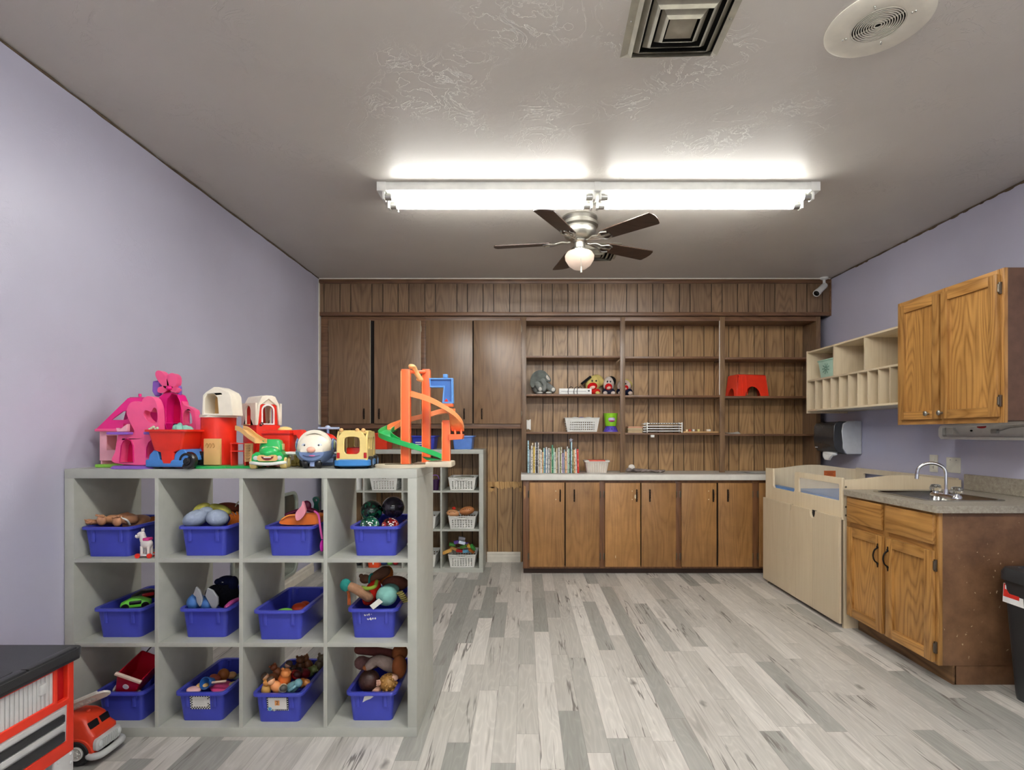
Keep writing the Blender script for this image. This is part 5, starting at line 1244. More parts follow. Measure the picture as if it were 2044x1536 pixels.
for px, py, D, r, mm, lb_ in ((742, 1019, 2.43, .049, marble('black_green_marble', [(8, 14, 16), (14, 40, 34), (40, 140, 100)]), 'black and green marbled ball at the back left of the ball bin'),
                          (785, 1012, 2.44, .051, marble('plum_black_marble', [(10, 10, 18), (40, 30, 44), (74, 62, 84)], 12), 'dark plum and navy marbled ball at the back right of the ball bin'),
                          (738, 1049, 2.325, .043, marble('green_white_marble', [(8, 30, 26), (26, 88, 66), (70, 150, 120)], 14, (236, 240, 236)), 'green marbled ball with white flecks at the front of the ball bin'),
                          (779, 1051, 2.33, .040, marble('red_white_marble', [(12, 14, 16), (150, 24, 30), (220, 60, 50)], 14, (238, 238, 238)), 'red ball with white and black flecks at the front of the ball bin')):
    c = at(px, py, D); o = MB().ball(c, r, 32, 20).build('marbled_ball', mm, loc=c); tag(o, lb_, 'ball', 'marbled balls in the blue bin')
bo = thing('plastic_bottle', 'dark magenta plastic bottle lying behind the ball bin', 'bottle', (X(805, 2.46), 2.47, FLR[0]+.03))
MB(M=TR(X(805, 2.46), 2.50, FLR[0])).lathe([(.0, .001), (.022, .001), (.024, .01), (.024, .085), (.012, .10), (.012, .115), (0, .115)], n=20).build('bottle', P_((104, 18, 70), .2), bo)
MB().tube([(X(805, 2.46)+.026*math.cos(a), 2.50+.026*math.sin(a), FLR[0]+.005) for a in [2*PI*k/20 for k in range(20)]], .0045, 8, closed=True).build('white_ring', WHT, bo)
# toy cars in the middle-left bin
def mini_car(label, px, py, D, rz, c1, c2, s_=1.0):
    t = thing('toy_car', label, 'toy car', at(px, py, D), rz, 'small toy cars in the middle left bin', scale=s_)
    MB().loft([[(x, y, z) for x, y in rrect(l, w_, .012, 4)] for l, w_, z in ((.095, .045, .008), (.10, .05, .016), (.096, .048, .024), (.05, .040, .036), (.036, .034, .04))]).build('body', c1, t, world=False)
    MB().box(-.02, .02, -.026, .026, .018, .032, .004).build('window_band', c2, t, world=False)
    for x in (-.032, .032):
        for y in (-.026, .026): b = MB(); wheel(b, (x, y, .012), .013, .012); b.build('wheel', BLACK, t, world=False)
mini_car('bright green toy car with black windows lying in the middle left bin', 272, 1212, 2.37, .5, P_((120, 226, 70)), BLACK, 1.15)
mini_car('black toy car with red trim behind the green car in the middle left bin', 293, 1196, 2.44, .8, BLACK, P_((170, 24, 30)), 1.15)
# navy plush and grey fins
nv = thing('plush_toy', 'navy and black stuffed toy standing behind the two grey fins', 'plush toy', (-1.36, 2.44, .58))
b = MB(); D = 2.44; b.ball(at(452, 1186, D), (.052, .05, .060)); b.ball(at(430, 1186, D-.02), (.044, .04, .045)); b.build('body', fabric((26, 26, 34)), nv)
b = MB(); b.ball(at(452, 1158, D), (.040, .035, .022)); b.ball(at(466, 1164, D), (.018, .03, .034)); b.ball(at(436, 1160, D-.01), (.016, .02, .014)); b.build('hat', fabric((20, 24, 56)), nv)
MB().ball(at(444, 1162, D-.035), (.006, .003, .006)).build('button', metal((120, 120, 126)), nv)
bm_ = thing('toy_boots', 'blue toy boots with two pointed grey fins at the front of the bin', 'toy', (-1.44, 2.31, .56))
b = MB(); D = 2.31; b.ball(at(391, 1200, D+.01), (.034, .04, .036)); b.ball(at(418, 1203, D+.01), (.034, .04, .032)); b.build('boot', P_((60, 108, 172), .5), bm_)
for pts in ([(1165, 265), (1190, 200), (1222, 232), (1243, 300), (1238, 350), (1222, 372), (1195, 330), (1188, 285)], [(1265, 275), (1285, 210), (1330, 232), (1372, 290), (1375, 350), (1355, 385), (1320, 378), (1290, 320)]):
    MB().prism(poly(pts, D, 4.266, 120, 1120), [], D-.028, D-.018, 'XZ').build('fin', P_((148, 150, 154), .45), bm_, bevel=.002)
pp = thing('pink_ring', 'curved pink toy piece at the right of the fin bin', 'toy', (-1.27, 2.36, .55))
curl([at(452, 1211, 2.33), at(462, 1202, 2.36), at(475, 1196, 2.40)], .010, P_((222, 92, 170)), 'piece', pp)
# middle third bin
ot = thing('orange_toy', 'small orange-red rounded toy in the nearly empty bin', 'toy', (-1.01, 2.40, .49))
b = MB(); b.ball(at(598, 1213, 2.42), (.036, .03, .024)); b.ball(at(608, 1207, 2.44), (.024, .024, .018)); b.build('shell', P_((214, 72, 30)), ot); MB().ball(at(588, 1222, 2.38), (.016, .014, .010)).build('face', P_((238, 140, 100)), ot)
lg = thing('green_ring', 'lime green flat toy lying in the nearly empty bin', 'toy', (-1.1, 2.34, .47))
b = MB(); b.ball(at(568, 1219, 2.34), (.034, .03, .010)); b.build('disc', P_((132, 214, 66)), lg)
# plush heap in the right middle bin
mk = thing('plush_toy', 'large brown stuffed toy in red with teal shoes climbing out of a bin', 'plush toy', (-.72, 2.37, .56))
BR = fabric((112, 78, 60)); TE = fabric((44, 134, 126)); TN = fabric((164, 124, 96))
b = MB(); b.ball(at(742, 1182, 2.36), (.034, .05, .060), R=RY(.45)); b.build('shirt', fabric((220, 44, 30)), mk)
curl([at(735, 1190, 2.32), at(718, 1179, 2.29), at(700, 1170, 2.27)], [.024, .021, .019], TN, 'leg', mk, 14)
b = MB(); b.ball(at(690, 1167, 2.27), (.024, .022, .027)); b.build('shoe', TE, mk)
curl([at(768, 1140, 2.42), at(754, 1148, 2.40), at(742, 1155, 2.38)], [.026, .024, .020], BR, 'arm', mk, 14)
b = MB(); b.ball(at(729, 1155, 2.36), (.024, .022, .020)); b.ball(at(721, 1149, 2.355), (.010, .010, .010)); b.build('paw', BR, mk)
MB().tube([at(741, 1155, 2.37)+Vector((.004*math.cos(a), .021*math.cos(a), .021*math.sin(a))) for a in [2*PI*k/16 for k in range(16)]], .005, 8, closed=True).build('cuff', TE, mk)
b = MB(); b.ball(at(771, 1148, 2.44), (.030, .03, .045), R=RY(.3)); b.build('head', fabric((176, 96, 36)), mk)
curl([at(722, 1172, 2.30), at(735, 1174, 2.29), at(748, 1170, 2.30), at(752, 1160, 2.32)], .008, fabric((128, 152, 54)), 'belt', mk, 10)
for k in range(2): curl([at(693+k*3, 1176, 2.28), at(695+k*3, 1190, 2.285), at(695+k*4, 1206, 2.29)], .0028, fabric((200, 96, 40)), 'string', mk, 6)
tt = thing('plush_toy', 'mint and brown stuffed turtle-like toy resting on the brown plush', 'plush toy', (-.60, 2.36, .56))
b = MB(); b.ball(at(772, 1188, 2.31), (.046, .04, .044)); b.build('shell', fabric((132, 186, 176)), tt)
b = MB(); b.ball(at(779, 1176, 2.34), (.040, .03, .026)); b.build('cap', fabric((96, 140, 132)), tt)
b = MB(); b.ball(at(789, 1164, 2.40), (.060, .04, .034)); b.build('back_pillow', fabric((104, 62, 50)), tt)
b = MB()
for k in range(6): b.tube([at(798+k*2.4, 1182+k*3.4, 2.31)+Vector((.012*math.cos(a), .012*math.sin(a), .003*math.cos(a))) for a in [2*PI*j/12 for j in range(12)]], .0032, 6, closed=True)
b.build('coil', fabric((150, 140, 80), .3), tt)
MB().prism([q(739, 1207, 2.245), q(757, 1193, 2.245), q(765, 1200, 2.245), q(746, 1215, 2.245)], [], 2.238, 2.2395, 'XZ').build('care_tag', PAP, mk)
# red wagon in the bottom left bin
wg = thing('toy_wagon', 'red toy wagon with a pale rim tipped into the bottom left bin', 'toy wagon', (X(272, 2.32), 2.33, Z(1347, 2.32)), rot=(math.radians(14), math.radians(24), math.radians(8)), scale=.95)
b = MB(); b.loft([[(x, y, z) for x, y in rrect(w_, d_, .008, 3)] for w_, d_, z in ((.085, .14, -.055), (.105, .17, .05), (.097, .162, .05), (.078, .132, -.048))]); b.build('tub', P_((190, 16, 44)), wg, world=False)
b = MB(); b.box(-.058, .058, -.092, -.078, .044, .056, .003); b.build('rim', P_((228, 206, 190)), wg, world=False)
b = MB(M=TR(0, -.0785, -.005) @ RX(.14)); b.lathe([(0, -.002), (.013, -.002), (.013, .004), (0, .004)], axis='Y', n=20); b.build('badge', WHT, wg, world=False)
for x in (-.048, .048): b = MB(M=TR(x, -.05, -.055) @ RZ(PI/2)); b.lathe([(0, -.004), (.02, -.004), (.02, .004), (0, .004)], axis='Y', n=18); b.build('wheel', P_((226, 214, 206)), wg, world=False)
curl([(-.03, .085, .05), (-.02, .10, .075), (.01, .10, .078), (.02, .085, .05)], .003, P_((60, 50, 50)), 'handle', wg, 8, world=False)
bt = thing('toy_animal', 'light blue and purple toy animal under the red wagon', 'toy', (X(248, 2.30), 2.30, .15))
b = MB(); b.ball(at(246, 1373, 2.30), (.026, .02, .018)); b.build('body', P_((130, 176, 216)), bt)
b = MB(); b.ball(at(264, 1374, 2.31), (.028, .02, .013)); b.ball(at(239, 1372, 2.282), (.006, .004, .006)); b.build('spots', P_((70, 44, 96)), bt)
# play food in bin with checkered label
for nm, lb_, cc, px, py, D, rr, R_ in (('toy_plate', 'pink toy plate in the bin with the checkered label', (232, 74, 140), 443, 1370, 2.36, (.045, .05, .016), .2), ('toy_bread', 'brown toy bread roll in the bin with the checkered label', (168, 96, 40), 446, 1346, 2.46, (.026, .024, .028), 0), ('toy_bun', 'tan toy bun right of the brown bread roll', (214, 164, 104), 462, 1347, 2.48, (.022, .02, .016), 0), ('toy_cookie', 'flat tan toy cookie left of the blue cup', (206, 164, 100), 404, 1368, 2.32, (.026, .024, .014), 0), ('toy_sausage', 'reddish brown toy sausage behind the blue cup', (176, 84, 60), 430, 1352, 2.42, (.026, .018, .014), .4), ('toy_ham', 'pale pink toy food at the left front of the checkered-label bin', (236, 186, 186), 387, 1376, 2.29, (.030, .024, .012), .1), ('toy_egg', 'cream toy food with a yellow edge at the right of the bin', (230, 206, 130), 462, 1366, 2.38, (.030, .022, .011), -.3), ('toy_fish', 'grey-teal toy food at the far back right of the bin', (122, 140, 140), 474, 1350, 2.50, (.024, .02, .012), 0)):
    c = at(px, py, D); o = MB(); o.ball(c, rr, 20, 12, R=RY(R_)); tag(o.build(nm, P_(cc, .45), loc=c), lb_, 'toy food', 'play food in the bottom row bin')
cp = thing('toy_cup', 'blue toy cup with a long handle lying in the checkered-label bin', 'toy cup', at(415, 1362, 2.31), rot=(math.radians(72), 0, math.radians(-12)))
MB().lathe([(.0, -.02), (.016, -.02), (.024, .018), (.026, .018), (.026, .014), (.018, -.024), (0, -.024)], n=24).build('cup', P_((40, 92, 160)), cp, world=False)
b = MB(); b.tube([(.02, .003, .004), (.075, .012, -.012)], .005, 8, round_ends=True); b.build('handle', P_((222, 190, 170)), cp, world=False)
# animal and people figures heaped in bin 2
def figure(label, px, py, D, body, head, s_=1.0, rot=(0, 0, 0), kind=0):
    t = thing('toy_figure', label, 'toy figure', at(px, py, D), rot=rot, group='small figures heaped in the bin labelled 2', scale=s_)
    MB().lathe([(0, -.026), (.016, -.026), (.019, -.016), (.016, .002), (.010, .010), (0, .012)], n=20).build('body', P_(body, .4), t, world=False)
    b = MB(); b.ball((0, 0, .020), (.014, .014, .013))
    if kind == 1:
        for sx in (-1, 1): b.ball((sx*.011, 0, .031), (.005, .003, .006), 10, 6)
    if kind == 2: b.tube(catmull([(0, -.012, .018), (0, -.022, .012), (0, -.026, .0)], 4), .0045, 8, round_ends=True)
    h_ = b.build('head', P_(head, .4), t, world=False)
    if kind == 0: MB().ball((0, .003, .025), (.0145, .0135, .011)).build('hair', P_(tuple(max(0, int(v*.35)) for v in head), .5), h_, world=False)
figs = [('orange tiger-coloured', (238, 130, 60), (240, 150, 80), 569, 1350, 2.33, 1.5, (.5, .4, 0), 1), ('peach', (240, 160, 100), (236, 176, 130), 548, 1366, 2.29, 1.2, (.2, -.6, .3), 0), ('teal elephant', (104, 150, 160), (110, 158, 168), 588, 1368, 2.30, 1.3, (.3, .9, 0), 2),
        ('dark-haired tan', (150, 92, 60), (232, 180, 140), 539, 1352, 2.34, 1.1, (.7, -.9, 0), 0), ('red', (206, 20, 34), (214, 40, 40), 592, 1346, 2.38, 1.2, (1.2, .4, .3), 0), ('brown bear', (104, 62, 36), (112, 68, 40), 599, 1326, 2.50, 1.3, (.2, .1, 0), 1),
        ('brown monkey', (120, 72, 40), (150, 96, 60), 613, 1322, 2.53, 1.2, (.1, -.3, 0), 1), ('grey-brown', (110, 96, 74), (124, 110, 86), 638, 1324, 2.55, 1.4, (0, .3, 0), 1), ('cream', (226, 214, 186), (236, 226, 206), 565, 1374, 2.285, 1.1, (1.2, .2, .4), 0),
        ('yellow lion', (226, 176, 96), (196, 130, 60), 532, 1370, 2.285, 1.1, (.3, .2, 0), 1), ('blue', (62, 110, 150), (226, 176, 150), 573, 1332, 2.44, 1.1, (.4, .5, 0), 0), ('dark red', (122, 22, 34), (90, 50, 40), 604, 1342, 2.42, 1.2, (.9, -.5, 0), 0),
        ('green', (110, 124, 64), (118, 128, 74), 622, 1338, 2.47, 1.2, (.5, .9, 0), 1), ('orange giraffe', (230, 150, 70), (224, 150, 80), 607, 1362, 2.35, 1.1, (.6, 1.2, 0), 1), ('brown dog', (170, 100, 60), (140, 76, 44), 552, 1338, 2.40, 1.1, (.2, -.5, .2), 1), ('maroon', (110, 40, 40), (206, 150, 120), 584, 1338, 2.47, 1.0, (.8, .0, .5), 0)]
for nm, c1, c2, px, py, D, s_, rt, kd in figs:
    figure('%s toy figure %s of the heap in the bin labelled 2' % (nm, 'at the back' if D > 2.45 else 'at the front' if D < 2.31 else 'in the middle'), px, py, D, c1, c2, s_, rt, kd)
# dolls in the bottom right bin
d1 = thing('doll', 'doll with dark brown hair lying head up in the bottom right bin', 'doll', (X(738, 2.33), 2.33, .17))
b = MB(); b.ball(at(737, 1358, 2.33), (.046, .045, .047)); b.build('hair', plastic((62, 32, 24), .5, bmp=1.0, bscale=90.0, var=.3, name='dark_doll_hair'), d1)
b = MB(); b.ball(at(752, 1372, 2.33), (.03, .03, .018)); b.ball(at(756, 1362, 2.30), (.010, .008, .012))
for k in range(4): b.tube([at(752, 1358+k*3, 2.295), at(757.5, 1357+k*3, 2.29)], .003, 6, round_ends=True)
b.build('hand', P_((226, 176, 150), .5), d1)
d2 = thing('doll', 'doll with curly golden hair beside the dark-haired doll', 'doll', (X(775, 2.31), 2.31, .17))
b = MB(); c = at(775, 1363, 2.32); b.ball(c, (.036, .034, .036))
for k in range(70):
    a, t = random.random()*2*PI, random.random()*PI; p = c+Vector((math.cos(a)*math.sin(t)*.036, math.sin(a)*math.sin(t)*.034, math.cos(t)*.036)); b.ball(p, .0068, 8, 5)
b.build('curls', P_((176, 130, 66), .45), d2)
b = MB(); b.ball(at(785, 1352, 2.325), (.022, .018, .016)); b.build('face', P_((232, 186, 160), .5), d2)
d3 = thing('cloth_doll', 'brown cloth doll in a spotted shirt with mauve legs on top of the dolls', 'doll', (X(765, 2.40), 2.40, .25))
curl([at(721, 1322, 2.38), at(738, 1324, 2.39), at(758, 1316, 2.40)], [.030, .026, .028], fabric((118, 84, 82)), 'leg', d3, 16)
curl([at(716, 1296, 2.42), at(745, 1299, 2.42), at(775, 1303, 2.42), at(792, 1306, 2.43)], [.020, .020, .020, .018], fabric((112, 62, 58)), 'leg', d3, 16)
curl([at(735, 1330, 2.34), at(752, 1318, 2.35), at(772, 1324, 2.37), at(784, 1332, 2.38)], [.018, .022, .030, .026], fabric((172, 152, 142), .2), 'shirt', d3, 16)
b = MB(); b.ball(at(731, 1332, 2.335), (.016, .012, .012)); b.build('paw', fabric((170, 104, 66)), d3)
b = MB(); b.ball(at(797, 1330, 2.37), (.032, .04, .052)); b.ball(at(798, 1302, 2.42), (.036, .04, .036)); b.build('head', fabric((150, 88, 52)), d3)
# ---------------------------------------------------------------- mirror on the left wall
mr = thing('wall_mirror', 'low wide wall mirror with rounded corners on the left wall behind the shelf', 'mirror', (XL, 3.96, .45))
MB().prism(rrect(1.0, .69, .09, 6, 3.96, .445), [list(reversed(rrect(.95, .64, .075, 6, 3.96, .445)))], XL+.001, XL+.018, 'YZ').build('frame', plastic((150, 156, 146), .5, name='grey_green_frame'), mr, bevel=.003)
MB().prism(rrect(.96, .65, .08, 6, 3.96, .445), [], XL+.001, XL+.008, 'YZ').build('mirror_glass', plastic((190, 196, 190), .12, .9, name='acrylic_mirror'), mr)
# ---------------------------------------------------------------- white baskets on the rear shelf
M_bask = plastic((226, 226, 220), .4, name='white_basket_plastic')
def make_basket(name, w0, d0, w1, d1, h, nx, ny, handle=True):
    t = thing(name, '', 'basket')
    def wall(wa, wb_, tilt, M, nx):
        holes = []
        for i in range(nx):
            for j in range(ny):
                cxh = (i-(nx-1)/2)*(wa*.80/(nx-1)); cz = h*.17+j*h*.50/(ny-1)
                holes.append(list(reversed(circ(min(.0068, h*.06), 8, cxh, cz))))
        top = h/math.cos(tilt)
        if handle and abs(tilt) > 0:
            n = 8; hw = wa*.27; dip = [(hw*math.cos(PI*k/n), top-.001-h*.12*math.sin(PI*k/n)) for k in range(n+1)]
            o = [(-wa/2, 0), (wa/2, 0), (wb_/2, top)]+dip+[(-wb_/2, top)]
        else: o = [(-wa/2, 0), (wa/2, 0), (wb_/2, top), (-wb_/2, top)]
        return MB(M=M @ RX(tilt)).prism(o, holes, -.0012, .0012, 'XZ')
    tf = math.atan2((d1-d0)/2, h); ts = math.atan2((w1-w0)/2, h)
    b = MB()
    for M, wa, wb_, tl, n_ in ((TR(0, -d0/2, .001), w0, w1, tf, nx), (TR(0, d0/2, .001) @ RZ(PI), w0, w1, tf, nx), (TR(w0/2, 0, .001) @ RZ(PI/2), d0, d1, ts, nx), (TR(-w0/2, 0, .001) @ RZ(-PI/2), d0, d1, ts, nx)):
        g = wall(wa, wb_, tl, M, n_); b.add(g.v, g.f)
    b.loft([[(x, y, z) for x, y in rrect(w0, d0, .006, 3)] for z in (0, .003)])
    b.build('body', M_bask, t, world=False)
    r_ = [(x, y) for x, y in rrect(w1+.004, d1+.004, .016, 5)]
    b = MB(); pts = []
    for x, y in r_:
        dipz = 0
        if handle and abs(x) < w1*.27 and abs(abs(y)-d1/2-.002) < .003: dipz = 0
        pts.append((x, y, h-.003))
    b.tube(pts, .0042, 6, closed=True); b.build('rim', M_bask, t, world=False)
    if handle:
        for sy in (-1, 1):
            b = MB(); b.tube([(w1*.27*math.cos(PI*k/10), sy*(d1/2+.003), h-.004-h*.16*math.sin(PI*k/10)) for k in range(11)], .0042, 6); b.build('handle', M_bask, t, world=False)
    return t
bk = make_basket('plastic_basket', .215, .27, .25, .31, .118, 8, 4)
SB = {}
for i, (k, lab) in enumerate((((3, 0), 'white pierced basket in the top right cubby of the rear shelf'), ((3, 1), 'white basket with two potato-shaped toys on the rear shelf'), ((3, 2), 'white basket of coloured blocks in the bottom right cubby of the rear shelf'),
                              ((1, 0), 'white basket in the top row seen through the foreground shelf'), ((2, 1), 'white basket in the middle row of the rear shelf, left of the potato toys'), ((2, 2), 'white basket in the bottom row of the rear shelf, left of the blocks'))):
    o = bk if i == 0 else dup(bk, (0, 0, 0)); c = RCELL[k[0], k[1]]
    o.location = ((c[0]+c[1])/2+(.012 if k[0] == 3 else 0), YR+.172, c[2]+.0005); o['label'] = lab; o['group'] = 'white pierced baskets on the rear shelf'; SB[k] = o
# lid and cloth in the first
c = SB[3, 0].location
o = MB(); o.loft([[(c.x+x, c.y+y, c.z+z) for x, y in rrect(.17, .2, .03, 4)] for z in (.105, .112)]); tag(o.build('basket_tray', P_((190, 200, 188)), loc=(c.x, c.y, c.z+.105)), 'pale grey-green tray lying in the top right rear basket', 'tray')
for nm, px, py, r_, lb_ in (('potato_toy', 904, 1024, (.060, .05, .036), 'pale tan potato-shaped toy in the rear basket, left of the darker one'), ('potato_toy', 932, 1019, (.072, .05, .040), 'brown potato-shaped toy with small holes in the rear basket')):
    p = at(px, py, YR+.12); t = thing(nm, lb_, 'toy', p, group='potato toys in the rear basket')
    MB().ball((0, 0, 0), r_, 20, 12, R=RY(-.2 if px > 910 else .1)).build('body', P_((206, 150, 104) if px < 910 else (188, 122, 74), .4), t, world=False)
    for k in range(4):
        a = -.8+k*.5; b = MB(); b.ball((math.sin(a)*r_[0]*.6, -r_[1]*.8, .018*math.cos(a)+.004), .0045, 8, 5); b.build('peg_hole', P_((96, 60, 40), .6), t, world=False)
p = at(906, 1014, YR+.18); tag(MB().ball(p, (.018, .018, .016)).build('red_cap', RED, loc=p), 'small red toy hat between the potato toys', 'toy hat')
blk = [((222, 172, 90), 893, 1100, -.4), ((226, 180, 100), 907, 1094, .5), ((84, 158, 66), 903, 1086, .2), ((110, 80, 170), 913, 1081, -.2), ((206, 216, 230), 922, 1082, .3), ((116, 84, 176), 929, 1085, .1), ((112, 176, 70), 925, 1090, -.3), ((216, 170, 66), 938, 1090, .6), ((60, 140, 60), 944, 1092, 1.0), ((214, 40, 34), 917, 1098, .1), ((120, 190, 226), 931, 1099, -.2), ((206, 120, 50), 941, 1098, .7), ((120, 120, 130), 922, 1074, .2)]
def cname(c):
    return {0: 'tan', 1: 'golden', 2: 'green', 3: 'purple', 4: 'white', 5: 'violet', 6: 'lime', 7: 'yellow', 8: 'dark green', 9: 'red', 10: 'light blue', 11: 'orange', 12: 'grey'}[c]
for k, (cc, px, py, a) in enumerate(blk):
    D = YR+.06+.05*((k*7) % 4); p = at(px, py, D); M = TR(*p) @ RY(a) @ RZ(a*.6)
    l = .030 if k > 1 else .042
    o = MB(M=M).box(-l, l, -.018, .018, -.014, .014, .003); o = o.build('toy_block', P_(cc, .45), loc=p); tag(o, cname(k)+' toy block in the heap of the bottom right rear basket', 'toy block', 'toy blocks in the rear basket')
# things glimpsed through the foreground shelf
c = RCELL[1, 2]
t = thing('toy_bin', 'small bright orange toy box in the bottom row of the rear shelf', 'toy box', (-1.388, YR+.08, c[2]+.0005)); MB().loft(tray_rings(.10, .12, .12, .14, .11, .02, .003, .004)).build('tub', P_((240, 84, 40)), t, world=False); MB().box(-.006, .006, -.066, -.062, .03, .08).build('mark', CREAM, t, world=False)
for nm, cc, px, py, r_, lb_ in (('toy_book', (30, 70, 130), 766, 1124, (.05, .04, .04), 'dark blue toy in the bottom row of the rear shelf'), ('toy_frog', (110, 180, 80), 778, 1120, (.03, .03, .03), 'lime green toy beside the blue toy on the rear shelf'), ('toy_dragon', (190, 30, 40), 790, 1122, (.028, .03, .03), 'dark red toy right of the lime toy on the rear shelf'), ('toy_truck', (40, 40, 44), 716, 1128, (.03, .03, .02), 'black toy in the bottom left of the rear shelf'), ('straw_animal', (150, 110, 60), 706, 1003, (.04, .04, .05), 'brown woven toy in the middle row at the left of the rear shelf')):
    p = at(px, py, YR+.12); cell = 2 if py > 1100 else 1; z0 = RCELL[0, cell][2]; p.z = z0+r_[2]+.001
    tag(MB().ball(p, r_, 18, 12).build(nm, P_(cc, .45) if nm != 'straw_animal' else fabric(cc, .3, 90), loc=(p.x, p.y, z0)), lb_, 'toy')
p = Vector((X(713, YR+.1), YR+.1, RCELL[0, 0][2])); t = thing('white_jar', 'white plastic jar in the top row at the left of the rear shelf', 'jar', p)
MB().lathe([(0, .001), (.045, .001), (.045, .13), (.03, .14), (0, .14)], n=24).build('jar', WHT, t, world=False); MB().lathe([(0, .14), (.034, .14), (.034, .165), (0, .165)], n=24).build('lid', BLACK, t, world=False)
p = Vector((X(868, YR+.03), YR+.05, RCELL[2, 0][2])); t = thing('purple_bucket', 'dark purple toy bucket with a wire handle in the rear shelf', 'bucket', p)
MB().lathe([(0, .002), (.03, .002), (.04, .10), (.036, .10), (.028, .01), (0, .01)], n=24).build('bucket', P_((52, 20, 62)), t, world=False)
curl([(-.036, 0, .10), (-.02, 0, .135), (.02, 0, .135), (.036, 0, .10)], .003, P_((150, 90, 200)), 'handle', t, 8, world=False)
# bins on top of the rear shelf
for nm, lb_, cc, p0, p1, dd, ht in (('storage_bin', 'royal blue bin on top of the rear shelf behind the orange ramp', (52, 66, 178), 820, 868, .14, .125), ('storage_bin', 'light blue bin on top of the rear shelf at its right end', (98, 140, 218), 902, 944, .14, .125), ('storage_bin', 'red bin on top of the rear shelf behind the toy bus', (220, 58, 30), 738, 774, .12, .15)):
    D = YR+.06; w_ = X(p1, D)-X(p0, D)
    t = make_bin(nm, lb_, plastic(cc, .3), w_*.84, .20, w_*.96, .24, ht, False); t.location = ((X(p0, D)+X(p1, D))/2, D+.12, 1.1205); t['group'] = 'bins on top of the rear shelf'
    if p0 == 820:
        for k in range(2): MB().box(-.07, .01, -.1125-.002*k, -.110, .042+.018*k, .050+.018*k).build('white_print', WHT, t, world=False)
# ---------------------------------------------------------------- things in the bookcase
ZB1, ZB2 = SH[1], SH[2]       # middle and lower shelf of the left bay
GR = fabric((132, 136, 132), .15, 150); 
el = thing('plush_elephant', 'floppy grey plush elephant sitting at the left end of the middle shelf', 'plush toy', (X(1080, 5.09), 5.12, ZB1+.0005))
sc_ = 5.08/F_PX
def E(px, py, dy=0): return Vector(((px-1080)*sc_, dy, (785-py)*sc_+.002))
b = MB(); b.ball(E(1078, 768), (.085, .06, .080)); b.ball(E(1080, 755, -.01), (.075, .055, .065)); b.build('body', GR, el, world=False)
b = MB(); b.prism(sm([(E(x, y).x, E(x, y).z) for x, y in ((1080, 737), (1090, 742), (1088, 752), (1070, 764), (1064, 772), (1058, 766), (1060, 750), (1068, 740))], 4), [], -.078, -.055, 'XZ'); b.build('ear', fabric((108, 113, 108), .15, 150), el, world=False, bevel=.008)
b = MB(); b.prism(sm([(E(x, y).x, E(x, y).z) for x, y in ((1084, 740), (1092, 744), (1099, 754), (1098, 760), (1090, 758), (1086, 750))], 4), [], -.07, -.05, 'XZ'); b.build('ear', fabric((108, 113, 108), .15, 150), el, world=False, bevel=.006)
MB().prism(sm([(E(x, y).x, E(x, y).z) for x, y in ((1089, 745), (1096, 752), (1097, 757), (1091, 754))], 3), [], -.073, -.069, 'XZ').build('ear_lining', fabric((214, 208, 198)), el, world=False)
curl([tuple(E(1083, 757, -.06)), tuple(E(1088, 766, -.075)), tuple(E(1085, 776, -.075))], [.028, .024, .020], GR, 'trunk', el, 12, world=False)
for pts, tip in ((((1072, 764), (1076, 770), (1078, 774)), (1078, 775)), (((1090, 766), (1098, 772), (1103, 776)), (1104, 776))):
    curl([tuple(E(x, y, -.06)) for x, y in pts], .030, GR, 'leg', el, 14, world=False)
    b = MB(); b.ball(E(*tip, -.088), (.018, .010, .020)); b.build('paw_pad', fabric((222, 220, 212)), el, world=False)
for tip in ((1077, 782), (1095, 782)): b = MB(); b.ball(E(*tip, -.07), (.03, .03, .013)); b.build('foot', fabric((206, 206, 200)), el, world=False)
# white player with a black cord
pv = thing('disc_player', 'flat white disc player with a black cord on the middle shelf', 'player', (X(1148, 5.03), 5.065, ZB1+.0005))
w_ = (1180-1115)*5.01/F_PX
MB().box(-w_/2, w_/2, -.06, .002, 0, .055, .004).build('body', WHT, pv, world=False)
b = MB(); b.box(-w_/2+.02, w_/2-.05, -.0615, -.0595, .026, .030); b.build('disc_slot', P_((150, 150, 150)), pv, world=False)
MB().box(w_/2-.036, w_/2-.018, -.0615, -.0595, .026, .038).build('display', BLACK, pv, world=False)
b = MB()
for x in (-.055, .0, .03): b.tube(catmull([(x-.012, -.062, .003), (x-.014, -.066, .03), (x-.005, -.062, .060), (x+.02, -.04, .072), (x+.035, -.02, .062)], 5), .003, 6, round_ends=True)
b.build('cord', BLACK, pv, world=False)
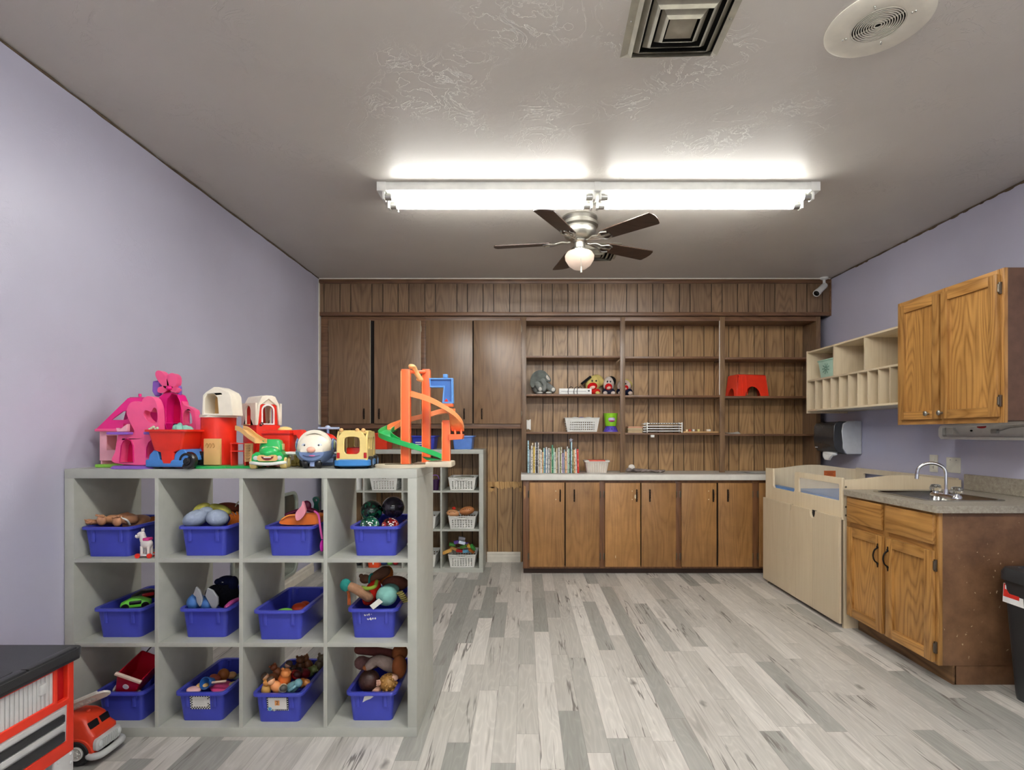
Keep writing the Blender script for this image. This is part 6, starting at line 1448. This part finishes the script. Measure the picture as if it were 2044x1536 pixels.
# mouth puppets
def puppet(label, px, py_top, w_, skin, hair, shirt, lean, hat=None):
    x = X(px, 5.09); h_ = Z(py_top, 5.09)-ZB1
    t = thing('hand_puppet', label, 'puppet', (x, 5.14, ZB1+.0005), group='mouth puppets on the middle shelf')
    hw = w_/2
    b = MB(); b.ball((lean*.02, 0, h_*.58), (hw*.86, .055, h_*.44), R=RY(lean*.5)); b.build('head', fabric(skin), t, world=False)
    b = MB(); b.ball((0, -.01, .035), (hw*1.0, .05, .04)); b.build('shirt', fabric(shirt), t, world=False)
    b = MB(); b.ball((lean*.02-hw*.12, -.050, h_*.44), (hw*.56, .016, h_*.19), R=RY(-.25)); mo = b.build('mouth', fabric((200, 24, 26)), t, world=False)
    b = MB(); b.ball((lean*.02-hw*.12, -.060, h_*.38), (hw*.34, .010, h_*.09), R=RY(-.25)); b.build('tongue', fabric((236, 196, 180)), mo, world=False)
    for sx in (-.35, .1): b = MB(); b.ball((lean*.05+hw*sx, -.052, h_*.72), (.008, .004, .010), 8, 6); b.build('eye', BLACK, t, world=False)
    b = MB(); b.ball((lean*.05+hw*.35, .018, h_*.76), (hw*.78, .045, h_*.30), R=RY(.5+lean*.4)); b.build('hair', hair, t, world=False)
    for sx in (-1, 1): b = MB(); b.ball((sx*hw*.6, -.05, .018), (.022, .014, .018)); b.build('hand', fabric(skin), t, world=False)
    return t
pu = puppet('yellow-faced puppet in a black cap with an open red mouth', 1182, 749, .172, (216, 196, 120), fabric((206, 186, 112)), (206, 40, 34), .6)
b = MB(); b.prism([(-.105, .118), (-.02, .186), (-.005, .170), (-.09, .102)], [], -.06, .03, 'XZ'); b.build('cap', fabric((30, 30, 34)), pu, world=False, bevel=.004)
puppet('pale puppet with black hair, between the capped and blond puppets', 1216, 751, .125, (214, 200, 190), fabric((26, 24, 26)), (44, 44, 60), .1)
puppet('blond puppet in navy half hidden behind the bookcase upright', 1248, 757, .16, (222, 200, 186), fabric((206, 190, 110)), (24, 28, 52), -.1)
# basket and bucket on the lower shelf
ob_ = make_basket('plastic_basket', .28, .14, .33, .165, .135, 12, 4, handle=False); ob_.location = (X(1161, 5.1), 5.125, ZB2+.0005); ob_['label'] = 'long white pierced basket on the lower shelf of the bookcase'
for k, (cc, dx, r_) in enumerate((((206, 204, 200), -.06, .04), ((120, 100, 160), .0, .035), ((226, 222, 214), .07, .045))):
    p = Vector((X(1161, 5.1)+dx, 5.125, ZB2+.128)); tag(MB().ball(p, (r_, .05, .018), 16, 8).build('cloth_bundle', fabric(cc), loc=p), ('grey', 'lilac', 'white')[k]+' cloth bundle in the long white basket', 'cloth', 'cloths in the long basket')
bu_ = thing('toy_bucket', 'lime green bucket with an oval badge standing on a purple foot', 'bucket', (X(1219, 5.1), 5.10, ZB2+.0005))
MB().lathe([(0, .055), (.052, .055), (.068, .172), (.070, .178), (.064, .178), (.05, .06), (0, .06)], n=36).build('bucket', P_((142, 206, 44), .3), bu_, world=False)
MB().lathe([(.05, 0), (.072, 0), (.07, .008), (.05, .05), (.046, .056), (0, .056), (0, .05), (.04, .04)], n=36).build('foot', P_((88, 70, 190), .3), bu_, world=False)
b = MB(); b.ball((0, -.055, .118), (.034, .011, .026), 24, 10); bd = b.build('badge', P_((186, 170, 206), .35), bu_, world=False)
b = MB(); b.ball((0, -.0625, .104), (.028, .006, .007), 20, 6); b.build('badge_stripe', P_((176, 40, 110), .35), bd, world=False)
b = MB()
for k in range(5): a = -PI/2+(k-2)*.45; b.box(.058*math.cos(a)-.005, .058*math.cos(a)+.005, .061*math.sin(a)-.004, .061*math.sin(a)+.002, .012, .040, .002)
b.build('foot_slot', P_((50, 36, 120), .4), bu_, world=False)
# boards, rack, block strip on the middle bay's lower shelf
ZB5 = SH[5]
for k in range(4):
    x = X(1266, 5.1); p = (x, 5.11, ZB5+.0005+k*.0155)
    tag(MB(M=TR(0.003*(k % 2), 0, 0)).box(x-.07, x+.07, 5.06, 5.18, p[2], p[2]+.0145, .002).build('wooden_board', plastic(((206, 180, 140), (188, 168, 132), (198, 176, 140), (214, 160, 130))[k], .6), loc=p), ('bottom', 'second lowest', 'second highest', 'top')[k]+' board of the small wooden stack beside the white rack', 'board', 'stack of small boards')
rk = thing('stacking_rack', 'low white wire rack with several tiers on the middle bay shelf', 'rack', (X(1326, 5.08), 5.11, ZB5+.0005))
x0, x1 = X(1290, 5.08)-rk.location.x, X(1361, 5.08)-rk.location.x
for z in (.012, .036, .060, .084): b = MB(); b.box(x0, x1, -.045, .05, z, z+.010, .002); b.box(x0-.03, x0, -.02, .05, z-.004, z+.006, .002); b.build('tier', WHT, rk, world=False)
for x in (x0, x1-.008): 
    for y in (-.05, .045): MB().box(x, x+.010, y, y+.008, 0, .100, .002).build('leg', WHT, rk, world=False)
b = MB()
for k in range(12): b.box(x0+.03+k*.024, x0+.042+k*.024, -.047, -.044, .086, .092)
b.build('rack_mark', BLACK, rk, world=False)
st_ = MB().box(X(1363, 5.07), X(1432, 5.07), 5.05, 5.10, ZB5+.0005, ZB5+.014, .002); tag(st_.build('wooden_strip', plastic((206, 164, 112), .6, name='pale_wood_strip'), loc=(X(1398, 5.07), 5.075, ZB5+.0005)), 'thin pale wooden strip carrying small toy blocks', 'strip')
for k, (px, cc) in enumerate(((1371, (226, 196, 150)), (1377, (206, 90, 60)), (1384, (222, 222, 216)), (1394, (230, 216, 140)), (1412, (226, 210, 190)), (1416, (220, 220, 214)))):
    x = X(px, 5.07); tag(MB().box(x-.010, x+.010, 5.062, 5.085, ZB5+.0145, ZB5+.034, .002).build('small_block', P_(cc, .5), loc=(x, 5.07, ZB5+.0145)), ('cream', 'red', 'white', 'yellow', 'beige', 'pale grey')[k]+' little cube standing on the thin wooden strip', 'toy block', 'little cubes on the strip')
hk = MB().box(X(1299, YU), X(1306, YU), YU-.006, YU+.01, ZB5-.042, ZB5-.0195, .002); tag(hk.build('shelf_clip', WHT, loc=(X(1303, YU), YU, ZB5-.02)), 'small white clip hanging under the middle bay shelf', 'clip')
# red step stool in the right bay
ZB7 = SH[7]
so = thing('step_stool', 'bright red plastic step stool on the middle shelf of the right bay', 'stool', (X(1492, 5.1), 5.115, ZB7+.0005), math.radians(12))
RS = P_((236, 56, 32), .3, 'stool_red'); Ws, Ds, Hs = .30, .15, .205
def side(w0, w1, h, aw, ah, M): return MB(M=M).prism([(-w0/2, 0), (-aw/2, 0)]+[(-aw/2*math.cos(PI*k/10), ah*math.sin(PI*k/10)) for k in range(1, 10)]+[(aw/2, 0), (w0/2, 0), (w1/2, h), (-w1/2, h)], [], -.003, .003, 'XZ')
b = MB()
tl_ = math.atan2(.02, Hs)
for M, a_, c_, aw, ah in ((TR(0, -Ds/2-.02, 0) @ RX(-tl_), Ws+.04, Ws-.02, .16, .095), (TR(0, Ds/2+.02, 0) @ RX(tl_), Ws+.04, Ws-.02, .16, .095), (TR(-Ws/2-.02, 0, 0) @ RZ(PI/2) @ RX(tl_), Ds+.04, Ds-.0, .10, .08), (TR(Ws/2+.02, 0, 0) @ RZ(PI/2) @ RX(-tl_), Ds+.04, Ds-.0, .10, .08)):
    g = side(a_, c_, Hs, aw, ah, M); b.add(g.v, g.f)
b.build('skirt', RS, so, world=False, bevel=.0015)
MB().loft([[(x, y, z) for x, y in rrect(Ws-dd, Ds-dd+.01, .02, 5)] for dd, z in ((0, Hs-.006), (-.002, Hs), (.01, Hs+.004))]).build('top', RS, so, world=False)
for x in (-.105, -.065): MB(M=TR(0, -Ds/2-.02, 0) @ RX(-tl_)).box(x-.004, x+.004, -.008, -.002, .01, Hs-.01, .003).build('side_rib', RS, so, world=False)
pp_ = thing('paper_scraps', 'crumpled grey paper scraps at the left of the right bay lower shelf', 'paper', (X(1462, 5.08), 5.09, SH[8]+.0005))
for k in range(4): MB(M=TR(-.05+.03*k, .01*(k % 2), .006) @ RX(.1*k) @ RY(.2-.12*k)).box(-.035, .035, -.03, .03, -.0008, .0008).build('scrap', plastic((196, 192, 184), .8, name='scrap_paper'), pp_, world=False)
# ---- on the white counter
tb = thing('lidded_tub', 'small white lidded tub with a red lid panel on the counter', 'tub', (X(1190, 4.98), 4.98, .900))
w0 = .185; rings = []
MTUB = plastic((222, 216, 206), .35, name='milky_tub_plastic')
for w_, d_, z in ((w0, .12, 0), (w0+.035, .14, .10)):
    rings.append([(x*(1+.0), y, z) for x, y in rrect(w_, d_, .02, 5)])
MB().loft(rings).build('tub', MTUB, tb, world=False)
b = MB()
for k in range(9): x = -.08+k*.02; b.tube([(x*1.0, -.061, .004), (x*1.12, -.0715, .094)], .0045, 8)
b.build('flute', plastic((226, 214, 200), .35, name='tub_flute'), tb, world=False)
b = MB(); b.loft([[(x, y, z) for x, y in rrect(.24, .155, .02, 5)] for z in (.10, .116)]); b.build('lid', MTUB, tb, world=False)
MB().box(-.075, .075, -.079, .06, .108, .1195, .003).build('lid_panel', P_((226, 84, 60)), tb, world=False)
gc_ = thing('puppet_cloth', 'crumpled grey striped cloth toy with a white ball head on the counter', 'cloth toy', (X(1275, 4.97)+.012, 4.98, .9))
b = MB()
for k in range(12):
    x = -.10+.028*k; b.ball((x, .012*math.sin(k*2.1), .012+.012*max(0, 1-k/9)), (.032, .03, .011+.010*max(0, 1-k/8)), 14, 8, R=RY(.3*math.sin(k)))
b.build('cloth', fabric((140, 128, 124), .4, 60), gc_, world=False)
b = MB(); b.ball((-.075, .01, .048), (.032, .03, .028)); b.build('head_ball', fabric((228, 222, 214)), gc_, world=False)
for k in range(3):
    x = X(1490+k*12, 4.96); tag(MB(M=TR(x, 4.95, .9008+.0012*k) @ RZ(.2*k-.2)).box(-.09, .09, -.07, .07, 0, .001).build('loose_paper', plastic(((190, 192, 190), (120, 124, 120), (208, 208, 204))[k], .7), loc=(x, 4.95, .9)), ('lowest pale', 'dark printed', 'topmost white')[k]+' sheet of paper on the counter beside the changing table', 'paper', 'loose papers on the counter')
# ---- the row of books
names = {'white': (230, 226, 218), 'cream': (222, 206, 172), 'pale blue': (170, 204, 214), 'grey': (150, 160, 166), 'red': (214, 54, 44), 'yellow': (222, 186, 70), 'dark': (58, 54, 56), 'blue': (60, 110, 160), 'green': (70, 140, 104), 'peach': (232, 180, 130), 'lilac': (170, 150, 190), 'pink': (230, 170, 166), 'mint': (170, 206, 180), 'olive': (150, 146, 96)}
rows = [(1053, 879, 'pale blue', 3), (1056.5, 897, 'grey', 3), (1059.5, 889, 'white', 3), (1062.5, 884, 'cream', 2), (1064.8, 891, 'yellow', 3), (1067.3, 883, 'white', 2), (1070.5, 881, 'dark', 3.5), (1073.5, 883, 'white', 2), (1076, 896, 'cream', 3), (1079.2, 898, 'white', 2.8), (1082, 902, 'peach', 2.4), (1084.6, 894, 'mint', 2.4), (1086.8, 894, 'blue', 2), (1089, 892, 'white', 2.6), (1091.8, 897, 'grey', 2.6), (1094.4, 894, 'white', 2.8), (1097, 900, 'dark', 2), (1099, 895, 'cream', 2), (1101, 888, 'green', 3), (1104.2, 894, 'mint', 3), (1107, 902, 'white', 2.8), (1110, 894, 'cream', 2.6), (1112.5, 896, 'dark', 2), (1114.8, 893, 'white', 2.6), (1117.5, 892, 'olive', 2.6), (1120, 892, 'white', 2.4), (1122.6, 904, 'lilac', 2.6), (1125.2, 897, 'grey', 2.6), (1128.2, 901, 'peach', 3.2), (1131.2, 891, 'white', 2.2), (1133.8, 895, 'mint', 2.8), (1136.6, 894, 'dark', 2), (1139, 882, 'pale blue', 2.6), (1143, 897, 'olive', 2.4), (1146, 897, 'peach', 3), (1149, 895, 'white', 2.8), (1152.5, 896, 'red', 3.8)]
def ordinal(n): return '%d%s' % (n, 'th' if 10 <= n % 100 <= 20 else {1: 'st', 2: 'nd', 3: 'rd'}.get(n % 10, 'th'))
bproto = {}
seen = {}
yb = 4.90; sb = yb/F_PX; N = len(rows)
for i, (px, pyt, cn, wpx) in enumerate(rows):
    h_ = Z(pyt, yb)-.9; t_ = wpx*sb*.93; dep = .11+.03*((i*5) % 3)/2
    tilt = .03 if 1140 < px < 1156 else (.012*math.sin(i*2.3))
    size = 'tall' if h_ > .225 else 'low' if h_ < .165 else 'mid-height'
    seen[cn] = seen.get(cn, 0)+1
    if i == 0: nx_ = 'first in the row at the bookcase side'
    elif i == N-1: nx_ = 'last in the row beside the white tub'
    else: nx_ = 'between the %s and the %s book, %s from left' % (rows[i-1][2], rows[i+1][2], ordinal(i+1))
    lb_ = '%s %s book %s' % (size, cn, nx_)
    t = thing('book', lb_, 'book', (X(px+wpx/2, yb), yb, .9003), rot=(0, -tilt, 0), group='books in a row on the counter')
    cm = plastic(names[cn], .45)
    c_ = MB(); c_.box(-t_/2, t_/2, 0, .003, 0, h_, .0006); c_.box(-t_/2, -t_/2+.0012, .001, dep, 0, h_); c_.box(t_/2-.0012, t_/2, .001, dep, 0, h_); c_.build('cover', cm, t, world=False)
    MB().box(-t_/2+.001, t_/2-.001, .002, dep-.004, .003, h_-.003).build('pages', PAP, t, world=False)
    b = MB(); k = 0; z = h_*.12
    while z < h_*.9:
        dz = .004+.010*random.random()
        if random.random() < .35: b.box(-t_*.28, t_*.28, -.0006, .0004, z, z+dz)
        z += dz+.004
    if b.v: b.build('spine_print', plastic(tuple(int(v*.62) for v in names[cn]) if sum(names[cn]) > 420 else tuple(min(255, v+90) for v in names[cn]), .6), t, world=False)
stt = thing('star_wand', 'small silver star on a stick among the books', 'star wand', (X(1140, 4.90), 4.92, .9))
MB().cyl((0, 0, .10), (0, 0, .30), .0025, n=8).build('stick', P_((40, 60, 90)), stt, world=False)
MB().prism([((.024 if k % 2 == 0 else .010)*math.sin(PI*k/5), .305+(.024 if k % 2 == 0 else .010)*math.cos(PI*k/5)) for k in range(10)], [], -.003, .003, 'XZ').build('star', metal((150, 150, 156), .4), stt, world=False)
# ---------------------------------------------------------------- play workbench at the lower left and the fire engine beside it
wk = thing('play_workbench', 'red and white play workbench with a black lid in the lower left corner', 'play workbench', (-1.70, 1.45, 0))
M_bt = plastic((50, 50, 50), .3, bmp=.2, bscale=400.0, name='black_lid_plastic'); M_gw = plastic((206, 206, 204), .4, name='grey_white_plastic')
XE = -1.505; ZW = .55; wy0, wy1 = 1.05, 1.81
def slab(x0, x1, y0, y1, z0, z1, r, name, mat, par, bev=.006):
    b = MB(); b.prism(rrect(x1-x0, y1-y0, r, 5, (x0+x1)/2, (y0+y1)/2), [], z0, z1, 'XY'); return b.build(name, mat, par, bevel=bev)
slab(XL+.008, XE, wy0, wy1, ZW-.030, ZW-.004, .03, 'lid', M_bt, wk, .008)
b = MB(); b.box(XE-.030, XE-.002, wy0+.02, 1.60, ZW-.012, ZW+.004, .005); b.build('lid_edge', M_bt, wk)
b = MB(); b.box(XE-.030, XE-.002, 1.606, wy1-.03, ZW-.012, ZW+.003, .005); b.build('lid_edge', M_bt, wk)
slab(XL+.02, XE-.035, wy0+.02, 1.60, ZW-.006, ZW+.002, .02, 'lid_panel', M_bt, wk, .002)
b = MB(); b.ball((-1.60, 1.46, ZW+.002), (.030, .010, .0012), 20, 6); b.build('lid_slot', BLACK, wk)
MB().box(XL+.015, XE-.008, wy0+.01, wy1-.012, ZW-.045, ZW-.028, .004).build('lid_lip', M_bt, wk)
xf = XE-.022      # plane of the side facing the room
ROJ = P_((230, 56, 32), .35, 'bench_red')
yA, yB_ = wy0+.03, wy1-.02
zc = lambda z: z
# red side panel with an upper opening (pleated white panel) and a lower inset with bars
o = [(yA, .20), (yB_, .20), (yB_, ZW-.04), (yA, ZW-.04)]
up = [(yA+.03, .395), (1.715, .395), (1.715, ZW-.055), (yA+.03, ZW-.055)]
up2 = [(1.728, .385), (yB_-.022, .385), (yB_-.022, ZW-.050), (1.728, ZW-.050)]
lw = [(yA+.02, .245), (1.762, .245), (1.766, .365), (yA+.02, .365)]
MB().prism(o, [list(reversed(up)), list(reversed(up2)), list(reversed(lw))], xf-.02, xf, 'YZ').build('side_frame', ROJ, wk, bevel=.003)
b = MB(); y = yA+.03
while y < 1.712:
    b.box(xf-.016, xf-.006, y, y+.0125, .392, ZW-.052, .002); y += .0145
b.box(xf-.018, xf-.012, yA+.02, 1.72, .390, ZW-.050); b.build('pleated_panel', M_gw, wk)
MB().box(xf-.012, xf+.002, 1.665, 1.69, .44, .475, .006).build('latch', M_gw, wk)
MB().box(xf-.05, xf-.018, 1.722, yB_, .37, ZW-.045, .002).build('side_recess', DRED, wk)
MB().prism([(yA+.015, .240), (1.766, .240), (1.771, .370), (yA+.015, .370)], [], xf-.012, xf-.004, 'YZ').build('inset_panel', M_gw, wk, bevel=.002)
for za, zb, mm, nm in ((.250, .282, M_bt, 'dark_bar'), (.290, .310, M_gw, 'pale_bar'), (.314, .338, M_bt, 'dark_bar'), (.344, .362, M_gw, 'pale_bar')):
    MB().box(xf-.006, xf+.004, yA+.02, 1.752, za, zb, .003).build(nm, mm, wk)
b = MB(); b.box(XL+.03, xf-.052, wy1-.03, wy1-.02, .20, ZW-.045, .003); b.build('rear_panel', ROJ, wk)
# corner posts with rivets
for yy in (yB_-.045, yA):
    for xx in (xf-.006, XL+.035):
        b = MB(); b.box(xx-.05 if xx == xf-.006 else xx-.02, xx+.0025, yy+.001, yy+.044, 0, .21, .003); b.box(xx-.006, xx+.004, yy-.028, yy+.045, 0, .212, .003)
        lgp = b.build('leg', M_gw, wk)
        if xx == xf-.006:
            for k in range(7):
                for dy_ in (-.014, .034): r_ = MB(); r_.ball((xx+.0045, yy+dy_, .018+k*.029), (.003, .0055, .0055), 10, 6); r_.build('rivet', M_gw, lgp)
# fire engine
fe = thing('toy_fire_engine', 'red toy fire engine with a raised white ladder between workbench and shelf', 'toy fire engine', (-1.758, 2.08, 0))
FR = plastic((214, 60, 30), .42, name='faded_red_plastic')
def prof(w_, pts, nm, mat, y0=None): return MB().prism(pts, [], -w_/2 if y0 is None else y0[0], w_/2 if y0 is None else y0[1], 'XZ').build(nm, mat, fe, world=False, bevel=.007)
# x forward (right); front axle at x=.055, rear axle at x=-.095
prof(.118, [(-.150, .045), (.112, .040), (.112, .075), (.02, .085), (-.150, .085)], 'chassis', FR)
prof(.120, [(-.150, .075), (-.02, .075), (-.02, .140), (-.06, .142), (-.06, .125), (-.150, .125)], 'rear_body', FR)
b = MB(); b.loft([[(x0+x, y, z) for x, y in rrect(l, w_, .022, 5)] for x0, l, w_, z in ((.030, .165, .126, .070), (.030, .162, .126, .108), (.022, .140, .120, .124), (.016, .115, .110, .158), (.010, .085, .090, .176), (.006, .06, .07, .180))]); b.build('cab', FR, fe, world=False)
for sy in (-1, 1):
    for x in (.050, -.088):
        b = MB(); b.prism([(x+.060*math.cos(a), .045+.058*math.sin(a)) for a in [PI*k/14 for k in range(15)]]+[(x-.047, .045)]+[(x-.047*math.cos(a), .045+.046*math.sin(a)) for a in [PI*k/14 for k in range(1, 15)]], [], *sorted((sy*.050, sy*.068)), 'XZ'); b.build('fender', FR, fe, world=False, bevel=.003)
for (xa, xb, za, zb) in ((-.030, .000, .126, .158),):
    for sy in (-1, 1):
        b = MB(M=TR(0, sy*.0885, 0) @ RX(sy*.22)); b.box(xa, xb, -.004, .004, za, zb-.0, .005) if False else b.prism(rrect(xb-xa, zb-za, .006, 3, (xa+xb)/2, (za+zb)/2-.0), [], -.006, .006, 'XZ'); b.build('side_window', BLACK, fe, world=False)
for sy in (-1, 1):
    b = MB(M=TR(.0805, sy*.026, .141) @ RY(-.36)); b.box(-.005, .005, -.021, .021, -.014, .014, .004); b.build('windscreen', BLACK, fe, world=False)
for p_ in ((-.02, -.02, .180), (.040, .0, .178)): MB().ball(p_, .009).build('roof_light', FR, fe, world=False)
for k in range(5): MB(M=TR(-.062+.008*k, -.02, .150) @ RY(.3)).box(-.0022, .0022, -.028, .0, -.006, .003, .001).build('roof_louvre', P_((236, 150, 120)), fe, world=False)
b = MB()
for i in range(2):
    for j in range(5): b.ball((-.062+.014*i, -.0605, .058+.0165*j), (.006, .003, .006), 12, 6)
b.build('hose_fitting', P_((170, 30, 22)), fe, world=False)
MB().box(-.074, -.038, -.0612, -.055, .048, .142, .002).build('equipment_panel', P_((160, 34, 26)), fe, world=False)
GRL = plastic((190, 192, 190), .35, name='silver_grey_plastic')
b = MB(); b.loft([[(x, y, z) for y, z in rrect(w_, h_, .016, 5, 0, .074)] for x, w_, h_ in ((.108, .124, .048), (.120, .124, .048), (.126, .112, .040))]); gr = b.build('grille', GRL, fe, world=False)
for k in range(9): MB().box(.123, .130, -.034+.0085*k-.0025, -.034+.0085*k+.0025, .058, .090, .001).build('grille_bar', GRL, gr, world=False)
for sy in (-1, 1): b = MB(); b.ball((.126, sy*.046, .076), (.005, .011, .013)); b.build('headlight', P_((206, 210, 208), .2), fe, world=False)
b = MB(); b.tube(catmull([(.096, -.064, .038), (.114, -.066, .038), (.132, -.05, .038), (.136, 0, .038), (.132, .05, .038), (.114, .066, .038), (.096, .064, .038)], 5), .013, 10, round_ends=True); b.build('bumper', GRL, fe, world=False)
for x in (.050, -.088):
    for sy in (-1, 1):
        b = MB(M=TR(x, sy*.056, .0495)); wheel(b, (0, 0, 0), .049, .030); wo = b.build('wheel', plastic((26, 26, 26), .45, bmp=.4, bscale=160.0, name='black_tyre'), fe, world=False)
        b = MB(M=TR(x, sy*.056, .0495) @ (RZ(PI) if sy > 0 else Matrix())); b.lathe([(0, -.019), (.008, -.019), (.010, -.016), (.018, -.016), (.024, -.019), (.026, -.017), (.026, -.010), (0, -.010)], axis='Y', n=28)
        for k in range(6): b.ball((.014*math.cos(k*PI/3), -.017, .014*math.sin(k*PI/3)), .003, 8, 5)
        b.build('hub_cap', plastic((206, 204, 196), .35, name='pale_hub'), wo, world=False)
# ladder rising forward
LW = plastic((222, 218, 206), .4, name='cream_ladder_plastic')
L0 = Vector((-.14, -.02, .148)); L1 = Vector((.135, -.02, .264)); dL = (L1-L0); ln = dL.length; an = math.atan2(dL.z, dL.x)
Ml = TR(*L0) @ RY(-an) @ RX(math.radians(-38))
holes = []
nn = 13
for k in range(nn):
    x = .03+k*(ln-.085)/nn; holes.append([(x, -.013), (x, .013), (x+.013, .013), (x+.013, -.013)])
out = [(0, -.024), (ln-.03, -.024), (ln-.006, -.016), (ln, -.006), (ln, .006), (ln-.006, .016), (ln-.03, .024), (0, .024)]
b = MB(M=Ml); b.prism(out, holes, -.004, .004, 'XY')
for sy in (-.021, .021): b.box(0, ln-.03, sy-.003, sy+.003, -.004, .010, .001)
b.build('ladder', LW, fe, world=False)
b = MB(); b.cyl((-.11, 0, .12), (-.11, 0, .165), .03, n=24); b.build('turntable', FR, fe, world=False)
